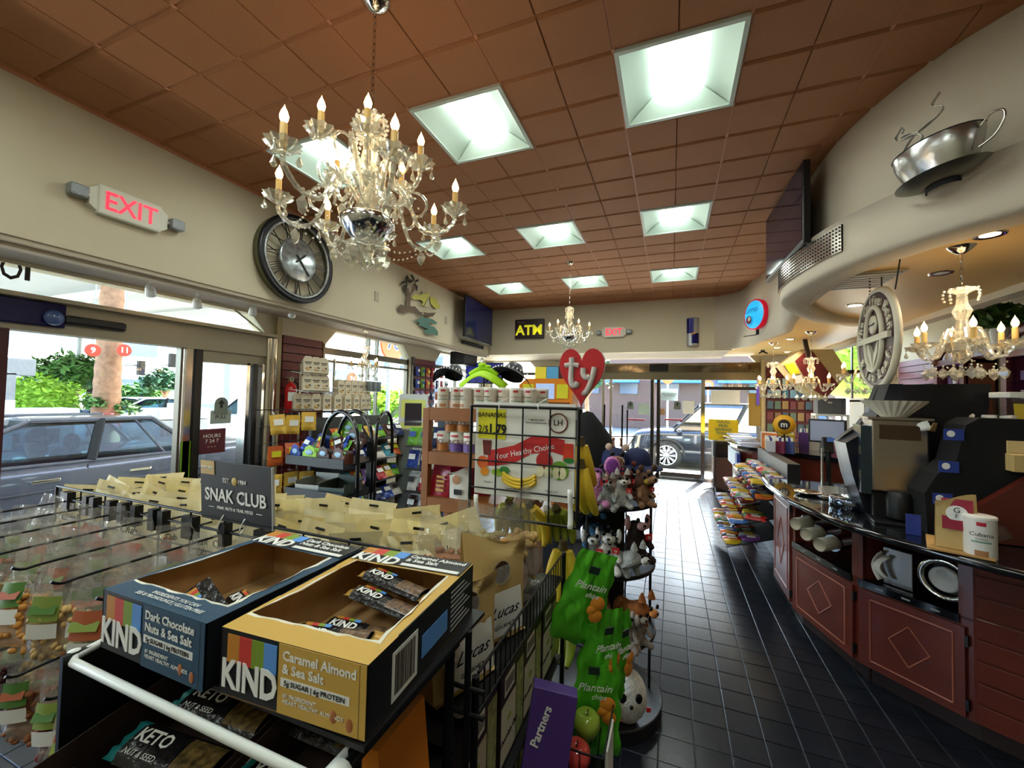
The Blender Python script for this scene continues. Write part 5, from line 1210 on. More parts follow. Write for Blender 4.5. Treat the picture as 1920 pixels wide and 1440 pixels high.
for k in range(4): MB().cbox((-.045+.008*k, 0, .0012), (.008, .02, .001), ST[k]).build('colour_stripe', None, cd_)
MB().cbox((.02, -.012, .0012), (.07, .018, .001), m_wlet).build('label', None, cd_); text('ONLY 3 INGREDIENTS', .0075, m_klet, cd_, (.02, -.012, .002), (0, 0, 0), ext=.0002)
# ---- lower shelf: KETO cartons, bar boxes
m_brownk = M('box_brown', (44, 28, 24), .5); m_teal = M('teal_foil', (20, 112, 112), .3, .2)
def open_tray(name, lab, loc, rot, dims, m_out, m_in):
    t = thing(name, lab, 'carton', loc, rot=rot); W_, L_, H_ = dims; b = MB(); e = .0015
    b.box((0, 0, 0), (W_, L_, e)).box((0, 0, 0), (W_, e, H_)).box((0, L_-e, 0), (W_, L_, H_)).box((0, 0, 0), (e, L_, H_)).box((W_-e, 0, 0), (W_, L_, H_)); b.build('tray', m_out, t)
    return t
k1 = open_tray('keto_carton', 'open brown carton of teal-ended KETO bars on the shelf under the white rail', (-.76, .24, .985), (.16, 0, 0), (.235, .30, .085), M('carton_dark_brown', (52, 34, 26), .8), m_kraft_in)
k2 = open_tray('bar_carton', 'open carton of gold and brown bars under the caramel carton', (-.515, .24, .985), (.16, 0, 0), (.18, .30, .085), M('carton_dark_brown'), m_kraft_in)
def keto_bar():
    t = thing('keto_bar', '', 'snack bar'); L_, W_, H_ = .17, .055, .02
    MB().grid(lambda u, v: ((u-.5)*L_*.9, (v-.5)*W_, H_*.5*(1-abs(2*v-1)**4)), 8, 6).grid(lambda u, v: ((u-.5)*L_*.9, (v-.5)*W_, -H_*.5*(1-abs(2*v-1)**4)), 8, 6).build('wrapper', m_wrap, t)
    MB().grid(lambda u, v: (-(L_*.44+u*.018), (v-.5)*W_, .003*math.sin(v*30)+H_*.2), 2, 8).build('teal_end', m_teal, t)
    MB().grid(lambda u, v: (.015+u*L_*.36, (v-.5)*W_*.8, H_*.5*(1-abs((2*v-1)*.8)**4)+.0006), 5, 5).build('clear_window', M('bar_window2', (104, 84, 46), .3, noise_amt=.8, nscale=120), t)
    text('KETO', .024, m_wlet, t, (-.04, .006, H_*.5+.0012), (0, 0, 0), ext=.0002, bold=.02); text('NUT & SEED', .0105, m_wlet, t, (-.04, -.015, H_*.5+.0006), (0, 0, 0), ext=.0002); return t
kb = keto_bar()
for k, (l_, r_, lb) in enumerate([((-.64, .30, 1.055), (.2, 0, .15), 'teal-ended KETO bar nearest the front of the brown carton'), ((-.63, .37, 1.065), (.25, 0, .10), 'second teal-ended KETO bar in the brown carton'), ((-.625, .44, 1.08), (.2, 0, .08), 'third teal-ended KETO bar, just under the blue carton'),
      ((-.43, .40, 1.065), (.2, 0, .2), 'KETO bar lying below the caramel carton'), ((-.44, .47, 1.085), (.2, 0, 0), 'KETO bar at the back below the caramel carton')]):
    t = kb if k == 0 else dup(kb); t['label'] = lb; t.location = l_; t.rotation_euler = r_; t['group'] = 'KETO bars on the lower shelf'
for k, (l_, r_, lb, rgb, tx) in enumerate([((-.46, .29, 1.05), (.3, .05, -.2), 'gold-edged bar pack reading FOR ALL under the white rail', (70, 48, 26), 'FOR ALL'), ((-.38, .30, 1.045), (.2, 0, .5), 'dark bar pack with a grey label under the white rail corner', (44, 34, 34), '98 CAL')]):
    t = thing('bar_pack', lb, 'snack bar', l_, rot=r_); MB().grid(lambda u, v: ((u-.5)*.14, (v-.5)*.06, .01*(1-abs(2*v-1)**4)), 6, 6).grid(lambda u, v: ((u-.5)*.14, (v-.5)*.06, -.01*(1-abs(2*v-1)**4)), 6, 6).build('wrapper', M('pk%d' % k, rgb, .35), t)
    text(tx, .018, M('print_gold', (200, 160, 60), .5), t, (0, .008, .0105), (0, 0, 0), ext=.0002); MB().cbox((0, -.014, .0105), (.08, .018, .001), m_grey).build('label', None, t)
t = thing('price_card', 'white torn price card with a teal edge in front of the KETO bars', 'card', (-.545, .33, 1.06), rot=(.3, 0, -.35)); MB().cbox((0, 0, 0), (.03, .15, .002), m_torn).build('card', None, t); MB().cbox((.018, 0, .003), (.006, .17, .004), m_teal).build('teal_edge', None, t)
# orange side carton
oc = thing('orange_carton', 'orange carton standing on edge at the right side of the end-cap stand', 'carton', (-.335, .36, .93), rot=(0, -.12, 0))
MB().box((0, .06, -.08), (.03, .16, .20), M('orange_card', (206, 120, 28), .55)).build('carton', None, oc); text('SNAK LARGE\nPROTEIN', .02, M('print_brown', (80, 40, 16), .6), oc, (.031, .11, .05), (PI/2, -1.2, PI/2))

# ================================================================ RIGHT SIDE OF THE GONDOLA: kraft bags, granola, boxes
sx_ = thing('side_shelf', 'black wire shelf with a low fence holding the kraft bags and brown boxes', 'display shelf', (0, 0, 0))
for z in (.60, .80, 1.03): MB().box((-.60, .64, z-.006), (-.30, 1.22, z)).build('shelf_board', m_black, sx_)
fe = MB()
for z0 in (1.03,):
    fe.tube([(-.30, .64, z0+.07), (-.30, 1.22, z0+.07)], .003, 5).tube([(-.30, .64, z0+.002), (-.30, 1.22, z0+.002)], .003, 5)
    for k in range(24): fe.tube([(-.30, .64+k*.025, z0), (-.30, .64+k*.025, z0+.07)], .0018, 4)
fe.build('wire_fence', m_wire, sx_, kind='stuff')
for y in (.63, 1.23): MB().tube([(-.30, y, 0), (-.30, y, 1.10)], .007, 6).build('post', m_wire, sx_)
for y in (.63, 1.23): MB().tube([(-.60, y, 0), (-.60, y, 1.10)], .007, 6).build('post', m_wire, sx_)
def standbag(name, lab, loc, rz, W_, H_, D_, m, seed, label=None, clear=False, tilt=0):
    t = thing(name, lab, 'food bag', loc, rz, rot=(tilt, 0, rz)); mb = MB(); q = random.Random(seed); p0 = q.uniform(0, 6)
    def skin(sg):
        def fn(u, v):     # v: 0 bottom, 1 top; wide flat bottom, flat seal at top
            d = D_/2*(1-v**1.5)*(1-.25*abs(2*u-1)**3); x = (u-.5)*W_*(1-.12*max(0, v-.7)*math.sin(u*9+p0)); cr = .004*math.sin(v*11+u*7+p0)+(.003*math.sin(u*23+v*17) if clear else 0)
            return (x, sg*(d+cr*(1-v*.5)*(1-abs(2*u-1)**4))+.03*v*v*math.sin(p0+u*2), v*H_+(.02*math.sin(u*3+p0) if v > .9 else 0))
        return fn
    mb.grid(skin(-1), 9, 12).grid(skin(1), 9, 12); mb.add([(-W_/2, -D_/2, 0), (W_/2, -D_/2, 0), (W_/2, D_/2, 0), (-W_/2, D_/2, 0)], [(0, 3, 2, 1)]); mb.build('bag', m, t)
    return t
kb_ = []
for k, (loc, rz, lb) in enumerate([((-.375, .70, 1.035), PI/2-.35, 'nearest kraft paper bag with a white Lucas label, behind the caramel carton'), ((-.375, .86, 1.035), PI/2-.45, 'taller kraft paper bag with an oval window and white Lucas label')]):
    t = standbag('kraft_bag', lb, loc, rz,   .15, .20+.02*k, .075, m_kraft, 40+k); t['group'] = 'kraft paper bags'
    MB().grid(lambda u, v: (-.06+.12*u, -.0375*(1-(.05+.36*v)**1.5)-.004, .012+.09*v), 6, 5).build('label', M('label_white', (222, 220, 214), .6), t)
    text('Lucas', .036, m_klet, t, (0, -.045, .065), (PI/2+.1, 0, 0), shear=.4, ext=.0004); text('GOURMET', .012, m_klet, t, (0, -.046, .034), (PI/2, 0, 0), ext=.0004)
    MB().lathe([(0, 0), (.026, 0)], (0, 0, 0), 16, ax='y', X=Matrix.Translation((0, -.034, .145)) @ Matrix.Rotation(-.12, 4, 'X')).build('clear_window', m_film, t); MB().lathe([(0, 0), (.024, 0)], (0, 0, 0), 16, ax='y', X=Matrix.Translation((0, -.0325, .145))).build('window_content', m_win, t)
for k, (loc, rz, H_, lb, mm) in enumerate([((-.52, .90, 1.035), .3, .22, 'clear bag of brown granola clusters at the end of the cream pouches', 1), ((-.40, 1.00, 1.035), PI/2-.3, .26, 'clear bag of granola behind the taller kraft bag', 4), ((-.40, 1.12, 1.035), PI/2-.3, .25, 'clear bag of pale cookies nearest the banana rack', 0), ((-.50, 1.08, 1.035), .6, .24, 'clear bag of cookies behind the granola bags', 3)]):
    t = standbag('granola_bag', lb, loc, rz, .15, H_, .08, m_film2, 60+k, clear=True); t['group'] = 'clear granola bags'
    nm = nuts_mesh(.13, .12, .07, 70+k, 90, .014, .14); nm.build('granola', nut_m[mm], t, kind='stuff')
    if k in (1, 2): MB().lathe([(0, -.002), (.038, -.002)], (0, 0, 0), 20, ax='y', X=Matrix.Translation((.01, -.038, .07)) @ Matrix.Rotation(-.15, 4, 'X')).build('round_label', M('label_mauve', (196, 176, 170), .6), t)
# brown boxes facing the aisle
m_box1 = M('box_dark_brown', (48, 30, 28), .45); m_gr = M('box_green_grain', (160, 164, 106), .5, noise_amt=.4, nscale=60); m_gw = M('box_cream_panel', (206, 198, 178), .5)
for k in range(4):
    for lv in range(2):
        z0 = .802 if lv == 0 else .602; y0 = .645+k*.142; dx_ = R.uniform(-.006, .006)
        lb = 'dark brown snack box with a cream panel, %s from the end-cap, %s shelf' % (['first', 'second', 'third', 'fourth'][k], 'upper' if lv == 0 else 'lower')
        t = thing('snack_box', lb, 'box', (-.318+dx_, y0, z0), group='brown snack boxes on the side shelf'); H_ = .19
        MB().bbox((-.09, .069, H_/2), (.18, .136, H_), .002, m_box1).build('carton', None, t)
        MB().box((0, .004, .01), (.001, .085, .125), m_gw).build('cream_panel', None, t); MB().box((0, .09, .01), (.001, .134, .17), m_gr).build('grain_print', None, t)
        MB().box((0, .02, .14), (.001, .075, .18), m_wlet).build('barcode_panel', None, t)
        br = MB()
        for j in range(9): br.box((.001, .024+j*.0054, .148), (.0014, .0265+j*.0054, .172))
        br.build('barcode', m_klet, t, kind='stuff')
        text('Chocolate Chip', .015, m_klet, t, (.0015, .045, .055), (PI/2, 0, PI/2), shear=.2, ext=.0003); text('ela', .022, M('print_lime', (150, 170, 40), .5), t, (.0015, .045, .09), (PI/2, 0, PI/2), ext=.0003); MB().ball((-.03, .03, H_), .012, 8, sc=(1, 1, .1)).build('top_seal', m_wlet, t)
pb_ = thing('purple_box', 'purple and white cookie box leaning beside the apple basket', 'box', (-.262, .90, .705), rot=(-.12, .14, .25)); MB().bbox((0, 0, .10), (.10, .04, .21), .002, M('box_purple', (84, 54, 132), .45)).build('carton', None, pb_)
MB().box((-.05, -.021, -.06), (.05, .019, -.005), M('box_lilac', (170, 166, 184), .5)).build('white_base', None, pb_); text('Partners', .026, m_wlet, pb_, (-.02, -.022, .13), (PI/2, -1.35, 0), bold=.02); MB().lathe([(0, -.001), (.009, -.001)], (.028, -.021, .018), 14, ax='y').build('seal', m_wlet, pb_)
MB().cbox((0, 0, -.35), (.10, .04, .56), m_black).build('stand', None, pb_)
# ================================================================ BANANA RACK
m_ban = M('banana_yellow', (226, 190, 56), .5, noise_amt=.12, nscale=12); m_bang = M('banana_green', (156, 160, 60), .5, noise_amt=.15, nscale=12); m_tip = M('banana_tip', (84, 70, 34), .8)
def banana_bunch(lab, loc, rot, n=4, m=m_ban, L=.17, grp='banana bunches in the rack'):
    t = thing('banana_bunch', lab, 'fruit', loc, rot=rot, group=grp)
    MB().tube([(0, 0, .03), (0, 0, .0)], [.012, .018], 7).build('crown', m_tip, t)
    for k in range(n):
        a = (k-(n-1)/2)*.34; pts = []; rr = []
        for i in range(9):
            s_ = i/8; b = s_*1.25; r_ = L*.75*math.sin(b)*.55+L*.1*s_; z = -L*math.sin(b)*.85; y = -L*.55*(1-math.cos(b))*1.3
            pts.append((math.sin(a)*(.02+L*.28*math.sin(PI*s_*.6))+a*.02, y-.02*abs(a), z)); rr.append(.006+.013*math.sin(PI*min(1, .12+s_*.86))**.6)
        b_ = MB().tube(pts, rr, 6); b_.build('banana', m, t); MB().ball(pts[-1], .006, 6).build('tip', m_tip, t)
    return t
br_ = gridwall('banana_rack', 'black wire rack holding bananas, the fruit poster, chip bags and the apple basket', 'display rack', -.635, -.265, 1.17, 1.535, (0, 1.25, 0), dx=.092, dz=.091, r=.003)
cg = MB()
for x in (-.375, -.27): cg.tube([(x, 1.25, .05), (x, 1.25, 1.535)], .005, 6)
for k in range(13): cg.tube([(-.375, 1.25, .12+k*.088), (-.27, 1.25, .12+k*.088)], .003, 5)
cg.tube([(-.635, 1.25, .05), (-.635, 1.25, 1.535)], .005, 6).build('column_grid', m_wire, br_)
bb = MB()      # basket: flared on the right
def bk(a, b, r=.0024): bb.tube([a, b], r, 5)
bk((-.64, 1.24, 1.255), (-.27, 1.20, 1.245), .0035); bk((-.27, 1.20, 1.245), (-.215, 1.52, 1.33), .0035); bk((-.64, 1.24, 1.255), (-.66, 1.55, 1.30), .0035); bk((-.66, 1.55, 1.30), (-.215, 1.52, 1.33), .0035)
for k in range(15):
    s_ = k/14; bk((-.64+.37*s_, 1.24-.04*s_, 1.255-.01*s_), (-.62+.33*s_, 1.26, 1.06), .0016)
for k in range(13):
    s_ = k/12; bk((-.27+.055*s_, 1.20+.32*s_, 1.245+.085*s_), (-.29+.03*s_, 1.26+.24*s_, 1.06), .0016)
bk((-.62, 1.26, 1.06), (-.29, 1.26, 1.06), .003); bk((-.29, 1.26, 1.06), (-.26, 1.5, 1.06), .003)
bb.build('basket', m_wire, br_); MB().box((-.63, 1.26, 1.045), (-.27, 1.52, 1.055)).build('basket_floor', m_black, br_)
MB().tube([(-.64, 1.55, .05), (-.64, 1.55, 1.5)], .005, 6).tube([(-.27, 1.55, .05), (-.27, 1.55, 1.5)], .005, 6).tube([(-.64, 1.25, .06), (-.64, 1.55, .06), (-.27, 1.55, .06), (-.27, 1.25, .06)], .005, 6).build('rear_frame', m_wire, br_)
for k in range(2): MB().box((-.63, 1.27, .62+.22*k), (-.27, 1.53, .63+.22*k)).build('shelf', m_black, br_)
# poster behind the grid
po = thing('fruit_poster', 'white fruit poster reading Your Healthy Choice tied behind the rack wires', 'poster', (-.452, 1.268, 1.39)); Wp, Hp = .348, .305
MB().bbox((0, 0, 0), (Wp, .006, Hp), .002).build('board', M('poster_white', (226, 224, 216), .5), po); MB().box((-Wp/2, -.006, Hp/2-.006), (Wp/2, .006, Hp/2+.006)).build('board_edge', m_white, po)
def pp(poly, name, m, d=-.0036): return MB().prism(poly, d-.0008, d, 'y').build(name, m, po)
m_yl = M('price_yellow', (222, 216, 44), .5); pp([(-.163, .035), (-.062, .035), (-.062, .135), (-.163, .135)], 'price_panel', m_yl)
text('BANANAS', .0225, m_klet, po, (-.113, -.0055, .115), FRONT, ext=.0003); text('2/$', .036, m_klet, po, (-.143, -.0055, .066), FRONT, ext=.0003, sx=.8); text('1.79', .046, m_klet, po, (-.092, -.0055, .066), FRONT, ext=.0003, bold=.04, sx=.85)
rb = [(-.10, -.055), (-.03, -.04), (.03, -.005), (.10, .005), (.14, -.004), (.14, .045), (.10, .052), (.03, .05), (-.03, .018), (-.10, .0), (-.125, -.004), (-.125, -.056)]
pp(rb, 'ribbon', M('ribbon_red', (196, 44, 46), .5)); pp([(-.14, -.02), (-.115, -.02), (-.112, .03), (-.145, .03)], 'beet_print', M('beet', (110, 40, 40), .5), -.0044); pp([(.135, -.02), (.17, -.02), (.168, .035), (.14, .035)], 'pepper_print', M('pepper_red', (214, 60, 36), .5), -.0044)
t_ = text('Your Healthy Choice', .027, m_wlet, po, (.005, -.0055, -.0005), (PI/2, -.24, 0), ext=.0003, sx=.9)
def disc(c, r, m, name, d=-.0046, sc_=(1, 1)): return MB().prism([(c[0]+r*sc_[0]*math.cos(2*PI*k/20), c[1]+r*sc_[1]*math.sin(2*PI*k/20)) for k in range(20)], d-.0008, d, 'y').build(name, m, po)
disc((-.143, -.045), .021, M('mango', (224, 104, 50), .5), 'mango_print'); disc((-.135, -.075), .015, M('orange_slice', (234, 150, 40), .5), 'orange_print', -.0052); disc((-.085, -.075), .02, M('lime_print', (150, 190, 50), .5), 'lime_print', -.005, (1.2, .6)); disc((-.062, -.066), .018, M('leaf_print', (60, 140, 70), .5), 'leaf_print', -.0055, (1, .7))
for k in range(3): MB().tube([(-.045+.02*math.cos(q_)*3.2+.035, -.0062-.0006*k, -.055-.03*k*.35+.045*math.sin(q_)*.9) for q_ in [-2.7+.28*j for j in range(9)]], .007, 5).build('banana_print', m_ban, po)
disc((.075, -.025), .028, M('apple_red', (170, 40, 40), .5), 'red_apple_print', -.0044); disc((.125, -.052), .030, M('apple_green', (110, 160, 50), .5), 'green_apple_print', -.0048)
for c_ in ((.062, -.058), (.088, -.058), (.115, -.06), (.135, -.06)): disc(c_, .014, M('apple_flesh', (236, 230, 190), .5), 'apple_slice', -.0056, (.9, 1.35))
disc((.155, -.018), .014, M('leaf_print2', (40, 120, 50), .5), 'apple_leaf', -.006, (1.2, .6))
MB().tube([(.118+.03*math.cos(q_), -.0048, .098+.03*math.sin(q_)) for q_ in [2*PI*j/24 for j in range(24)]], .0022, 5, closed=True).build('logo_ring', M('logo_ring', (120, 60, 50), .5), po); text('LH', .026, m_klet, po, (.118, -.0046, .098), FRONT, ext=.0003, bold=.01)
text('1-888-867-8213\nwww.fruitdepot.com', .0085, m_klet, po, (.045, -.0046, .10), FRONT, ext=.0002); text('Vitamin B6, B12', .0085, m_klet, po, (-.03, -.0046, -.125), FRONT, ext=.0002); text('Vitamin A,C', .0085, m_klet, po, (.10, -.0046, -.12), FRONT, ext=.0002); text('Vitamin C', .0085, m_klet, po, (-.12, -.0046, -.11), FRONT, ext=.0002)
for x in (-.08, .055): MB().tube([(x+.004, -.03+.0*0, .14), (x, -.026, .158), (x+.01, .008, .168), (x+.02, .01, .175)], .0016, 5).build('cable_tie', m_wlet, po)
# bananas
for k, (l_, r_, m_, lb) in enumerate([((-.55, 1.40, 1.18), (1.1, 0, .3), m_bang, 'green-yellow banana bunch low in the basket at the left'), ((-.46, 1.38, 1.19), (1.0, .2, -.4), m_ban, 'yellow banana bunch low in the basket, second from left'), ((-.37, 1.40, 1.18), (1.1, -.1, .2), m_bang, 'green-yellow banana bunch low in the basket, third from left'),
      ((-.61, 1.42, 1.35), (.2, .1, 1.9), m_bang, 'pale green bananas peeking out left of the fruit poster'), ((-.283, 1.36, 1.41), (-.05, 0, 3.14), m_ban, 'bright yellow banana bunch standing up right of the poster'), ((-.275, 1.33, 1.34), (.1, 0, 3.0), m_ban, 'bright yellow banana bunch lowest right of the poster'),
      ((-.335, 1.36, 1.06), (.15, 0, .2), m_ban, 'dull yellow banana bunch hanging upper in the narrow column'), ((-.34, 1.38, .86), (.2, 0, -.1), m_bang, 'dull yellow banana bunch hanging lower in the narrow column')]):
    banana_bunch(lb, l_, r_, 3 if k in (4, 5) else 4, m_, .19 if k in (4, 5) else .17)
# tags hanging on the rack
for k, (px, py, lb) in enumerate([(1069, 955, 'white plastic price strip hanging right of the banana basket'), (893, 960, 'white plastic price strip hanging left of the banana basket')]):
    p = at(px, py, Y=1.235); o_ = one(MB().grid(lambda u, v: (-.008+.016*u, .006*math.sin(v*5), -.06+.12*v), 2, 8), 'price_strip', lb, 'price tag', m_white, p); so = o_.modifiers.new('s', 'SOLIDIFY'); so.thickness = .0015
# apple basket
ab = thing('apple_basket', 'small black wire basket low on the rack with green apples', 'basket', (-.235, 1.09, .58)); w_ = MB(); a_, b_, h_ = .095, .10, .15
for z, q_ in ((0, .8), (h_, 1.0)): w_.tube([(-a_*q_, -b_*q_, z), (a_*q_, -b_*q_, z), (a_*q_, b_*q_, z), (-a_*q_, b_*q_, z)], .003, 5, closed=True)
for k in range(8):
    s_ = -1+2*k/7
    for y in (-1, 1): w_.tube([(a_*.8*s_, y*b_*.8, 0), (a_*s_, y*b_, h_)], .0018, 4)
    for x in (-1, 1): w_.tube([(x*a_*.8, b_*.8*s_, 0), (x*a_, b_*s_, h_)], .0018, 4)
w_.build('wire_basket', m_wire, ab); MB().box((-a_*.8, -b_*.8, -.004), (a_*.8, b_*.8, 0)).build('floor_panel', m_black, ab); MB().box((a_*.97, -.05, .0), (a_*1.0+.004, .06, .13)).build('price_panel', m_white, ab)
def apple(lab, loc, m):
    t = thing('apple', lab, 'fruit', loc, group='apples in the wire basket'); MB().lathe([(0, -.028), (.014, -.033), (.03, -.02), (.038, .004), (.034, .024), (.02, .034), (.006, .028), (0, .022)], n=16).build('flesh', m, t); MB().rod((0, 0, .022), (.004, 0, .042), .0016).build('stem', m_tip, t); return t
m_ga = M('apple_skin_green', (150, 176, 60), .18, coat=.5, noise_amt=.1, nscale=25); m_ra = M('apple_skin_red', (196, 60, 56), .18, coat=.5, noise_amt=.35, nscale=18)
apple('green apple at the left of the wire basket', (-.275, 1.09, .68), m_ga); apple('green apple at the back right of the wire basket', (-.205, 1.13, .69), m_ga); apple('small green apple low in the left front of the wire basket', (-.285, 1.03, .635), m_ga); apple('red and pink wrapped apple at the front of the wire basket', (-.215, 1.045, .67), m_ra)
# chip bags
m_chip = M('chip_foil_green', (98, 206, 50), .2, .3, bump=1.0, bscale=9); m_chipo = M('chip_print_orange', (236, 150, 50), .4); m_logo = M('chip_print_dark', (30, 50, 40), .5)
for k, (l_, r_, W_, H_, lb) in enumerate([((-.185, 1.19, 1.13), (.12, .28, .55), .15, .27, 'topmost bright green plantain chip bag with orange slices'), ((-.165, 1.22, .96), (.1, .12, .9), .16, .30, 'second green chip bag, hanging below and behind the top one'), ((-.185, 1.19, .86), (.05, .02, .3), .14, .30, 'long lowest green chip bag over the leopard plush'), ((-.135, 1.28, .93), (.1, .05, 1.1), .14, .26, 'green chip bag at the right of the hanging cluster')]):
    t = thing('chip_bag', lb, 'snack bag', l_, rot=r_, group='green chip bags clipped to the rack'); pouch_mesh(W_, H_, .06, 400+k, top=.05, crink=.011, gather=.25, nu=12, nv=16).build('foil_bag', m_chip, t)
    for (x, z, r) in ((.025, -.13, .022), (.03, -.165, .02), (.015, -.15, .016)): MB().lathe([(r, 0), (r*.5, -.004), (0, -.004)], (x, -.034, z), 14, ax='y').build('slice_print', m_chipo, t)
    text('Plantain', .03, m_wlet, t, (-.012, -.036, -.085), FRONT, shear=.3, ext=.0004); text('chips', .02, m_wlet, t, (0, -.036, -.11), FRONT, shear=.3, ext=.0004); MB().box((-.03, -.034, -.05), (.0, -.030, -.03)).build('logo', m_logo, t)
MB().tube([(-.268, 1.24, 1.22), (-.255, 1.22, 1.12), (-.26, 1.2, .9)], .004, 6).build('clip_strip', m_white, br_)

# ================================================================ PLUSH RACK
PX, PY = -.33, 2.22
pr_ = thing('plush_rack', 'round black tiered rack of plush toys beside the aisle', 'display rack', (PX, PY, 0)); m_rack = M('rack_black', (26, 26, 30), .45); m_lipc = clear_mat('acrylic_lip', (230, 235, 240), .06)
for z, r in ((.06, .30), (.40, .265), (.73, .26), (1.05, .255)):
    MB().lathe([(0, z-.012), (r, z-.012), (r+.004, z), (r, z+.010), (r-.008, z+.004), (0, z+.002)], n=40).build('tray', m_rack, pr_)
    if z > .1: MB().lathe([(r-.001, z+.008), (r-.001, z+.055)], n=40, cap=False).build('clear_lip', m_lipc, pr_)
MB().lathe([(.11, .0), (.11, 1.22)], n=20).build('core', M('core_black', (16, 16, 18), .8), pr_); MB().lathe([(.30, 0), (.30, .048)], n=40).build('base', m_rack, pr_)
for a in (0, 2.1, 4.2): MB().rod((.25*math.cos(a+.35), .25*math.sin(a+.35), .05), (.25*math.cos(a+.35), .25*math.sin(a+.35), 1.06), .007, 6).build('upright', m_rack, pr_)
MB().lathe([(.17, 1.22), (.165, 1.28), (.13, 1.36), (.08, 1.43), (.03, 1.49), (0, 1.50)], (-.10, .04, 0), 20).build('draped_cloth', M('cloth_black', (14, 14, 16), .95, bump=.4, bscale=20), pr_)
MB().box((-.13, -.1, 1.20), (.2, .1, 1.225)).build('top_board', m_rack, pr_)
eye_m = M('plush_eye', (16, 14, 18), .1); m_tag = M('tag_red', (206, 40, 40), .5)
def fur(name, rgb=None): return M('fur_'+name, rgb, .95, noise_amt=.18, nscale=70, bump=.8, bscale=160)
def plush(kind, lab, loc, rz, s, m, m2=None, ears='round', spots=None, tag_=True, pose='sit'):
    t = thing('plush_toy', lab, 'plush toy', loc, rz, 'plush toys on the round rack'); s = s*1.22; t.scale = (s, s, s); m2 = m2 or m
    me = bpy.data.meshes.new('body')     # one continuous body grown from a skeleton; faces -Y
    if pose == 'sit': J = [(0, 0, .035), (0, .0, .075), (0, -.005, .11), (0, -.012, .150), (-.028, -.02, .085), (-.045, -.05, .055), (.028, -.02, .085), (.045, -.05, .055), (-.025, -.02, .025), (-.04, -.07, .018), (.025, -.02, .025), (.04, -.07, .018)]; rad = [.038, .034, .026, .044, .014, .013, .014, .013, .018, .017, .018, .017]; E_ = [(0, 1), (1, 2), (2, 3), (1, 4), (4, 5), (1, 6), (6, 7), (0, 8), (8, 9), (0, 10), (10, 11)]
    else: J = [(0, .07, .07), (0, .0, .068), (0, -.045, .08), (0, -.085, .115), (-.028, -.04, .05), (-.03, -.06, .014), (.028, -.04, .05), (.03, -.06, .014), (-.028, .07, .05), (-.03, .08, .014), (.028, .07, .05), (.03, .08, .014), (0, .12, .09)]; rad = [.034, .034, .030, .040, .015, .014, .015, .014, .015, .014, .015, .014, .007]; E_ = [(0, 1), (1, 2), (2, 3), (2, 4), (4, 5), (2, 6), (6, 7), (0, 8), (8, 9), (0, 10), (10, 11), (0, 12)]
    me.from_pydata(J, E_, []); bo = bpy.data.objects.new('body', me); col.objects.link(bo); bo.parent = t; me.materials.append(m); bo.modifiers.new('skin', 'SKIN'); bo.modifiers.new('sub', 'SUBSURF').levels = 2
    for i, r in enumerate(rad): me.skin_vertices[0].data[i].radius = (r*.92, r*.92)
    me.skin_vertices[0].data[0].use_root = True
    bo.modifiers['skin'].use_smooth_shade = True
    h = Vector(J[3])
    MB().ball(h+Vector((0, -.036, -.010)), .019, 10, sc=(1.1, .8, .8)).build('muzzle', m2, t); MB().ball(h+Vector((0, -.053, -.004)), .006, 8, sc=(1.2, .6, .8)).build('nose', eye_m, t)
    for sx in (-1, 1):
        MB().ball(h+Vector((sx*.017, -.036, .012)), .0085, 10, sc=(1, .5, 1.1)).build('eye', eye_m, t)
        if ears == 'big': MB().ball(h+Vector((sx*.062, .004, .008)), .036, 12, sc=(.9, .22, 1.1)).build('ear', m, t); MB().ball(h+Vector((sx*.062, -.004, .008)), .028, 12, sc=(.9, .2, 1.1)).build('ear_lining', m2, t)
        elif ears == 'point': MB().lathe([(.016, 0), (.009, .022), (0, .036)], h+Vector((sx*.026, .0, .026)), 8).build('ear', m, t)
        elif ears == 'flop': MB().ball(h+Vector((sx*.040, -.004, -.004)), .018, 10, sc=(.6, .6, 1.6)).build('ear', m2, t)
        else: MB().ball(h+Vector((sx*.030, .002, .032)), .014, 10, sc=(1, .6, 1)).build('ear', m, t)
    if kind == 'elephant': MB().tube(curve_pts([h+Vector((0, -.036, -.012)), h+Vector((0, -.060, -.03)), h+Vector((0, -.062, -.055)), h+Vector((0, -.05, -.065))], 4), [.015-.0007*k for k in range(13)], 8).build('trunk', m, t)
    if kind in ('horn', 'giraffe'):
        for sx in (-1, 1): MB().tube([h+Vector((sx*.012, 0, .035)), h+Vector((sx*.014, 0, .06))], .004).ball(h+Vector((sx*.014, 0, .062)), .007, 8).build('horn', m2, t)
    if spots:
        q_ = random.Random(len(lab)); sp_ = MB()
        for k in range(14):
            a, b = q_.uniform(-1.2, 1.2), q_.uniform(-.9, 1.0); base, R_ = (h, .0465) if k % 2 else (Vector((0, 0, .065)), .041); n_ = Vector((math.sin(a)*math.cos(b), -math.cos(a)*math.cos(b), math.sin(b))); sp_.ball(base+n_*R_*.92, .007*q_.uniform(.7, 1.4), 6, sc=(1, .8, 1))
        sp_.build('spots', spots, t)
    if tag_: MB().cbox((.028, -.046, .10), (.026, .003, .022)).build('tag', m_tag, t); 
    if tag_: text('ty', .016, m_wlet, t, (.028, -.049, .10), FRONT, ext=.0003)
    return t
T0, T1, T2, T3 = 1.055, .735, .405, .066
def PL(px, py, Y, z): p = at(px, py, Y=Y); return (p.x, Y, z)
plush('elephant', 'pink plush elephant with big purple ears on the top tray', (-.335, 1.99, T0), .25, 1.0, fur('pink', (206, 132, 178)), fur('purple', (126, 60, 140)), 'big')
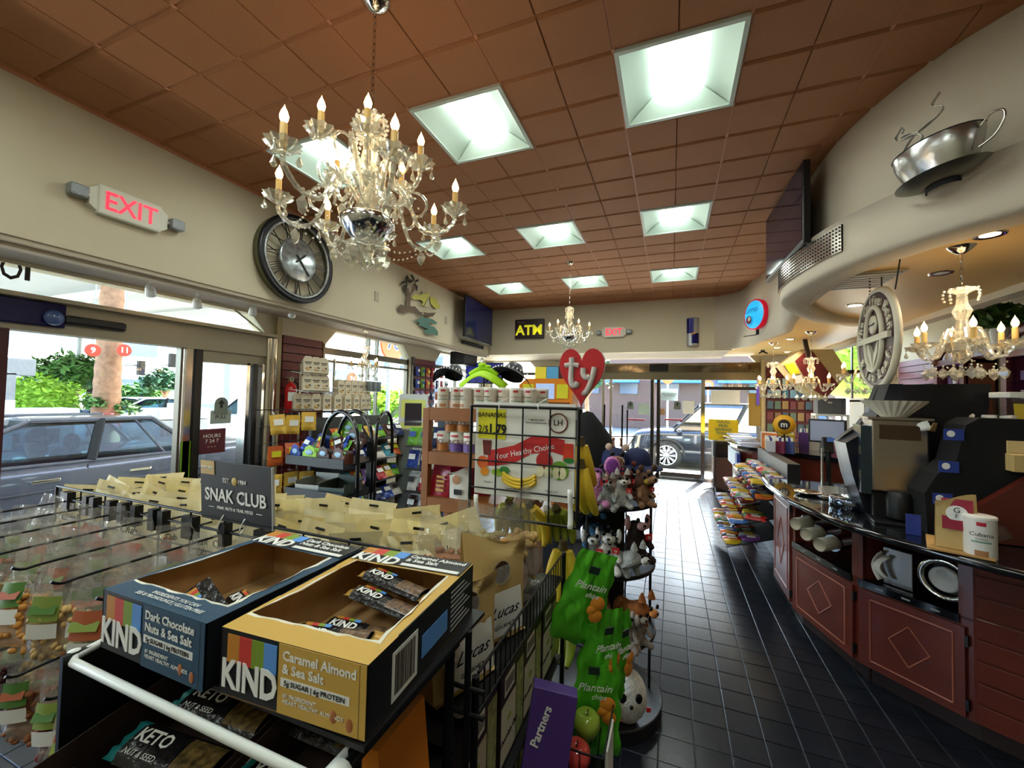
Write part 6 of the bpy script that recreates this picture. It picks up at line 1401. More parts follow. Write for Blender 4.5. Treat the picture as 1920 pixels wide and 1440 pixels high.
plush('giraffe', 'cream plush giraffe-like toy rising behind the pink elephant', (-.25, 2.11, T0+.03), .1, 1.1, fur('cream', (196, 168, 150)), fur('cream2', (150, 110, 90)), 'round')
plush('cat', 'small white and grey plush with a red tag in the middle of the top tray', (-.215, 2.0, T0), .3, .75, fur('palegrey', (176, 172, 168)), fur('white', (216, 212, 206)), 'point')
plush('cat', 'grey plush toy hanging over the front edge of the top tray', (-.275, 1.965, T0-.01), .1, .72, fur('grey', (140, 140, 136)), None, 'point', tag_=False)
plush('moose', 'large dark brown plush moose head at the right of the top tray', (-.155, 2.13, T0+.02), .6, .95, fur('brown', (84, 54, 40)), fur('tan', (150, 110, 80)), 'round', pose='stand')
plush('bear', 'tan plush toy at the right edge of the top tray', (-.125, 2.07, T0), .6, .75, fur('tan', (150, 110, 80)), fur('yellow', (190, 160, 60)), 'round')
plush('bear', 'small red-brown plush between the cream giraffe and the moose', (-.20, 2.10, T0+.02), .3, .8, fur('rust', (120, 56, 44)), None, 'round')
plush('husky', 'grey and white plush husky at the left of the second tray', (-.345, 2.01, T1), .1, .95, fur('grey'), fur('white'), 'flop')
plush('dalmatian', 'white plush dalmatian with black spots on the second tray', (-.275, 2.01, T1+.01), .15, 1.0, fur('white'), fur('white'), 'flop', spots=eye_m)
plush('cat', 'light grey plush cat turned sideways on the second tray', (-.205, 2.02, T1), .9, .9, fur('silver', (160, 160, 156)), fur('white'), 'point', pose='stand', tag_=False)
plush('dog', 'black and brown plush dog with pink ears dangling at the right of the second tray', (-.16, 2.12, T1+.04), .6, 1.1, fur('darkbrown', (46, 32, 32)), fur('pinkear', (200, 150, 150)), 'flop')
plush('dog', 'blue plush toy at the back left of the second tray', (-.35, 2.12, T1+.02), 0, 1.0, fur('blue', (70, 120, 160)), None, 'round', tag_=False)
plush('fox', 'orange-brown plush fox stretching out at the right of the third tray', (-.18, 2.12, T2+.05), .9, 1.0, fur('orange', (160, 92, 44)), fur('orange2', (190, 120, 60)), 'point', pose='stand', tag_=False)
plush('bear', 'brown plush bear at the left of the third tray', (-.31, 2.08, T2+.04), 0, 1.0, fur('brownb', (110, 66, 40)), None, 'round', tag_=False)
for k, (x, y, z) in enumerate([(-.25, 1.99, T2), (-.18, 2.01, T2), (-.31, 1.98, T2-.0), (-.14, 2.06, T2)]): plush('poodle', 'curly grey plush dog, %s on the third tray' % ['left one', 'right one with pale muzzle', 'lowest middle one', 'one under the fox'][k], (x, y, z+(0 if k != 2 else -.0)), .3*k-.2, .82, fur('curly', (140, 126, 116)), fur('curlyw', (186, 176, 166)), 'flop', tag_=False)
def ball_plush(lab, loc, r, m, face=True, rz=0, spots=False):
    t = thing('plush_toy', lab, 'plush toy', loc, rz, 'plush toys on the round rack'); MB().ball((0, 0, r), r, 20, sc=(.9, .8, 1.15)).build('body', m, t)
    if face:
        for sx in (-1, 1): MB().ball((sx*r*.34, -r*.70, r*1.32), r*.17, 10, sc=(1, .5, 1.3)).build('eye', eye_m, t)
        MB().ball((0, -r*.80, r*1.02), r*.09, 8).build('nose', eye_m, t)
    if spots:
        q_ = random.Random(3)
        for k in range(46):
            a, b = q_.uniform(-1.6, 1.6), q_.uniform(-1.2, 1.2); n_ = Vector((math.sin(a)*math.cos(b)*.9, -math.cos(a)*math.cos(b)*.8, math.sin(b)*1.15)); MB().ball(Vector((0, 0, r))+n_*r*.96, r*.11*q_.uniform(.7, 1.3), 6, sc=(1, .5, 1)).build('spot', M('leopard_spot', (46, 30, 20), .9), t)
    MB().cbox((r*.8, -r*.6, r*.8), (.02, .003, .02)).build('tag', m_tag, t); return t
ball_plush('large round white plush seal with black eyes on the bottom tray', (-.185, 2.05, T3), .105, fur('white'), rz=.35); ball_plush('round leopard-print plush on the bottom tray behind the chip bags', (-.28, 1.98, T3), .085, fur('leopard', (176, 134, 76)), False, .1, True)
# caps on top
m_cap = M('cap_navy', (24, 32, 74), .8)
def cap(lab, loc, rz, m=m_cap, s=1.0, grp=None, name='baseball_cap'):
    t = thing(name, lab, 'cap', loc, rz, grp); t.scale = (s, s, s); MB().lathe([(.088, 0), (.09, .03), (.078, .07), (.045, .1), (0, .108)], n=18, cap=False).build('crown', m, t)
    b = MB(); b.grid(lambda u, v: ((.085+.075*v)*math.sin((u-.5)*2.2)*(1-.1*v), -(.085+.085*v*math.cos((u-.5)*2.4))*math.cos((u-.5)*1.5), .005-.02*v*v), 12, 5); o_ = b.build('brim', m, t); o_.modifiers.new('s', 'SOLIDIFY').thickness = .003; MB().ball((0, 0, .108), .007, 6).build('button', m, t); return t
cap('navy baseball cap on top of the plush rack, left one', (-.27, 2.16, 1.235), .5, s=.8, grp='navy caps on the plush rack'); cap('navy baseball cap at the right on top of the plush rack', (-.16, 2.20, 1.235), .9, s=.8, grp='navy caps on the plush rack')
# beagle and lion-like plush seen through the rack
plush('beagle', 'white and brown plush beagle seen through the banana rack column', (-.56, 2.03, .98), .2, 1.0, fur('white'), fur('rust'), 'flop', tag_=False); plush('lion', 'orange plush toy with a red tag beside the beagle', (-.49, 2.0, .98), .1, .95, fur('orange'), fur('tan'), 'round')
MB().box((-.30, -.24, .93), (-.08, .08, .97)).build('side_tray', m_rack, pr_)
# heart sign
hs = thing('heart_sign', 'red heart-shaped sign with white rounded letters ty on a black post', 'sign', (-.475, 2.30, 1.685), rz=.0); Hh = .335
pts = []
for k in range(40):
    q_ = 2*PI*k/40; x = 16*math.sin(q_)**3; z = 13*math.cos(q_)-5*math.cos(2*q_)-2*math.cos(3*q_)-math.cos(4*q_); pts.append((x*.128/16, (z+2.5)*Hh/29))
MB().prism([(a*1.03, b*1.02) for a, b in pts], -.002, .012, 'y').build('pale_edge', M('heart_edge', (220, 196, 186), .5), hs); MB().prism(pts, -.014, -.002, 'y').build('heart', M('heart_red', (190, 32, 40), .45), hs)
m_ty = M('ty_letter', (196, 190, 184), .5)
def stroke(P, r=.016): MB().tube([(a, -.018, b) for a, b in [(p.x, p.y) for p in curve_pts([(x, z, 0) for x, z in P], 6)]], r, 8, X=Matrix.Diagonal((1, 1, 1, 1))).build('letter', m_ty, hs)
stroke([(-.055, .115), (-.055, .06), (-.058, 0), (-.05, -.04), (-.03, -.045), (-.018, -.025)]); stroke([(-.095, .07), (-.055, .075), (-.015, .07)], .014)
stroke([(.012, .055), (.012, .02), (.03, -.0), (.05, .01)]); stroke([(.075, .06), (.065, .01), (.045, -.05), (.025, -.085), (.01, -.08)])
MB().rod((0, .0, -.18), (0, .0, -.47), .010, 8).build('post', m_rack, hs); MB().lathe([(.10, 0), (.02, .012), (.012, .02)], (0, 0, -.475), 16).build('post_base', m_rack, hs)
MB().box((-.5, 2.27, 1.20), (-.44, 2.33, 1.212)).build('bracket', m_rack); o_ = bpy.data.objects['bracket.001'] if 'bracket.001' in bpy.data.objects else None
for o_ in list(bpy.data.objects):
    if o_.name.startswith('bracket') and o_.parent is None: o_.parent = pr_; o_.location = (-PX, -PY, 0)

# ================================================================ WOODEN SHELF
m_wood = M('shelf_wood', (140, 84, 38), .45, noise_amt=.15, nscale=8); ws = thing('wooden_shelf', 'honey-brown wooden shelf unit left of the banana rack', 'shelf', (0, 0, 0)); WX0, WX1, WY0, WY1 = -1.395, -.72, 2.1, 2.42
for x in (WX0, WX1-.045):
    for y in (WY0, WY1-.045): MB().bbox((x+.0225, y+.0225, .745), (.045, .045, 1.49), .003).build('post', m_wood, ws)
for z in (1.455, 1.195, .925, .60):
    MB().box((WX0+.02, WY0+.02, z+.025), (WX1-.02, WY1-.02, z+.04)).build('shelf_board', m_wood, ws); MB().bbox(((WX0+WX1)/2, WY0+.012, z), (WX1-WX0-.09, .022, .075), .002).build('front_rail', m_wood, ws)
def canister(lab, loc, h_=.125, r=.037, body=M('canister_cream', (214, 204, 188), .5), name='canister', brand='Cubana', rz=0, grp=None, top_m=None):
    t = thing(name, lab, 'canister', loc, rz, grp); MB().lathe([(r, 0), (r, h_-.012)], n=22).build('body', body, t); MB().lathe([(r+.0015, h_-.014), (r+.0015, h_-.002), (r-.003, h_), (0, h_-.0005)], n=22).build('lid', M('lid_white', (226, 222, 214), .4), t)
    def wrap(x0, x1, z0, z1, m, nm, dr=.0008): MB().grid(lambda u, v: ((r+dr)*math.sin((x0+(x1-x0)*u)/r), -(r+dr)*math.cos((x0+(x1-x0)*u)/r), z0+(z1-z0)*v), 6, 1).build(nm, m, t)
    wrap(-.014, .014, h_*.78, h_*.87, M('label_red', (190, 40, 60), .5), 'red_patch'); wrap(-.03, .03, h_*.38, h_*.42, M('label_greenline', (120, 160, 140), .5), 'green_band'); wrap(-.02, .02, h_*.05, h_*.2, M('label_cookie', (176, 124, 84), .5), 'cookie_print')
    text(brand, h_*.13, M('print_dark'), t, (0, -r-.0015, h_*.58), FRONT, ext=.0003); text('Cookies', h_*.06, M('print_dark'), t, (0, -r-.0015, h_*.47), FRONT, ext=.0003); return t
c0 = canister('', (0, 0, 0)); nm_ = ['first canister from the left on top of the wooden shelf', 'second canister from the left on top of the wooden shelf', 'third canister from the left on top of the wooden shelf', 'fourth canister from the left on top of the wooden shelf', 'fifth canister from the left on top of the wooden shelf', 'sixth canister from the left on top of the wooden shelf', 'seventh canister from the left on top of the wooden shelf', 'rightmost canister on top of the wooden shelf']
for k in range(8):
    t = c0 if k == 0 else dup(c0); t['label'] = 'cream paper '+nm_[k]; t.location = (-1.285+.078*k, WY0+.05+.02*(k % 2), 1.495); t.rotation_euler = (0, 0, R.uniform(-.5, .5)); t['group'] = 'cream canisters on the wooden shelf'
for k in range(8):
    t = dup(c0); t['label'] = 'cream paper canister in the back row, %s from the left' % ['first', 'second', 'third', 'fourth', 'fifth', 'sixth', 'seventh', 'eighth'][k]; t.location = (-1.24+.078*k, WY0+.15, 1.495); t.rotation_euler = (0, 0, R.uniform(-.5, .5)); t['group'] = 'cream canisters on the wooden shelf'
m_riceo = M('rice_orange', (178, 110, 50), .5); m_ricep = M('rice_purple', (110, 80, 150), .5)
def rice(lab, loc, mm, grp='rice cake tubes on the middle shelf', big=1.0):
    t = thing('rice_cake_tube', lab, 'snack tube', loc, R.uniform(-.2, .2), grp); r, h_ = .043*big, .115*big; MB().lathe([(r*.9, 0), (r, .006), (r, h_-.006), (r*.9, h_), (0, h_)], n=22).build('tube', M('tube_white', (226, 222, 210), .4), t)
    MB().grid(lambda u, v: ((r+.0008)*math.sin((u-.5)*2.6), -(r+.0008)*math.cos((u-.5)*2.6), h_*(.03+.42*v)), 8, 1).build('colour_band', mm, t); MB().grid(lambda u, v: ((r+.001)*math.sin((u-.5)*1.1), -(r+.001)*math.cos((u-.5)*1.1), h_*(.76+.1*v)), 5, 1).build('brand_patch', M('label_red'), t)
    text('RiCE', .036*big, M('print_brown2', (96, 44, 30), .5), t, (0, -r-.0016, h_*.5), FRONT, ext=.0003, bold=.01); return t
r0 = None
for k, (x, z, mm, s_) in enumerate([(-1.285, 1.236, m_riceo, 1), (-1.195, 1.236, m_ricep, 1), (-1.105, 1.236, m_ricep, 1), (-1.235, 1.353, m_riceo, .9), (-1.15, 1.353, m_riceo, .9), (-1.26, 1.353, m_riceo, .9)]):
    rice(['rice cake tube at the left of the bottom row, orange band', 'rice cake tube in the middle of the bottom row, purple band', 'rice cake tube at the right of the bottom row, purple band', 'upper rice cake tube in the middle, orange band', 'upper rice cake tube at the right', 'upper rice cake tube at the back left'][k], (x, WY0+.07+(.09 if k == 5 else 0), z), mm, big=s_)
t = standbag('blue_pouch', 'pale blue snack pouch at the right of the middle wooden shelf', (-1.01, WY0+.09, 1.236), .1, .11, .19, .05, M('pouch_blue', (130, 176, 206), .45), 81); MB().cbox((0, -.024, .11), (.08, .003, .04)).build('label', M('label_navy', (40, 60, 120), .5), t)
m_redb = M('pouch_red', (150, 24, 44), .3, bump=.4, bscale=25)
for k, (x, y, H_, lb) in enumerate([(-1.29, WY0+.06, .20, 'red cookie pouch with stacked biscuits at the left of the lower wooden shelf'), (-1.22, WY0+.16, .22, 'red pouch behind the white one on the lower wooden shelf'), (-1.09, WY0+.18, .22, 'red pouch at the back right of the lower wooden shelf')]):
    t = standbag('red_pouch', lb, (x, y, .966), .1*k, .13, H_, .06, m_redb, 90+k); t['group'] = 'red cookie pouches'
    for j in range(4): MB().cbox((.01, -.036+.004*j, .04+.025*j), (.055, .004, .014)).build('biscuit_print', M('biscuit', (196, 150, 86), .6), t)
t = standbag('white_pouch', 'white cookie pouch with a round cookie print on the lower wooden shelf', (-1.155, WY0+.05, .966), 0, .12, .17, .05, M('pouch_white', (206, 200, 190), .5), 95); MB().lathe([(.026, 0), (0, -.002)], (-.015, -.026, .11), 18, ax='y').build('cookie_print', M('label_cookie'), t); MB().cbox((.0, -.030, .04), (.05, .003, .03)).build('black_patch', m_klet, t)
for k in range(4): one(MB().bbox((0, 0, .02), (.12, .10, .04), .004), 'clear_tray', 'clear lidded food tray, %s on the bottom wooden shelf' % ['leftmost', 'second', 'third', 'fourth'][k], 'food tray', m_film, (-1.28+.13*k, WY0+.1, .64), 'clear trays on the bottom wooden shelf')
# ================================================================ HATS AND MACHINES BEHIND THE SHELF
hsn = thing('hat_stand', 'black stand with arms holding the sun visors behind the wooden shelf', 'stand', (-1.2, 2.85, 0)); MB().rod((0, 0, 0), (0, 0, 1.72), .012, 8).rod((-.28, 0, 1.62), (.25, 0, 1.62), .008, 6).lathe([(.2, 0), (.19, .02), (0, .03)], n=20).build('pole', m_rack, hsn)
def visor(lab, loc, rz, m, s=1.0, beads=False, tilt=(0, 0)):
    t = thing('sun_visor', lab, 'hat', loc, rot=(tilt[0], tilt[1], rz), group='sun hats on the black stand'); t.scale = (s, s, s)
    b = MB(); b.grid(lambda u, v: ((.09+.10*v)*math.sin((u-.5)*2.9), -(.09+.13*v*max(.25, math.cos((u-.5)*2.2)))*math.cos((u-.5)*2.9), -.05*v*v-.035*abs(2*u-1)**2*v), 16, 6); o_ = b.build('brim', m, t); o_.modifiers.new('s', 'SOLIDIFY').thickness = .004
    MB().lathe([(.092, -.004), (.09, .03), (.06, .06 if not beads else .10), (0, .075 if not beads else .12)], n=20, cap=False).build('crown', m, t); 
    if beads:
        w = MB()
        for k in range(15): a = -1.3+k*2.6/14; w.cbox((.165*math.sin(a), -.165*math.cos(a)*1.05, -.012), (.008, .005, .016))
        w.build('bead_trim', m_wlet, t)
    return t
lv = thing('sun_visor', 'bright lime-green sun visor above the canisters', 'hat', (-1.235, 2.6, 1.735), rz=.25, group='sun hats on the black stand'); m_lime = M('visor_lime', (170, 220, 30), .6)
o_ = MB().grid(lambda u, v: ((u-.5)*.36*(1-.12*v), -.17*v*math.cos((u-.5)*2.2)+.02, .02-.10*abs(2*u-1)**1.5-.05*v*v), 18, 8).build('brim', m_lime, lv); o_.modifiers.new('s', 'SOLIDIFY').thickness = .005
MB().tube([((u_-.5)*.2, .01, .035-.05*abs(2*u_-1)**1.5) for u_ in [k/10 for k in range(11)]], .018, 8).build('headband', m_lime, lv); MB().ball((-.01, 0, .055), .024, 8, sc=(1.4, 1, .7)).ball((.03, 0, .045), .018, 8, sc=(1.4, 1, .7)).build('knot', m_lime, lv)
MB().rod((0, .03, -.1), (0, .02, .02), .006).build('clip', m_rack, lv); p = at(850, 705, Y=2.8); visor('black hat with white bead trim, left of the lime visor', p, .1, m_rack, .8, True, (-.5, 0)); p = at(960, 706, Y=2.8); visor('black hat with white bead trim, right of the lime visor', p, .0, m_rack, .95, True, (-.5, .1))
om = thing('orange_machine', 'orange countertop machine with a blue-white screen beside the red heart', 'machine', (-.93, 3.2, 1.50)); MB().box((-.25, -.12, -1.5), (.25, .15, -.0)).build('cabinet', m_rack, om)
MB().prism([(-.22, 0), (.22, 0), (.22, .17), (.18, .22), (-.16, .22), (-.22, .17)], -.1, .1, 'y').build('housing', M('machine_orange', (226, 134, 30), .4), om); MB().cbox((0, -.102, .12), (.15, .006, .12)).build('screen', M('machine_screen', (180, 196, 226), .2, emit=.5, ecol=(150, 180, 240)), om)
for sx in (-1, 1): MB().cbox((sx*.14, -.102, .12), (.09, .006, .11)).build('yellow_panel', m_yl, om)
MB().cbox((0, -.103, .02), (.40, .006, .03)).build('slot', M('machine_dark', (110, 56, 20), .5), om)
for sx, rgb in ((-.05, (226, 216, 60)), (.05, (80, 160, 210))): MB().cbox((sx-.02, 0, .27), (.095, .02, .10)).build('topper_card', M('topper_%d' % rgb[0], rgb, .5), om)
# ================================================================ COFFEE COUNTER
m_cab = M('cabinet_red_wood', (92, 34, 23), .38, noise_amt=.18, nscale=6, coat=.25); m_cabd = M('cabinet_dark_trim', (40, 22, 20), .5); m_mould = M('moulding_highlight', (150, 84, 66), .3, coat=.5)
m_stone = M('black_granite', (16, 18, 22), .08, noise_amt=.5, nscale=120, coat=.6); m_steel = M('steel_box', (168, 160, 152), .25, 1.0)
FRN = [(.83, 4.05), (.83, 3.52), (1.01, 2.94), (1.33, 2.61), (1.78, 2.30), (2.35, 2.0)]
TOP = [(.74, 4.05), (.72, 3.72), (.75, 3.21), (.885, 2.72), (.99, 2.56), (1.24, 2.28), (1.42, 2.16), (1.80, 1.95), (2.5, 1.6)]
wt = MB(); back = [(2.9, 2.2), (2.2, 2.75), (1.75, 3.05), (1.52, 3.5), (1.5, 4.05)]
wt.prism(TOP+back, .895, .93); wt.tube([(x, y, .912) for x, y in TOP], .020, 8)
one(wt, 'stone_worktop', 'glossy black stone worktop over the coffee counter cabinets', 'worktop', m_stone)
def frame_at(P, Q): d = Vector((Q[0]-P[0], Q[1]-P[1], 0)); return d.length, math.atan2(d.y, d.x)
def cabinet(lab, P, Q, niche=True, D=.42, grp='red wood counter cabinets', slats=False):
    L, rz = frame_at(P, Q); t = thing('counter_cabinet', lab, 'cabinet', (P[0], P[1], 0), rz, grp); c = MB()
    if niche: c.box((0, 0, .10), (L, D, .56)).box((0, 0, .56), (.02, D, .895)).box((L-.05, 0, .56), (L, D, .895)).box((0, D-.02, .56), (L, D, .895)).box((0, 0, .885), (L, D, .895)).box((0, .0, .56), (L, D, .57))
    else: c.box((0, 0, .10), (L, D, .895))
    c.build('carcass', m_cab, t); MB().box((0, .06, 0), (L, D, .10)).build('toe_kick', m_cabd, t)
    if slats:
        for k in range(8): MB().bbox((L/2, -.006, .15+k*.098), (L-.02, .014, .088), .003).build('slat', m_cab, t)
        return t, L
    z0, z1 = (.11, .525) if niche else (.13, .86)
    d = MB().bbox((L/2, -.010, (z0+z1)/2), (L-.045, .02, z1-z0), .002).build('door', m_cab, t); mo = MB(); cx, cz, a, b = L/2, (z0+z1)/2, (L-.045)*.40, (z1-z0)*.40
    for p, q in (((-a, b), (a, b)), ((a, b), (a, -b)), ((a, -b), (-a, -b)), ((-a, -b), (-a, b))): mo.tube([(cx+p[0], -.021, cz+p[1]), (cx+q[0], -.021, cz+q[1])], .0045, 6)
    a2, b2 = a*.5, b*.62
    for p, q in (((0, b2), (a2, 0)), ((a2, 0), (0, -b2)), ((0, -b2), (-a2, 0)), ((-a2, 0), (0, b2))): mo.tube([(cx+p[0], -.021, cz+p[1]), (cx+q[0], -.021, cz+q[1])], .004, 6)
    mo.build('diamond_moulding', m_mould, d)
    for z in (z0+.06, z1-.06): MB().cbox((L-.018, -.012, z), (.012, .02, .05)).build('hinge', m_black, t)
    if niche:
        MB().box((0, -.012, .535), (L-.045, .01, .575)).box((0, .0, .57), (L-.05, D-.02, .575)).build('niche_ledge', m_stone, t)
        for k in range(3): MB().cbox((L*(.22+.25*k), -.0125, .555), (.035, .002, .008)).build('label_chip', m_grey, t)
    return t, L
cabinet('end cabinet with a tall diamond panel, facing the far aisle', FRN[0], FRN[1], False)
cB, LB = cabinet('counter cabinet with the paper cup niche above its diamond door', FRN[1], FRN[2])
cC, LC = cabinet('counter cabinet with the napkin and lid niche above its diamond door', FRN[2], FRN[3])
cabinet('slatted red wood cabinet at the near right end of the counter', FRN[3], FRN[4], False, slats=True); cabinet('slatted red wood cabinet beyond the right edge of the view', FRN[4], FRN[5], False, slats=True)
def in_frame(P, Q, x, y, z): L, rz = frame_at(P, Q); v = Matrix.Rotation(rz, 3, 'Z') @ Vector((x, y, 0)); return (P[0]+v.x, P[1]+v.y, z), rz
m_cup = M('paper_cup', (222, 216, 200), .6)
for k, (x, z) in enumerate([(.16, .755), (.27, .72), (.40, .70)]):
    l_, rz = in_frame(FRN[1], FRN[2], x, .0, z); t = thing('cup_dispenser', 'stack of white paper cups sticking out of a round chrome holder, %s' % ['smallest and farthest', 'middle one of three', 'nearest of three'][k], 'cup dispenser', l_, rot=(0, 0, rz+.42), group='paper cup stacks in the niche')
    MB().lathe([(.040, .16), (.048, .02), (.054, .0), (.050, -.004)], n=20, ax='y').build('holder', m_chrome, t)
    c = MB()
    c.lathe([(.030, .12), (.038, -.12)], n=22, ax='y', cap=False); 
    for j in range(8): c.lathe([(.0385, -.122+.014*j), (.040, -.118+.014*j), (.0385, -.114+.014*j)], n=22, ax='y', cap=False)
    c.lathe([(.034, -.118), (.028, -.02), (0, -.02)], n=22, ax='y', cap=False); c.build('paper_cups', m_cup, t)
l_, rz = in_frame(FRN[2], FRN[3], .13, .05, .577); nd = thing('napkin_dispenser', 'steel napkin dispenser with white napkins spilling out in the counter niche', 'dispenser', l_, rz); MB().bbox((.02, .09, .10), (.13, .16, .20), .004, m_steel).build('housing', m_steel, nd)
nk = MB(); nk.grid(lambda u, v: (-.045-.03*math.sin(v*PI)*(1-.5*u)+.01*math.sin(u*9), -.01+.13*u*.5-.03*(1-u), .02+.15*v+.01*math.sin(u*6)), 8, 8); nk.grid(lambda u, v: (-.02+.03*u-.04*math.sin(v*3), -.02-.03*math.sin(v*PI), .03+.13*v), 6, 8); o_ = nk.build('napkins', M('napkin', (232, 230, 224), .9), nd); o_.modifiers.new('s', 'SOLIDIFY').thickness = .004
l_, rz = in_frame(FRN[2], FRN[3], .355, .02, .71); ld_ = thing('lid_dispenser', 'round chrome dispenser with a white plastic lid in the counter niche', 'dispenser', l_, rz)
MB().lathe([(.098, .10), (.105, .0), (.10, -.012), (.082, -.015), (.078, .0), (.075, .06)], n=32, ax='y', cap=False).build('chrome_ring', m_chrome, ld_); MB().lathe([(.078, .05), (0, .05)], n=24, ax='y').build('inner_well', m_black, ld_); MB().lathe([(.058, .02), (.060, -.004), (.05, -.01), (.045, -.006), (0, -.004)], n=24, ax='y').build('cup_lid', M('lid_grey', (206, 208, 208), .4), ld_)
# brewer group
bk_ = thing('coffee_backdrop', 'tall curved black backdrop panel behind the coffee brewer', 'panel', (0, 0, 0)); px_ = [(1.58, .935), (1.66, 1.70), (1.16, 1.69), (1.13, 1.60), (1.11, 1.52), (1.06, 1.44), (.99, 1.38), (.955, 1.34), (.99, 1.15), (1.05, .935)]
MB().prism(px_, 3.08, 3.14, 'y').build('panel', M('panel_black', (20, 20, 26), .35), bk_); MB().prism([(1.20, .935), (1.22, 1.69), (1.16, 1.69), (1.12, 1.55), (1.06, 1.42), (.955, 1.34), (.99, 1.15), (1.05, .935)], 2.95, 3.08, 'y').build('side_fin', M('fin_navy_black', (22, 24, 36), .3), bk_)
bw = thing('coffee_brewer', 'stainless and black coffee brewer with a white fluted paper filter on top', 'coffee machine', (1.165, 2.86, .93)); bw.rotation_euler = (0, 0, -.15)
MB().bbox((0, .10, .36), (.235, .22, .40), .008, m_steel).build('steel_body', m_steel, bw); MB().cbox((.0, -.012, .49), (.17, .004, .08)).build('dark_window', M('brown_glass', (66, 46, 30), .1), bw); MB().cbox((0, .10, .565), (.27, .24, .012)).build('top_plate', m_steel, bw)
MB().bbox((0, .12, .08), (.22, .2, .16), .01).build('black_base', m_black, bw); MB().bbox((0, .05, .008), (.26, .32, .016), .004).build('drip_base', m_black, bw); MB().cbox((-.14, .10, .33), (.045, .2, .38)).build('side_controls', M('control_panel', (40, 52, 58), .2), bw)
for k in range(2): MB().cbox((-.165, .06, .24+.14*k), (.004, .06, .05)).build('button', m_chrome, bw)
MB().lathe([(.06, .03), (.065, .14), (.05, .17)], (0, -.01, .0), 18).build('funnel', m_black, bw)
flt = lambda k, n, z: 1+.028*math.cos(k*PI)*(z*12); cf = thing('coffee_filter', 'white fluted paper coffee filters stacked on the brewer', 'filter', (1.165, 2.92, 1.503))
for j in range(2): MB().lathe([(.055, .0+.006*j), (.14, .085+.006*j)], n=48, flute=flt, cap=False, smooth=False).build('filter', m_cup, cf)
MB().lathe([(.055, 0), (0, .001)], n=24).build('filter_base', m_cup, cf)
# black airpots with blue labels
m_blab = M('label_blue', (44, 66, 150), .4)
bh_ = thing('condiment_shroud', 'tall matte black hood behind the airpots, with packets heaped on its top', 'cabinet', (1.50, 2.80, .93)); MB().prism([(-.30, .0), (-.02, .0), (.03, .12), (.05, .25), (.08, .38), (.10, .585), (-.10, .585), (-.15, .55), (-.19, .36), (-.26, .30), (-.31, .20)], -.12, .05, 'y').build('hood', M('matte_black', (12, 12, 14), .85), bh_)
for (x, z) in ((-.20, .50), (-.22, .34), (-.245, .18)): o_ = MB().cbox((0, 0, 0), (.075, .004, .055)).build('label', m_blab, bh_, (x, -.126, z)); MB().lathe([(.016, 0), (0, -.001)], (-.012, -.003, .004), 16, ax='y').build('white_emblem', m_wlet, o_)
for k in range(6): 
    t = thing('sweetener_packet', 'crumpled white and tan packet, %s from the left on the black hood' % ['first', 'second', 'third', 'fourth', 'fifth', 'sixth'][k], 'packet', (1.24+.07*k, 2.84, 1.50+(.03 if k > 2 else -.02)), rot=(R.uniform(-.4, .4), R.uniform(-.4, .4), R.uniform(-1, 1)), group='packets heaped on the black hood')
    pouch_mesh(.07, .05, .03, 500+k, crink=.004, nu=6, nv=6).build('packet', m_kraft if k in (1,) else m_wlet, t)
MB_ = MB().box((0, 0, 0), (.055, .004, .10)); o_ = one(MB_, 'menu_card', 'small blue label card with a round emblem standing on the worktop under the brewer', 'card', m_blab, (1.09, 2.62, .932)); o_.rotation_euler = (0, 0, -.2)
# worktop small things
t = thing('gluten_free_bag', 'tan pouch with a maroon label and a round GF emblem on the worktop', 'food bag', (1.18, 2.42, .945), rot=(0, 0, -.35)); tmp = standbag('inner', '', (0, 0, 0), 0, .13, .22, .06, m_kraft, 111); b_ = tmp.children[0]; b_.parent = t; bpy.data.objects.remove(tmp)
MB().grid(lambda u, v: (-.045+.095*u, -.03*(1-(.35+.6*v)**1.5)-.009, .085+.13*v), 5, 5).build('maroon_label', M('label_maroon', (150, 34, 58), .5), t); MB().lathe([(.034, 0), (0, -.001)], (0, -.027, .155), 22, ax='y').build('white_disc', m_wlet, t); text('G', .032, M('print_dark'), t, (0, -.029, .168), FRONT, ext=.0003); text('F', .026, M('print_dark'), t, (0, -.029, .142), FRONT, ext=.0003)
MB().lathe([(.018, 0), (0, -.001)], (.045, -.028, .11), 16, ax='y').build('orange_seal', m_orange, t)
t = thing('wooden_board', 'small tan board under the tan pouch on the worktop', 'board', (1.21, 2.47, .9325), rz=-.4); MB().bbox((0, 0, .005), (.20, .26, .010), .002).build('board', M('board_tan', (190, 146, 84), .6), t)
t = canister('white round canister with red and blue print standing at the worktop edge', (1.235, 2.235+.14, .932), .175, .05, M('canister_white', (226, 222, 216), .4), 'canister', 'Cubana', -.4)
tc = thing('acrylic_tray', 'clear slanted acrylic tray with a pink packet leaning on the worktop', 'tray', (1.30, 2.52, .945), rot=(0, -.55, -.3)); MB().bbox((.0, 0, .03), (.24, .10, .06), .003).build('tray', clear_mat('acrylic', (235, 235, 240), .08), tc); MB().bbox((.01, 0, .03), (.15, .07, .02), .006).build('pink_packet', M('pink_packet', (196, 70, 120), .4), tc)
rp = thing('counter_upright', 'dark red wooden upright board at the right end of the counter', 'panel', (0, 0, 0)); MB().prism([(1.37, .935), (2.1, .935), (2.1, 1.27), (1.56, 1.27), (1.36, 1.10)], 2.62, 2.66, 'y').build('board', m_cab, rp)
cbx = thing('cardboard_box', 'brown cardboard box with an open flap on the upright at the right edge', 'box', (1.66, 2.70, 1.272), rz=-.1); MB().bbox((0, 0, .04), (.34, .2, .08), .002, m_kraft).build('box', None, cbx); MB().bbox((-.1, .02, .11), (.13, .12, .06), .002).build('flap_box', M('kraft_pale', (206, 182, 130), .7), cbx)
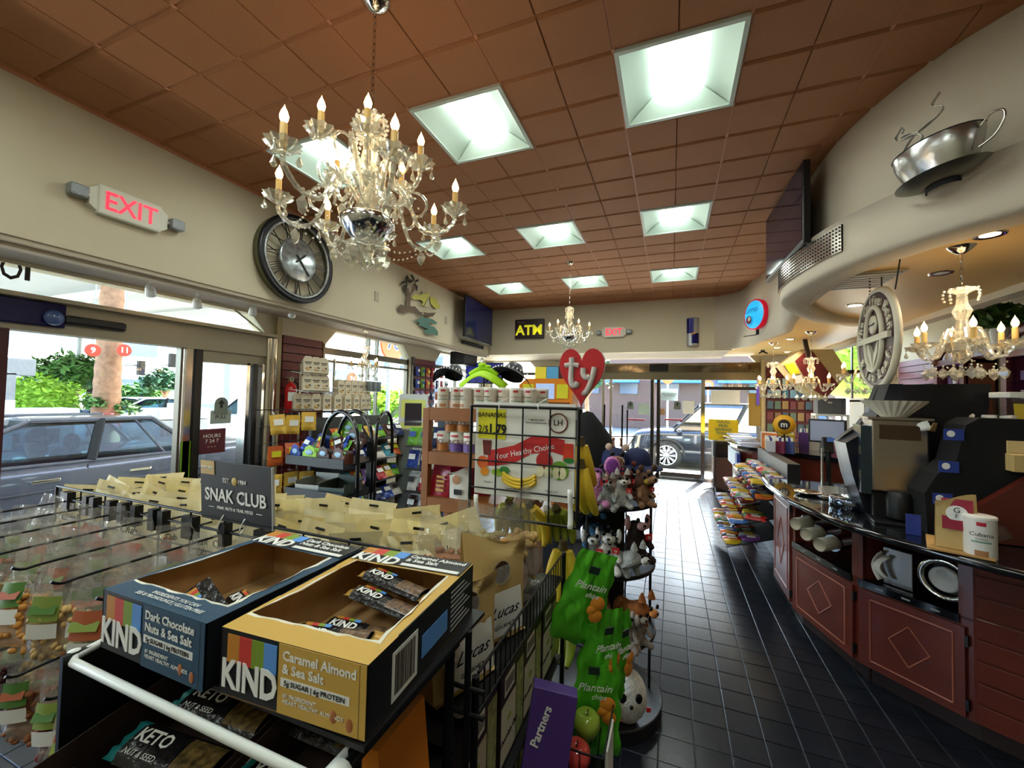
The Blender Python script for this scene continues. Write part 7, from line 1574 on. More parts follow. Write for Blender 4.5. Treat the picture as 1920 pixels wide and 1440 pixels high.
cc_ = thing('clear_canister', 'tall clear container with a yellow label and white lid at the right edge', 'container', (1.60, 2.80, 1.27)); cc_.location = (1.70, 2.95, 1.36)
MB().box((-.1, -.1, -.42), (.1, .1, -.0)).build('stand', m_black, cc_); MB().prism([(-.055, 0), (.075, 0), (.085, .26), (-.075, .26)], -.07, .07, 'y').build('container', clear_mat('acrylic'), cc_); MB().prism([(-.058, .08), (.07, .08), (.078, .23), (-.068, .23)], -.073, -.0705, 'y').build('yellow_label', M('label_yellow', (206, 180, 60), .5), cc_); MB().cbox((.0, -.075, .16), (.03, .003, .08)).build('portrait_card', m_wlet, cc_); MB().bbox((0, 0, .275), (.17, .15, .03), .004).build('lid', m_white, cc_)
# items at the far end of the worktop
t = thing('steel_ring_dish', 'shallow round steel dish near the far end of the worktop', 'dish', (.90, 3.45, .932)); MB().lathe([(.05, 0), (.078, .012), (.082, .022), (.074, .014), (.0, .004)], n=28).build('dish', m_chrome, t)
t = thing('glass_dome_stand', 'round steel-rimmed stand with clear cups under blue reflections on the worktop', 'stand', (1.03, 3.12, .932)); MB().lathe([(.10, 0), (.105, .02), (.105, .055), (.098, .062), (0, .058)], n=32).build('drum', M('steel_blueish', (110, 120, 140), .12, 1.0), t)
for k in range(3): MB().lathe([(.025, 0), (.032, .07)], (-.03+.035*k, .02*(k % 2), .062), 16, cap=False).build('clear_cup', clear_mat('acrylic'), t)
t = thing('flat_tray', 'flat dark tray with a bright steel edge lying along the worktop', 'tray', (1.10, 3.50, .932), rz=1.35); MB().bbox((0, 0, .012), (.44, .22, .024), .004).build('tray', m_steel, t); MB().cbox((0, 0, .026), (.40, .18, .004)).build('surface', M('tray_surface', (70, 66, 64), .4), t)
t = thing('small_carton', 'small tan carton behind the flat tray on the worktop', 'carton', (1.33, 3.75, .932), rz=.3); MB().bbox((0, 0, .05), (.11, .08, .10), .002).build('carton', M('kraft_pale'), t)
t = thing('glass_guard', 'low clear glass guard on chrome posts at the far end of the worktop', 'glass guard', (0, 0, 0)); MB().box((1.10, 3.86, .95), (1.45, 3.868, 1.20)).build('glass', m_glass, t); 
for x in (1.1, 1.28, 1.45): MB().rod((x, 3.86, .93), (x, 3.86, 1.22), .008, 8).build('post', m_chrome, t)

# ================================================================ CHECKOUT AND CANDY RACK
ck_ = thing('checkout_counter', 'dark oval-ended checkout counter beyond the coffee counter', 'counter', (0, 0, 0)); poly = [(1.05+.30*math.cos(a)-.0, 6.5+.65*math.sin(a)) for a in [PI/2+PI*k/14 for k in range(15)]]+[(1.9, 5.0), (1.9, 7.15)]
MB().prism([(1.22+(x-1.22)*.86, 6.3+(y-6.3)*.9) for x, y in poly], 0, .96).build('base', m_cab, ck_); MB().prism(poly, .96, 1.0).build('top', m_stone, ck_)
MB().box((.80, 6.05, .70), (.835, 6.9, .92)).build('poster_strip', M('strip_white', (200, 210, 225), .4), ck_); MB().box((.79, 5.95, .72), (.83, 6.1, .9)).build('blue_panel', m_blab, ck_)
cr = thing('candy_rack', 'tiered black rack of candy bars facing the aisle below the checkout', 'display rack', (0, 0, 0))
MB().box((.98, 4.35, 0), (1.08, 5.7, 1.02)).build('back_panel', m_rack, cr); tiers = [(.20, .50, .36), (.40, .54, .30), (.60, .62, .26), (.78, .72, .22)]
for z, x0, d_ in tiers: 
    o_ = MB().box((0, 0, -.008), (.98-x0, 1.3, 0)).build('shelf', m_rack, cr, (x0, 4.38, z)); o_.rotation_euler = (0, -.32, 0); MB().box((-.006, 0, -.01), (0, 1.3, .03)).build('front_lip', clear_mat('acrylic_lip'), o_)
cand = [(180, 34, 32), (196, 166, 40), (50, 32, 26), (196, 96, 32), (50, 100, 170), (160, 160, 160), (90, 50, 110), (80, 26, 24), (50, 110, 60)]
cb0 = []
for k, rgb in enumerate(cand):
    t = thing('candy_bar', '', 'candy'); m = M('candy_%d' % k, rgb, .3); MB().grid(lambda u, v: ((u-.5)*.055, (v-.5)*.14, .011*(1-abs(2*u-1)**4)*(1-abs(2*v-1)**8)), 5, 6).grid(lambda u, v: ((u-.5)*.055, (v-.5)*.14, -.004), 2, 2).build('wrapper', m, t); MB().cbox((0, 0, .0115), (.018, .06, .002)).build('print', M('candy_print_%d' % (k % 2), [(190, 186, 176), (190, 150, 50)][k % 2], .4), t); cb0.append(t)
names_c = ['red', 'yellow', 'dark brown', 'orange', 'blue', 'white', 'purple', 'maroon', 'green']; usedc = set(); rown = ['lowest', 'second', 'third', 'top']
for ti, (z, x0, d_) in enumerate(tiers):
    for r_ in range(2):
        for k in range(14):
            ci = (k//2*2+ti*3+r_*5+(k*7 % 3 == 0)) % 9; lab = '%s candy bar, %s tier, %s row, place %s from the far end' % (names_c[ci], rown[ti], ['front', 'rear'][r_], ['one', 'two', 'three', 'four', 'five', 'six', 'seven', 'eight', 'nine', 'ten', 'eleven', 'twelve', 'thirteen', 'fourteen'][13-k])
            t = cb0[ci] if ci not in usedc else dup(cb0[ci]); usedc.add(ci); t['label'] = lab; t['group'] = 'candy bars on the checkout rack'; xx = .07+.15*r_
            t.location = (x0+xx*math.cos(.32), 4.43+.09*k, z+xx*math.sin(.32)+.012+R.uniform(0, .012)); t.rotation_euler = (R.uniform(-.1, .1), -.32+R.uniform(-.15, .15), PI/2+R.uniform(-.4, .4)); t.scale = (1.45, 1.25, 1.6)
# lottery/gift card boxes and counter displays
for k in range(9):
    l_ = (1.05+.10*(k % 3)+.03*(k//3), 5.35+.24*(k//3)+.04*(k % 3), 1.0+.0); rgb = [(190, 190, 200), (120, 40, 70), (60, 70, 130), (200, 196, 180), (230, 230, 236), (90, 60, 120), (180, 60, 50), (60, 60, 70), (210, 180, 90)][k]
    t = thing('card_holder', 'small counter holder of %s leaflets on the checkout' % ['grey', 'maroon', 'blue', 'cream', 'white', 'purple', 'red', 'charcoal', 'gold'][k], 'holder', l_, rz=R.uniform(-.3, .3)-.4, group='leaflet holders on the checkout'); MB().bbox((0, 0, .07), (.085, .06, .14), .002).build('holder', M('holder_%d' % k, rgb, .4), t)
    for j in range(3): MB().cbox((-.025+.025*j, -.02, .15), (.02, .003, .06)).build('leaflet', [m_wlet, m_blab, m_torn][j], t)
t = thing('candy_topper', 'round yellow candy topper with a brown centre over the checkout display', 'topper', (1.22, 5.55, 1.32), rz=-.3); MB().lathe([(.115, .01), (.115, -.01), (0, -.012)], n=10, ax='y').build('badge', M('topper_yellow', (230, 170, 40), .4), t); MB().lathe([(.06, 0), (0, -.002)], (0, -.014, 0), 18, ax='y').build('brown_disc', m_brownk, t); text('m', .09, m_wlet, t, (0, -.018, .0), FRONT, bold=.02); MB().rod((0, 0, -.1), (0, 0, -.32), .012).build('post', m_rack, t)
for k, (x, y, z, rgb, nm) in enumerate([(1.12, 5.75, 1.02, (214, 120, 50), 'orange'), (1.30, 5.8, 1.02, (206, 186, 60), 'yellow'), (1.14, 5.95, 1.02, (200, 200, 196), 'white'), (1.34, 6.05, 1.02, (80, 140, 90), 'green')]):
    t = thing('snack_display_box', '%s cardboard snack display box on the checkout' % nm, 'display box', (x, y, z), rz=-.3); MB().bbox((0, 0, .09), (.16, .12, .18), .002).build('box', M('dbox_%d' % k, rgb, .5), t); MB().cbox((0, -.062, .12), (.1, .003, .07)).build('print', [m_wlet, m_klet][k % 2], t)
t = thing('lottery_tray', 'long clear tray of blue-white tickets on the oval checkout end', 'tray', (.98, 6.6, 1.002), rz=.2); MB().bbox((0, 0, .03), (.36, .7, .05), .004).build('tray', clear_mat('acrylic'), t)
for k in range(6): MB().cbox((0, -.28+.11*k, .035), (.30, .09, .012), X=Matrix.Rotation(.2, 4, 'X')).build('ticket_row', M('ticket_%d' % (k % 3), [(150, 170, 210), (206, 210, 220), (110, 120, 150)][k % 3], .4), t)
t = thing('card_reader', 'dark card reader and keypad on a stalk at the near end of the checkout', 'card reader', (1.45, 4.9, .96)); MB().rod((0, 0, -.96), (0, 0, .15), .02, 8).build('stalk', m_black, t); MB().bbox((0, -.03, .2), (.09, .04, .16), .01, None, Matrix.Rotation(-.3, 4, 'X')).build('reader', m_black, t); MB().cbox((0, -.055, .26), (.06, .004, .04)).build('screen', M('screen_blue', (70, 100, 160), .2, emit=.3), t)
t = thing('register_monitor', 'black cash register monitor behind the leaflet holders', 'monitor', (1.60, 5.45, 1.0), rz=-.5); MB().rod((0, 0, 0), (0, 0, .16), .02, 8).build('stand', m_black, t); MB().bbox((0, 0, .27), (.34, .03, .26), .006).build('monitor', m_black, t); MB().cbox((0, -.017, .27), (.30, .003, .22)).build('screen', M('screen_pale', (150, 160, 190), .2), t)
for k in range(4):
    t = thing('magazine_stack', 'upright %s magazine holder at the back of the checkout' % ['purple', 'white', 'silver', 'pink'][k], 'magazine holder', (1.50+.13*k, 5.9+.1*k, 1.0), rz=-.3); MB().bbox((0, 0, .11), (.10, .14, .22), .003).build('holder', M('mag_%d' % k, [(84, 50, 120), (226, 226, 222), (160, 164, 170), (190, 110, 150)][k], .4), t)
    for j in range(3): MB().cbox((-.03+.03*j, 0, .24), (.012, .12, .05)).build('magazine', [m_wlet, m_blab, m_torn][j], t)
# microwave and shelf by the bright window
t = thing('microwave', 'grey microwave on a white shelf stand in front of the bright right window', 'microwave', (2.23, 7.5, 1.42), rz=-.1); MB().bbox((0, 0, .12), (.34, .3, .24), .006, M('microwave_grey', (96, 98, 104), .4)).build('body', None, t); MB().cbox((.12, -.152, .12), (.004, .004, .22)).build('door_gap', m_black, t); MB().cbox((-.02, -.152, .17), (.05, .004, .02)).build('badge', m_wlet, t)
MB().box((-.2, -.18, -.03), (.2, .18, 0)).box((-.2, -.18, -1.42), (-.17, -.15, -.03)).box((.17, -.18, -1.42), (.2, -.15, -.03)).box((-.2, .15, -1.42), (-.17, .18, -.03)).box((.17, .15, -1.42), (.2, .18, -.03)).box((-.2, -.18, -.8), (.2, .18, -.77)).build('stand', m_white, t)
t = thing('display_cabinet', 'tall lit cabinet with red and purple packets left of the black backdrop', 'cabinet', (2.0, 5.6, 0)); MB().box((-.02, .3, .0), (.55, .34, 1.62)).box((-.04, -.05, 0), (0, .34, 1.62)).box((.52, -.05, 0), (.56, .34, 1.62)).box((-.04, -.05, 1.60), (.56, .34, 1.64)).build('case', m_white, t)
for r_ in range(5):
    MB().box((0, -.04, .35+.25*r_), (.52, .3, .36+.25*r_)).build('shelf', m_white, t)
    for k in range(5): MB().bbox((.07+.095*k, .1, .36+.25*r_+.08), (.075, .08, .16), .004).build('packet', M('pk_%d' % ((k+r_) % 4), [(190, 50, 80), (120, 90, 180), (216, 216, 226), (150, 40, 50)][(k+r_) % 4], .4), t)
# tilted bulkhead box with shelf tag panels
bo_ = thing('tilted_bulkhead', 'large tilted beige and burgundy box hanging over the checkout', 'bulkhead', (0, 0, 0))
def PXZ(pts, Y=6.8): return [(at(x, y, Y=Y).x, at(x, y, Y=Y).z) for x, y in pts]
m_bei = M('bulkhead_beige', (186, 168, 120), .55)
MB().prism(PXZ([(1465, 683), (1503, 655), (1562, 655), (1592, 700), (1548, 748), (1512, 735), (1486, 708)]), 6.8, 7.15, 'y').build('box', m_bei, bo_)
MB().prism(PXZ([(1490, 677), (1512, 658), (1522, 657), (1572, 722), (1548, 745), (1520, 728)]), 6.79, 6.80, 'y').build('burgundy_face', m_slat, bo_); MB().prism(PXZ([(1470, 684), (1487, 680), (1500, 700), (1483, 704)]), 6.78, 6.80, 'y').build('yellow_panel', m_yl, bo_); MB().prism(PXZ([(1484, 706), (1502, 703), (1506, 716), (1492, 722)]), 6.78, 6.80, 'y').build('white_panel', m_wlet, bo_)
MB().tube([at(1508, 634, Y=6.7), at(1524, 705, Y=6.7)], .035, 4).build('brace', m_brownk, bo_)
# cards on the slatwall by the far doors
ci = 0
for r_ in range(5):
    for k in range(6):
        x = 1.72+.12*k; z = 1.95-.21*r_; rgb = [(120, 84, 56), (150, 120, 70), (70, 90, 100), (110, 50, 50), (90, 110, 90)][(k*2+r_) % 5] if r_ > 1 else [(110, 150, 170), (70, 100, 120), (150, 170, 160), (60, 110, 130)][(k+r_) % 4]
        if ci == 0: g0 = one(MB().bbox((0, 0, 0), (.095, .03, .15), .003), 'hanging_card', '', 'gift card pack')
        t = g0 if ci == 0 else dup(g0)
        if ci: t.data = t.data.copy()
        t.data.materials.clear(); t.data.materials.append(M('card_%d_%d_%d' % rgb, rgb, .4)); t['label'] = 'hanging card pack on the slatwall right of the far doors, row %s, column %s' % (['one', 'two', 'three', 'four', 'five'][r_], ['one', 'two', 'three', 'four', 'five', 'six'][k]); t['group'] = 'card packs on the far slatwall'; t.location = (x, YW-.06, z); ci += 1
t = notice('tall brown and yellow poster on the post right of the far doors', 1415, 768, .20, .62, (150, 120, 50), 'tall_poster', c=YW-.06)
t = notice('narrow purple lit strip sign beside the far right door frame', 1421, 742, .05, .35, (110, 80, 200), 'strip_sign', c=YW-.08)
# trash bin, yellow sign
tb = thing('trash_bin', 'black-topped steel trash bin by the far right door', 'bin', (.88, 8.2, 0)); MB().bbox((0, 0, .30), (.36, .34, .58), .01, M('bin_wood_steel', (120, 96, 84), .25, .6)).build('body', None, tb); MB().bbox((0, 0, .74), (.37, .35, .30), .02).build('hood', m_black, tb); MB().cbox((0, -.178, .72), (.24, .01, .12)).build('flap', M('flap_dark', (30, 22, 20), .4), tb)
ys = thing('floor_sign', 'yellow square sign on a thin stand in front of the trash bin', 'sign', (.80, 7.9, 0)); MB().bbox((.04, 0, 1.08), (.46, .02, .36), .012, M('sign_yellow', (238, 200, 30), .45)).build('panel', None, ys); text("YOU'LL\nFIND\nSAVINGS\nTODAY", .065, M('print_teal', (60, 110, 100), .5), ys, (.04, -.014, 1.12), FRONT, ext=.001, bold=.02); text('PROMO', .035, M('print_dark'), ys, (.04, -.014, .945), FRONT, ext=.001)
MB().rod((-.08, 0, .9), (-.08, 0, .06), .009, 8).tube([(-.08, 0, .09), (-.25, .1, .01)], .008).tube([(-.08, 0, .09), (.12, .1, .01)], .008).tube([(-.08, 0, .09), (-.08, -.18, .01)], .008).build('stand', m_rack, ys)
notice('pale yellow-green flyer low on the far right pane', 1392, 895, .16, .34, (220, 226, 170), c=YW-.02)

# ================================================================ RIGHT BACK CABINETS
m_arch = M('arch_wood', (104, 46, 32), .35, coat=.3); m_led = M('led_violet', (90, 60, 240), .4, emit=4.0, ecol=(80, 60, 255))
for k, (y0, y1, lb) in enumerate([(6.55, 7.15, 'red wood display cabinet with violet-lit shelves behind the short chandelier'), (5.2, 5.95, 'arched red wood display cabinet with violet-lit shelves at the right edge')]):
    t = thing('lit_cabinet', lb, 'cabinet', (XR-.02, (y0+y1)/2, 0), group='violet-lit display cabinets'); w2_ = (y1-y0)/2
    MB().box((-.30, -w2_, 0), (-.26, -w2_+.07, 2.15)).box((-.30, w2_-.07, 0), (-.26, w2_, 2.15)).box((-.28, -w2_, 0), (0, -w2_+.02, 2.15)).box((-.28, w2_-.02, 0), (0, w2_, 2.15)).build('column', m_arch, t)
    MB().box((-.02, -w2_, 0), (0, w2_, 2.15)).build('back', M('cab_back', (30, 24, 60), .5), t); arc = MB()
    pl = [(-w2_, 2.10)]+[(-w2_*.86*math.cos(q), 2.10+w2_*.75*math.sin(q)) for q in [PI*j/12 for j in range(13)]]+[(w2_, 2.10), (w2_, 2.2)]+[(w2_*math.cos(q), 2.2+w2_*.8*math.sin(q)) for q in [PI*j/12 for j in range(13)]]
    MB().tube([(-.28, -w2_*.9*math.cos(q), 2.12+w2_*.7*math.sin(q)) for q in [PI*j/14 for j in range(15)]], .05, 6).box((-.3, -w2_, 2.10), (0, w2_, 2.17)).build('arch', m_arch, t)
    MB().box((-.04, -w2_+.03, .9), (-.03, -w2_+.05, 2.05)).box((-.04, w2_-.05, .9), (-.03, w2_-.03, 2.05)).build('led_strip', m_led, t)
    for r_ in range(6):
        MB().box((-.26, -w2_+.02, .85+.2*r_), (-.02, w2_-.02, .86+.2*r_)).build('shelf', clear_mat('acrylic'), t)
        for j in range(5): MB().bbox((-.15, -w2_+.1+(2*w2_-.2)*j/4, .86+.2*r_+.05), (.08, .07, .10), .004).build('carton', M('cig_%d' % ((j+r_) % 4), [(216, 216, 226), (150, 140, 200), (190, 200, 210), (120, 60, 90)][(j+r_) % 4], .4), t)
t = thing('potted_plant', 'green potted plant on top of the arched cabinet at the far right', 'plant', (XR-.32, 5.95, 2.42)); MB().lathe([(.06, -.2), (.08, -.02), (.075, 0)], n=14).build('pot', m_white, t); cluster((0, 0, .10), .24, 260, .07, m_leaf2, 33).build('leaves', m_leaf2, t)
bs_ = thing('back_counter', 'dark back counter with yellow, blue and steel goods under the right cabinets', 'counter', (XR-.35, 6.3, 0)); MB().box((-.35, -2.4, 0), (.33, 1.6, .95)).build('base', m_cab, bs_)
for k in range(10):
    rgb = [(150, 156, 90), (40, 60, 150), (170, 170, 176), (120, 60, 50), (210, 210, 206)][k % 5]
    t = thing('back_counter_box', '%s box on the back counter under the lit cabinets, place %s from the far end' % (['olive', 'blue', 'steel-grey', 'brown', 'white'][k % 5], ['one', 'two', 'three', 'four', 'five', 'six', 'seven', 'eight', 'nine', 'ten'][9-k]), 'box', (XR-.45, 4.3+.36*k, .95), group='boxes on the back counter'); MB().bbox((0, 0, .17-.04*(k % 3)), (.22, .28, .34-.08*(k % 3)), .004, M('bbx_%d' % (k % 5), rgb, .4)).build('box', None, t); MB().cbox((-.112, 0, .2), (.003, .14, .1)).build('label', m_wlet, t)
# ================================================================ LEFT WALL: extinguisher, cracker shelf, packets
fe_ = thing('fire_extinguisher', 'red fire extinguisher with a white label hung on the burgundy slatwall', 'fire extinguisher', (XW+.12, 3.40, 1.34))
MB().lathe([(.055, 0), (.062, .01), (.062, .26), (.05, .31), (.022, .33), (.02, .35)], n=20).build('cylinder', M('ext_red', (196, 24, 30), .25, coat=.5), fe_)
MB().grid(lambda u, v: (.0635*math.cos((u-.5)*1.6-.3), .0635*math.sin((u-.5)*1.6-.3), .13+.10*v), 6, 1).build('label', m_wlet, fe_); MB().bbox((0, 0, .37), (.04, .04, .04), .004).box((-.01, -.06, .385), (.01, .03, .40)).build('valve', m_chrome, fe_)
MB().tube(curve_pts([(0, .03, .36), (.02, .08, .3), (.03, .075, .1), (.03, .07, .04)]), .009, 6).build('hose', m_black, fe_); MB().box((-.10, -.02, .1), (-.055, .02, .2)).build('bracket', m_dk, fe_)
csd = thing('cracker_display', 'tiered wire display with half-round shelves in front of the arched window', 'display rack', (-3.95, 3.95, 0))
for z, r in ((.40, .62), (.72, .62), (1.04, .62), (1.365, .64)): MB().prism([(r*.42*math.cos(a), r*math.sin(a)) for a in [-PI/2+PI*k/16 for k in range(17)]], z-.018, z, 'z').build('shelf', M('shelf_dark_wood', (70, 30, 28), .2, coat=.4), csd)
MB().rod((0, -.5, 0), (0, -.5, 1.9), .012, 6).rod((0, .5, 0), (0, .5, 1.9), .012, 6).rod((0, 0, 0), (0, 0, 2.0), .014, 6).build('uprights', m_chrome, csd)
for z, y0, y1 in ((1.60, -.62, -.2), (1.80, -.62, -.25), (1.57, -.1, .55)): 
    s_ = MB(); s_.tube([(.0, y0, z), (.26, y0, z-.03), (.28, y0, z+.03), (.28, y1, z+.03), (.26, y1, z-.03), (0, y1, z)], .004, 5)
    for k in range(7): s_.tube([(0, y0+(y1-y0)*k/6, z), (.27, y0+(y1-y0)*k/6, z-.03)], .002, 4)
    s_.build('wire_tray', m_wwire, csd)
m_crk = M('cracker_white', (210, 198, 172), .5); m_crk2 = M('cracker_tan', (196, 160, 104), .5)
def cracker():
    t = thing('cracker_bag', '', 'snack bag', group='pale cracker bags on the window display'); mb = MB(); W_, H_, D_ = .105, .19, .07
    mb.prism([(-W_/2, 0), (W_/2, 0), (W_/2, H_*.8), (W_*.3, H_), (-W_*.3, H_), (-W_/2, H_*.8)], -D_/2, D_/2, 'y'); mb.build('bag', m_crk, t)
    MB().cbox((0, -D_/2-.001, H_*.62), (W_*.7, .002, .012)).cbox((0, -D_/2-.001, H_*.52), (W_*.5, .002, .008)).build('print', M('print_dark'), t); MB().ball((.0, -D_/2, H_*.22), .026, 8, sc=(1.2, .2, .8)).build('cracker_print', m_crk2, t); MB().cbox((.02, -D_/2-.002, H_*.3), (.02, .002, .02)).build('dark_spot', m_brownk, t); return t
c0_ = cracker(); nn = ['first', 'second', 'third', 'fourth', 'fifth', 'sixth', 'seventh', 'eighth', 'ninth', 'tenth', 'eleventh']
def place_c(k, first, row, loc, rz, tilt=0):
    t = c0_ if first else dup(c0_); t['label'] = 'pale cracker bag, %s from the camera on the %s' % (nn[k], row); t.location = loc; t.rotation_euler = (tilt, 0, rz)
for k in range(11): a = -1.35+k*.265; place_c(k, k == 0, 'main half-round shelf', (-3.95+.22*math.cos(a), 3.95+.57*math.sin(a), 1.368), PI/2+a*.35, 0)
for k in range(3): place_c(k, False, 'middle left wire tray', (-3.78, 3.40+.12*k, 1.585), PI/2-.5, -.25); place_c(k, False, 'upper left wire tray', (-3.78, 3.40+.11*k, 1.785), PI/2-.5, -.25)
for k in range(5): place_c(k, False, 'right wire tray', (-3.80, 3.90+.115*k, 1.545), PI/2, -.1)
for k in range(3):
    t = thing('grey_tin', 'grey printed tin on the right wire tray of the window display, %s from the camera' % nn[k], 'tin', (-3.74, 4.36+.09*k, 1.60), group='grey tins on the window display'); MB().lathe([(.035, 0), (.035, .13), (.03, .135), (0, .135)], n=16).build('tin', M('tin_grey', (110, 118, 120), .4), t)
# lower shelves: colourful snack packs around the display and the pegs by the entry
m_fx = [M('pack_%d' % i, c, .3, bump=.3, bscale=30) for i, c in enumerate([(214, 172, 70), (190, 90, 40), (40, 70, 160), (110, 170, 50), (150, 110, 180), (206, 200, 190), (70, 36, 28), (180, 40, 50), (60, 140, 160), (30, 40, 90)])]
pcol = ['gold', 'orange-brown', 'blue', 'green', 'lilac', 'white', 'dark brown', 'red', 'teal', 'navy']
def pack(i, W_=.13, H_=.18, D_=.05):
    t = thing('snack_pack', '', 'snack bag'); pouch_mesh(W_, H_, D_, 700+i, top=.06, crink=.006, nu=6, nv=8).build('foil', m_fx[i], t); MB().grid(lambda u, v: ((u-.5)*W_*.6, -D_*.5-.005, -H_*(.25+.3*v)), 2, 2).build('print', [m_wlet, m_yl, m_wlet, m_blab, m_wlet, m_brownk, m_wlet, m_wlet, m_wlet, m_wlet][i], t); return t
packs = [pack(i) for i in range(10)]; up = set()
def place_p(i, lab, loc, rot, grp, s=1):
    t = packs[i] if i not in up else dup(packs[i]); up.add(i); t['label'] = lab; t['group'] = grp; t.location = loc; t.rotation_euler = rot; t.scale = (s, s, s)
pgw = gridwall('peg_rack', 'narrow wire peg rack of gold chip bags beside the left entry', 'display rack', -.30, .30, .01, 1.40, (-3.45, 2.85, 0), rz=PI/2-.15)
for r_ in range(4):
    for k in range(3): place_p([0, 1, 0, 1][r_], '%s chip bag, peg rack by the entry, row %s, %s from the camera' % (['gold', 'orange-brown', 'gold', 'orange-brown'][r_], ['one', 'two', 'three', 'four'][r_], nn[k]), (-3.36+.03*k, 2.70+.15*k, 1.36-.27*r_+R.uniform(-.02, .02)), (R.uniform(-.25, .05), R.uniform(-.1, .1), PI/2-.3+R.uniform(-.35, .3)), 'chip bags on the peg rack by the entry', 1.0)
sl = thing('low_gondola', 'low dark gondola of mixed snack packs between the entry and the black candy rack', 'display rack', (-3.35, 3.55, 0)); MB().box((-.22, -.30, 0), (-.18, .95, 1.30)).build('back_panel', m_rack, sl)
for z in (.30, .55, .80, 1.05): MB().box((-.20, -.30, z-.01), (.16, .95, z)).build('shelf', m_rack, sl)
for r_ in range(4):
    for k in range(7):
        i = (k*3+r_*2+1) % 10; place_p(i, '%s snack pack on the low gondola, shelf %s, %s from the camera' % (pcol[i], ['one', 'two', 'three', 'four'][r_], nn[k]), (-3.30+R.uniform(-.02, .02), 3.33+.165*k, 1.05-.25*r_+.15), (-.75, R.uniform(-.1, .1), PI/2-.35+R.uniform(-.2, .2)), 'snack packs on the low gondola')
# black candy rack with arched tube handles
bx, by_ = -2.78, 3.15
cr2 = thing('black_snack_rack', 'black freestanding snack rack with arched tube handles and tilted trays', 'display rack', (bx, by_, 0))
for dx_ in (-.28, -.10): MB().tube(curve_pts([(-.20, dx_, .98), (-.20, dx_, 1.12), (-.14, dx_, 1.30), (-.02, dx_, 1.40), (.10, dx_, 1.37), (.19, dx_, 1.24), (.215, dx_, 1.0), (.215, dx_, 0)], 6), .020, 8).build('tube_handle', M('gloss_black', (16, 16, 18), .12, coat=.6), cr2)
MB().tube(curve_pts([(.27, .12, 1.0), (.27, .10, 1.30), (.27, .02, 1.40), (.27, -.10, 1.30), (.27, -.12, .9), (.27, -.12, 0)], 6), .016, 8).build('tube_handle', M('gloss_black'), cr2)
for z in (.95, .66, .36): 
    MB().box((-.48, -.42, z-.012), (.19, .10, z)).box((-.48, -.425, z-.03), (.19, -.415, z+.05)).box((-.485, -.42, z-.03), (-.475, .1, z+.05)).build('tray', m_rack, cr2)
MB().box((-.02, .10, 0), (.02, .14, 1.1)).box((-.3, -.2, 0), (.3, .3, .03)).build('stem', m_rack, cr2)
m_bx = [(34, 60, 140), (150, 196, 50), (70, 36, 26), (92, 46, 30), (60, 130, 200), (110, 170, 40)]; bxn = ['navy', 'lime', 'dark brown', 'brown', 'sky blue', 'green']
for k, (x, y, z, i) in enumerate([(-.40, -.34, .952, 0), (-.24, -.34, .952, 1), (-.07, -.34, .952, 2), (.10, -.34, .952, 3), (-.32, -.12, 1.04, 0), (-.15, -.12, 1.06, 1), (.05, -.12, 1.10, 2), (-.40, -.10, .952, 4), (-.1, -.02, 1.16, 5)]):
    t = thing('candy_box', '%s open candy box, top tray of the black rack, %s' % (bxn[i], ['front left corner', 'front, second from the left', 'front, third from the left', 'front right', 'raised left', 'raised middle', 'raised right', 'rear left', 'highest rear'][k]), 'candy box', (bx+x, by_+y, z), rz=R.uniform(-.15, .15), group='candy boxes on the black rack'); H_ = .11
    MB().box((-.075, -.05, 0), (.075, -.046, H_*.75)).box((-.075, .046, 0), (.075, .05, H_)).box((-.075, -.05, 0), (-.071, .05, H_*.8)).box((.071, -.05, 0), (.075, .05, H_*.8)).box((-.075, -.05, 0), (.075, .05, .003)).prism([(-.06, H_*.7), (.06, H_*.7), (.045, H_*1.15), (0, H_*1.35), (-.045, H_*1.15)], -.052, -.050, 'y').build('box', M('cbx_%d' % i, m_bx[i], .4), t)
    MB().ball((0, -.054, H_*.75), .035, 10, sc=(1.2, .15, .7)).build('logo_cloud', M('logo_pale', (150, 180, 200), .5), t); MB().cbox((0, -.052, H_*.3), (.09, .002, .012)).build('print', m_wlet, t)
for k in range(8):
    i = [2, 3, 1, 1, 6, 2, 3, 6][k]; place_p(i, '%s crinkled candy bag on the top tray of the black rack, %s one' % (pcol[i], nn[k]), (bx-.40+.08*k, by_-.22+.05*(k % 2), 1.14+.02*(k % 3)), (-.5, R.uniform(-.4, .4), R.uniform(-.6, .6)), 'crinkled bags on the black rack', .75)
for k, (x, rgb, nm) in enumerate([(-.30, (150, 170, 60), 'green and white'), (-.02, (186, 140, 50), 'gold and dark green')]):
    t = thing('open_carton', '%s open carton on the second tray of the black rack' % nm, 'carton', (bx+x, by_-.22, .665), rz=.15); c_ = MB(); 
    for a, b in (((-.13, -.14, 0), (.13, -.136, .07)), ((-.13, .136, 0), (.13, .14, .13)), ((-.13, -.14, 0), (-.126, .14, .10)), ((.126, -.14, 0), (.13, .14, .10)), ((-.13, -.14, 0), (.13, .14, .004))): c_.box(a, b)
    c_.build('carton', M('crt_%d' % k, [(170, 166, 150), (60, 70, 60)][k], .5), t); MB().box((-.12, -.12, .004), (.12, .12, .012)).build('lining', M('crtl_%d' % k, rgb, .5), t)
    for j in range(3): place_p([5, 0, 7][j], 'small %s packet in the %s carton of the black rack' % (['white', 'gold', 'red'][j], nm), (bx+x-.06+.06*j, by_-.16, .685), (-1.5, 0, .3*j), 'packets in the cartons of the black rack', .5)
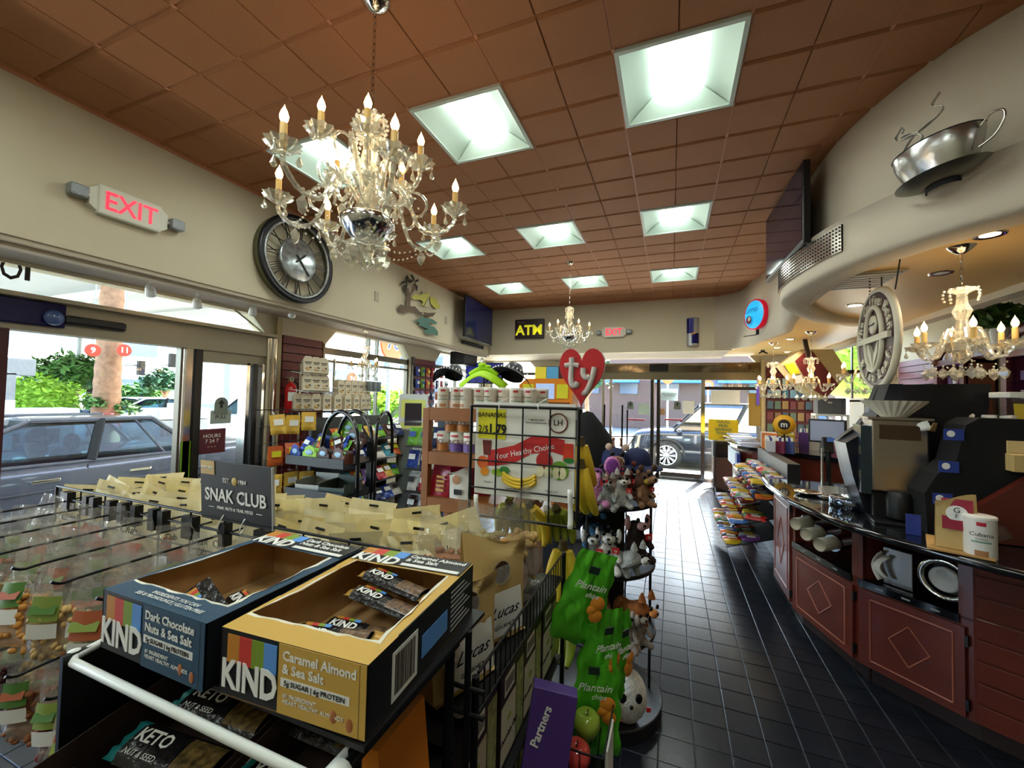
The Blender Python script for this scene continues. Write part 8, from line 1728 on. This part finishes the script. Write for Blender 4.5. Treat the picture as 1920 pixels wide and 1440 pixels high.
for k in range(6): i = [3, 4, 8, 5, 7, 9][k]; place_p(i, '%s packet on the lowest tray of the black rack, %s from the left' % (pcol[i], nn[k]), (bx-.42+.11*k, by_-.26, .50), (-.5, 0, R.uniform(-.3, .3)), 'packets on the lowest tray of the black rack', .9)
# second rack right: green and blue bags
r2 = thing('chip_rack', 'black wire rack of green and blue chip bags left of the cash machine', 'display rack', (-2.45, 3.95, 0)); MB().box((-.3, .2, 0), (.3, .23, 1.2)).build('back_panel', m_rack, r2)
for z in (.25, .5, .75, 1.0): MB().box((-.30, -.15, z-.01), (.30, .2, z)).build('shelf', m_rack, r2)
for r_ in range(4):
    for k in range(4):
        i = [3, 3, 9, 2, 2, 9, 5, 6, 5, 7, 5, 9, 6, 9, 5, 2][r_*4+k]; place_p(i, '%s chip bag on the right chip rack, shelf %s, %s from the left' % (pcol[i], ['one', 'two', 'three', 'four'][r_], nn[k]), (-2.68+.155*k, 3.90, 1.0-.25*r_+.20), (-.3, R.uniform(-.1, .1), R.uniform(-.2, .2)), 'chip bags on the right chip rack', 1.1)
# bitcoin machine
am = thing('cash_machine', 'white curved cash machine with a dark screen and yellow-green front panel', 'cash machine', (-3.38, 4.85, 0), rz=.62); prof = [(.34, 0), (-.30, 0), (-.36, .05), (-.20, .08), (-.17, .35), (-.12, .8), (-.02, 1.2), (.12, 1.52), (.20, 1.58), (.34, 1.50), (.36, 1.3)]
MB().prism(prof, -.20, .20, 'x').build('housing', M('machine_white', (196, 204, 206), .3, coat=.3), am)
def face(z0, z1, x0, x1, m, nm, off=.004):   # panel following the curved front
    F = [(.08, -.20), (.35, -.17), (.8, -.12), (1.2, -.02), (1.52, .12)]
    def fy(z):
        for (a, b), (c, d) in zip(F, F[1:]):
            if z <= c: return b+(d-b)*(z-a)/(c-a)
        return .12
    return MB().grid(lambda u, v: (x0+(x1-x0)*u, fy(z0+(z1-z0)*v)-off, z0+(z1-z0)*v), 1, 8).build(nm, m, am)
face(.10, 1.50, -.17, .17, M('machine_lime', (206, 216, 110), .4), 'front_panel'); face(1.14, 1.45, -.115, .115, M('screen_charcoal', (52, 48, 56), .15), 'screen', .008); face(.92, 1.10, -.14, .0, m_grey, 'keypad', .008); face(.95, 1.06, .03, .14, m_wlet, 'card_slot_panel', .008); face(.42, .60, -.15, .15, m_yl, 'yellow_figure', .007); face(.12, .40, -.17, .17, m_black, 'black_base_panel', .008)
text('BITCOIN\nDEPOT', .085, m_wlet, am, (0, -.215, .33), (PI/2-.15, 0, 0), bold=.03, sx=.9, ext=.001); text('B 1 G O W', .045, m_wlet, am, (0, -.222, .20), (PI/2-.1, 0, 0), ext=.001)
bxm = thing('wood_frame_stand', 'low grey stand with a brown wooden frame beside the cash machine', 'stand', (-3.45, 4.40, 0)); MB().box((-.25, 0, 0), (-.20, .25, 1.10)).box((.14, 0, 0), (.19, .25, 1.10)).box((-.25, 0, 1.06), (.19, .25, 1.11)).build('frame', M('frame_brown', (120, 84, 60), .5), bxm); MB().box((.19, -.02, 0), (.40, .28, 1.12)).build('grey_side', M('side_grey', (130, 136, 134), .5), bxm)
# merchandise on the second slatwall
m0 = None
for r_ in range(5):
    for k in range(7):
        i = [2, 3, 1, 7, 9, 7, 5][k] if r_ < 2 else [4, 4, 7, 9, 1, 8, 5][k]; y = 5.97+.16*k; z = 2.06-.21*r_
        place_p(i, '%s candy pouch between the left windows, row %s, %s from the camera' % (pcol[i], ['one', 'two', 'three', 'four', 'five'][r_], nn[k]), (XW+.055, y, z), (0, 0, PI/2), 'candy pouches on the slatwall between the left windows', .9)
t = thing('dark_display', 'dark counter display with a small orange badge in the far left corner', 'display', (-3.5, 6.3, 0)); MB().bbox((0, 0, .82), (.45, .5, 1.64), .01).build('cabinet', m_rack, t); MB().cbox((.06, -.255, 1.42), (.14, .006, .13)).build('badge', m_orange, t); MB().cbox((.03, -.255, 1.2), (.10, .006, .11)).build('picture', M('pic_blue', (120, 150, 170), .4), t)
t = tv('dark blue television showing a scene in front of the far left corner window', (-3.45, 7.3, 2.03), (0, 0, .1), .78, .42, M('screen_royal', (24, 30, 110), .2, noise_amt=.9, nscale=8, emit=.5, ecol=(30, 34, 130)))
t2 = thing('hanging_basket', 'dark hanging basket of merchandise at the far left corner window', 'basket', (-3.75, 7.0, 2.28)); MB().bbox((0, 0, 0), (.3, .6, .25), .03).build('basket', m_rack, t2); MB().rod((0, 0, .12), (0, 0, .15), .01).build('hook', m_chrome, t2)
t = thing('neon_sign', 'pale blue neon script sign in the arched side window', 'sign', (XW+.03, 5.05, 1.88)); text('Coors', .22, M('neon_blue', (190, 235, 255), .3, emit=2.0), t, (0, 0, 0), FACE_PX, ext=.004, shear=.3, bold=-.01); MB().tube([(0, -.3, -.12), (0, .35, -.14)], .008).build('neon_tube', M('neon_blue'), t)
sc2 = chandelier('small crystal chandelier hanging in the recess before the arched side window', (-3.82, 4.35, 2.02), ZS+.02, [(k*72+10, .17, 0) for k in range(5)], False, .8, None, 1.5)
# wire display of packets near the gondola: pale stack under the wooden shelf side
t = thing('black_floor_mat_sign', 'black printed floor board leaning below the cash machine', 'board', (-2.2, 3.75, .0), rot=(-.35, 0, .3)); MB().bbox((0, 0, .35), (.55, .02, .7), .004).build('board', M('board_blackgreen', (22, 30, 32), .4), t); text('BITCOIN\nDEPOT', .09, M('print_grey'), t, (0, -.012, .42), FRONT, ext=.001)
bpy.context.view_layer.update()
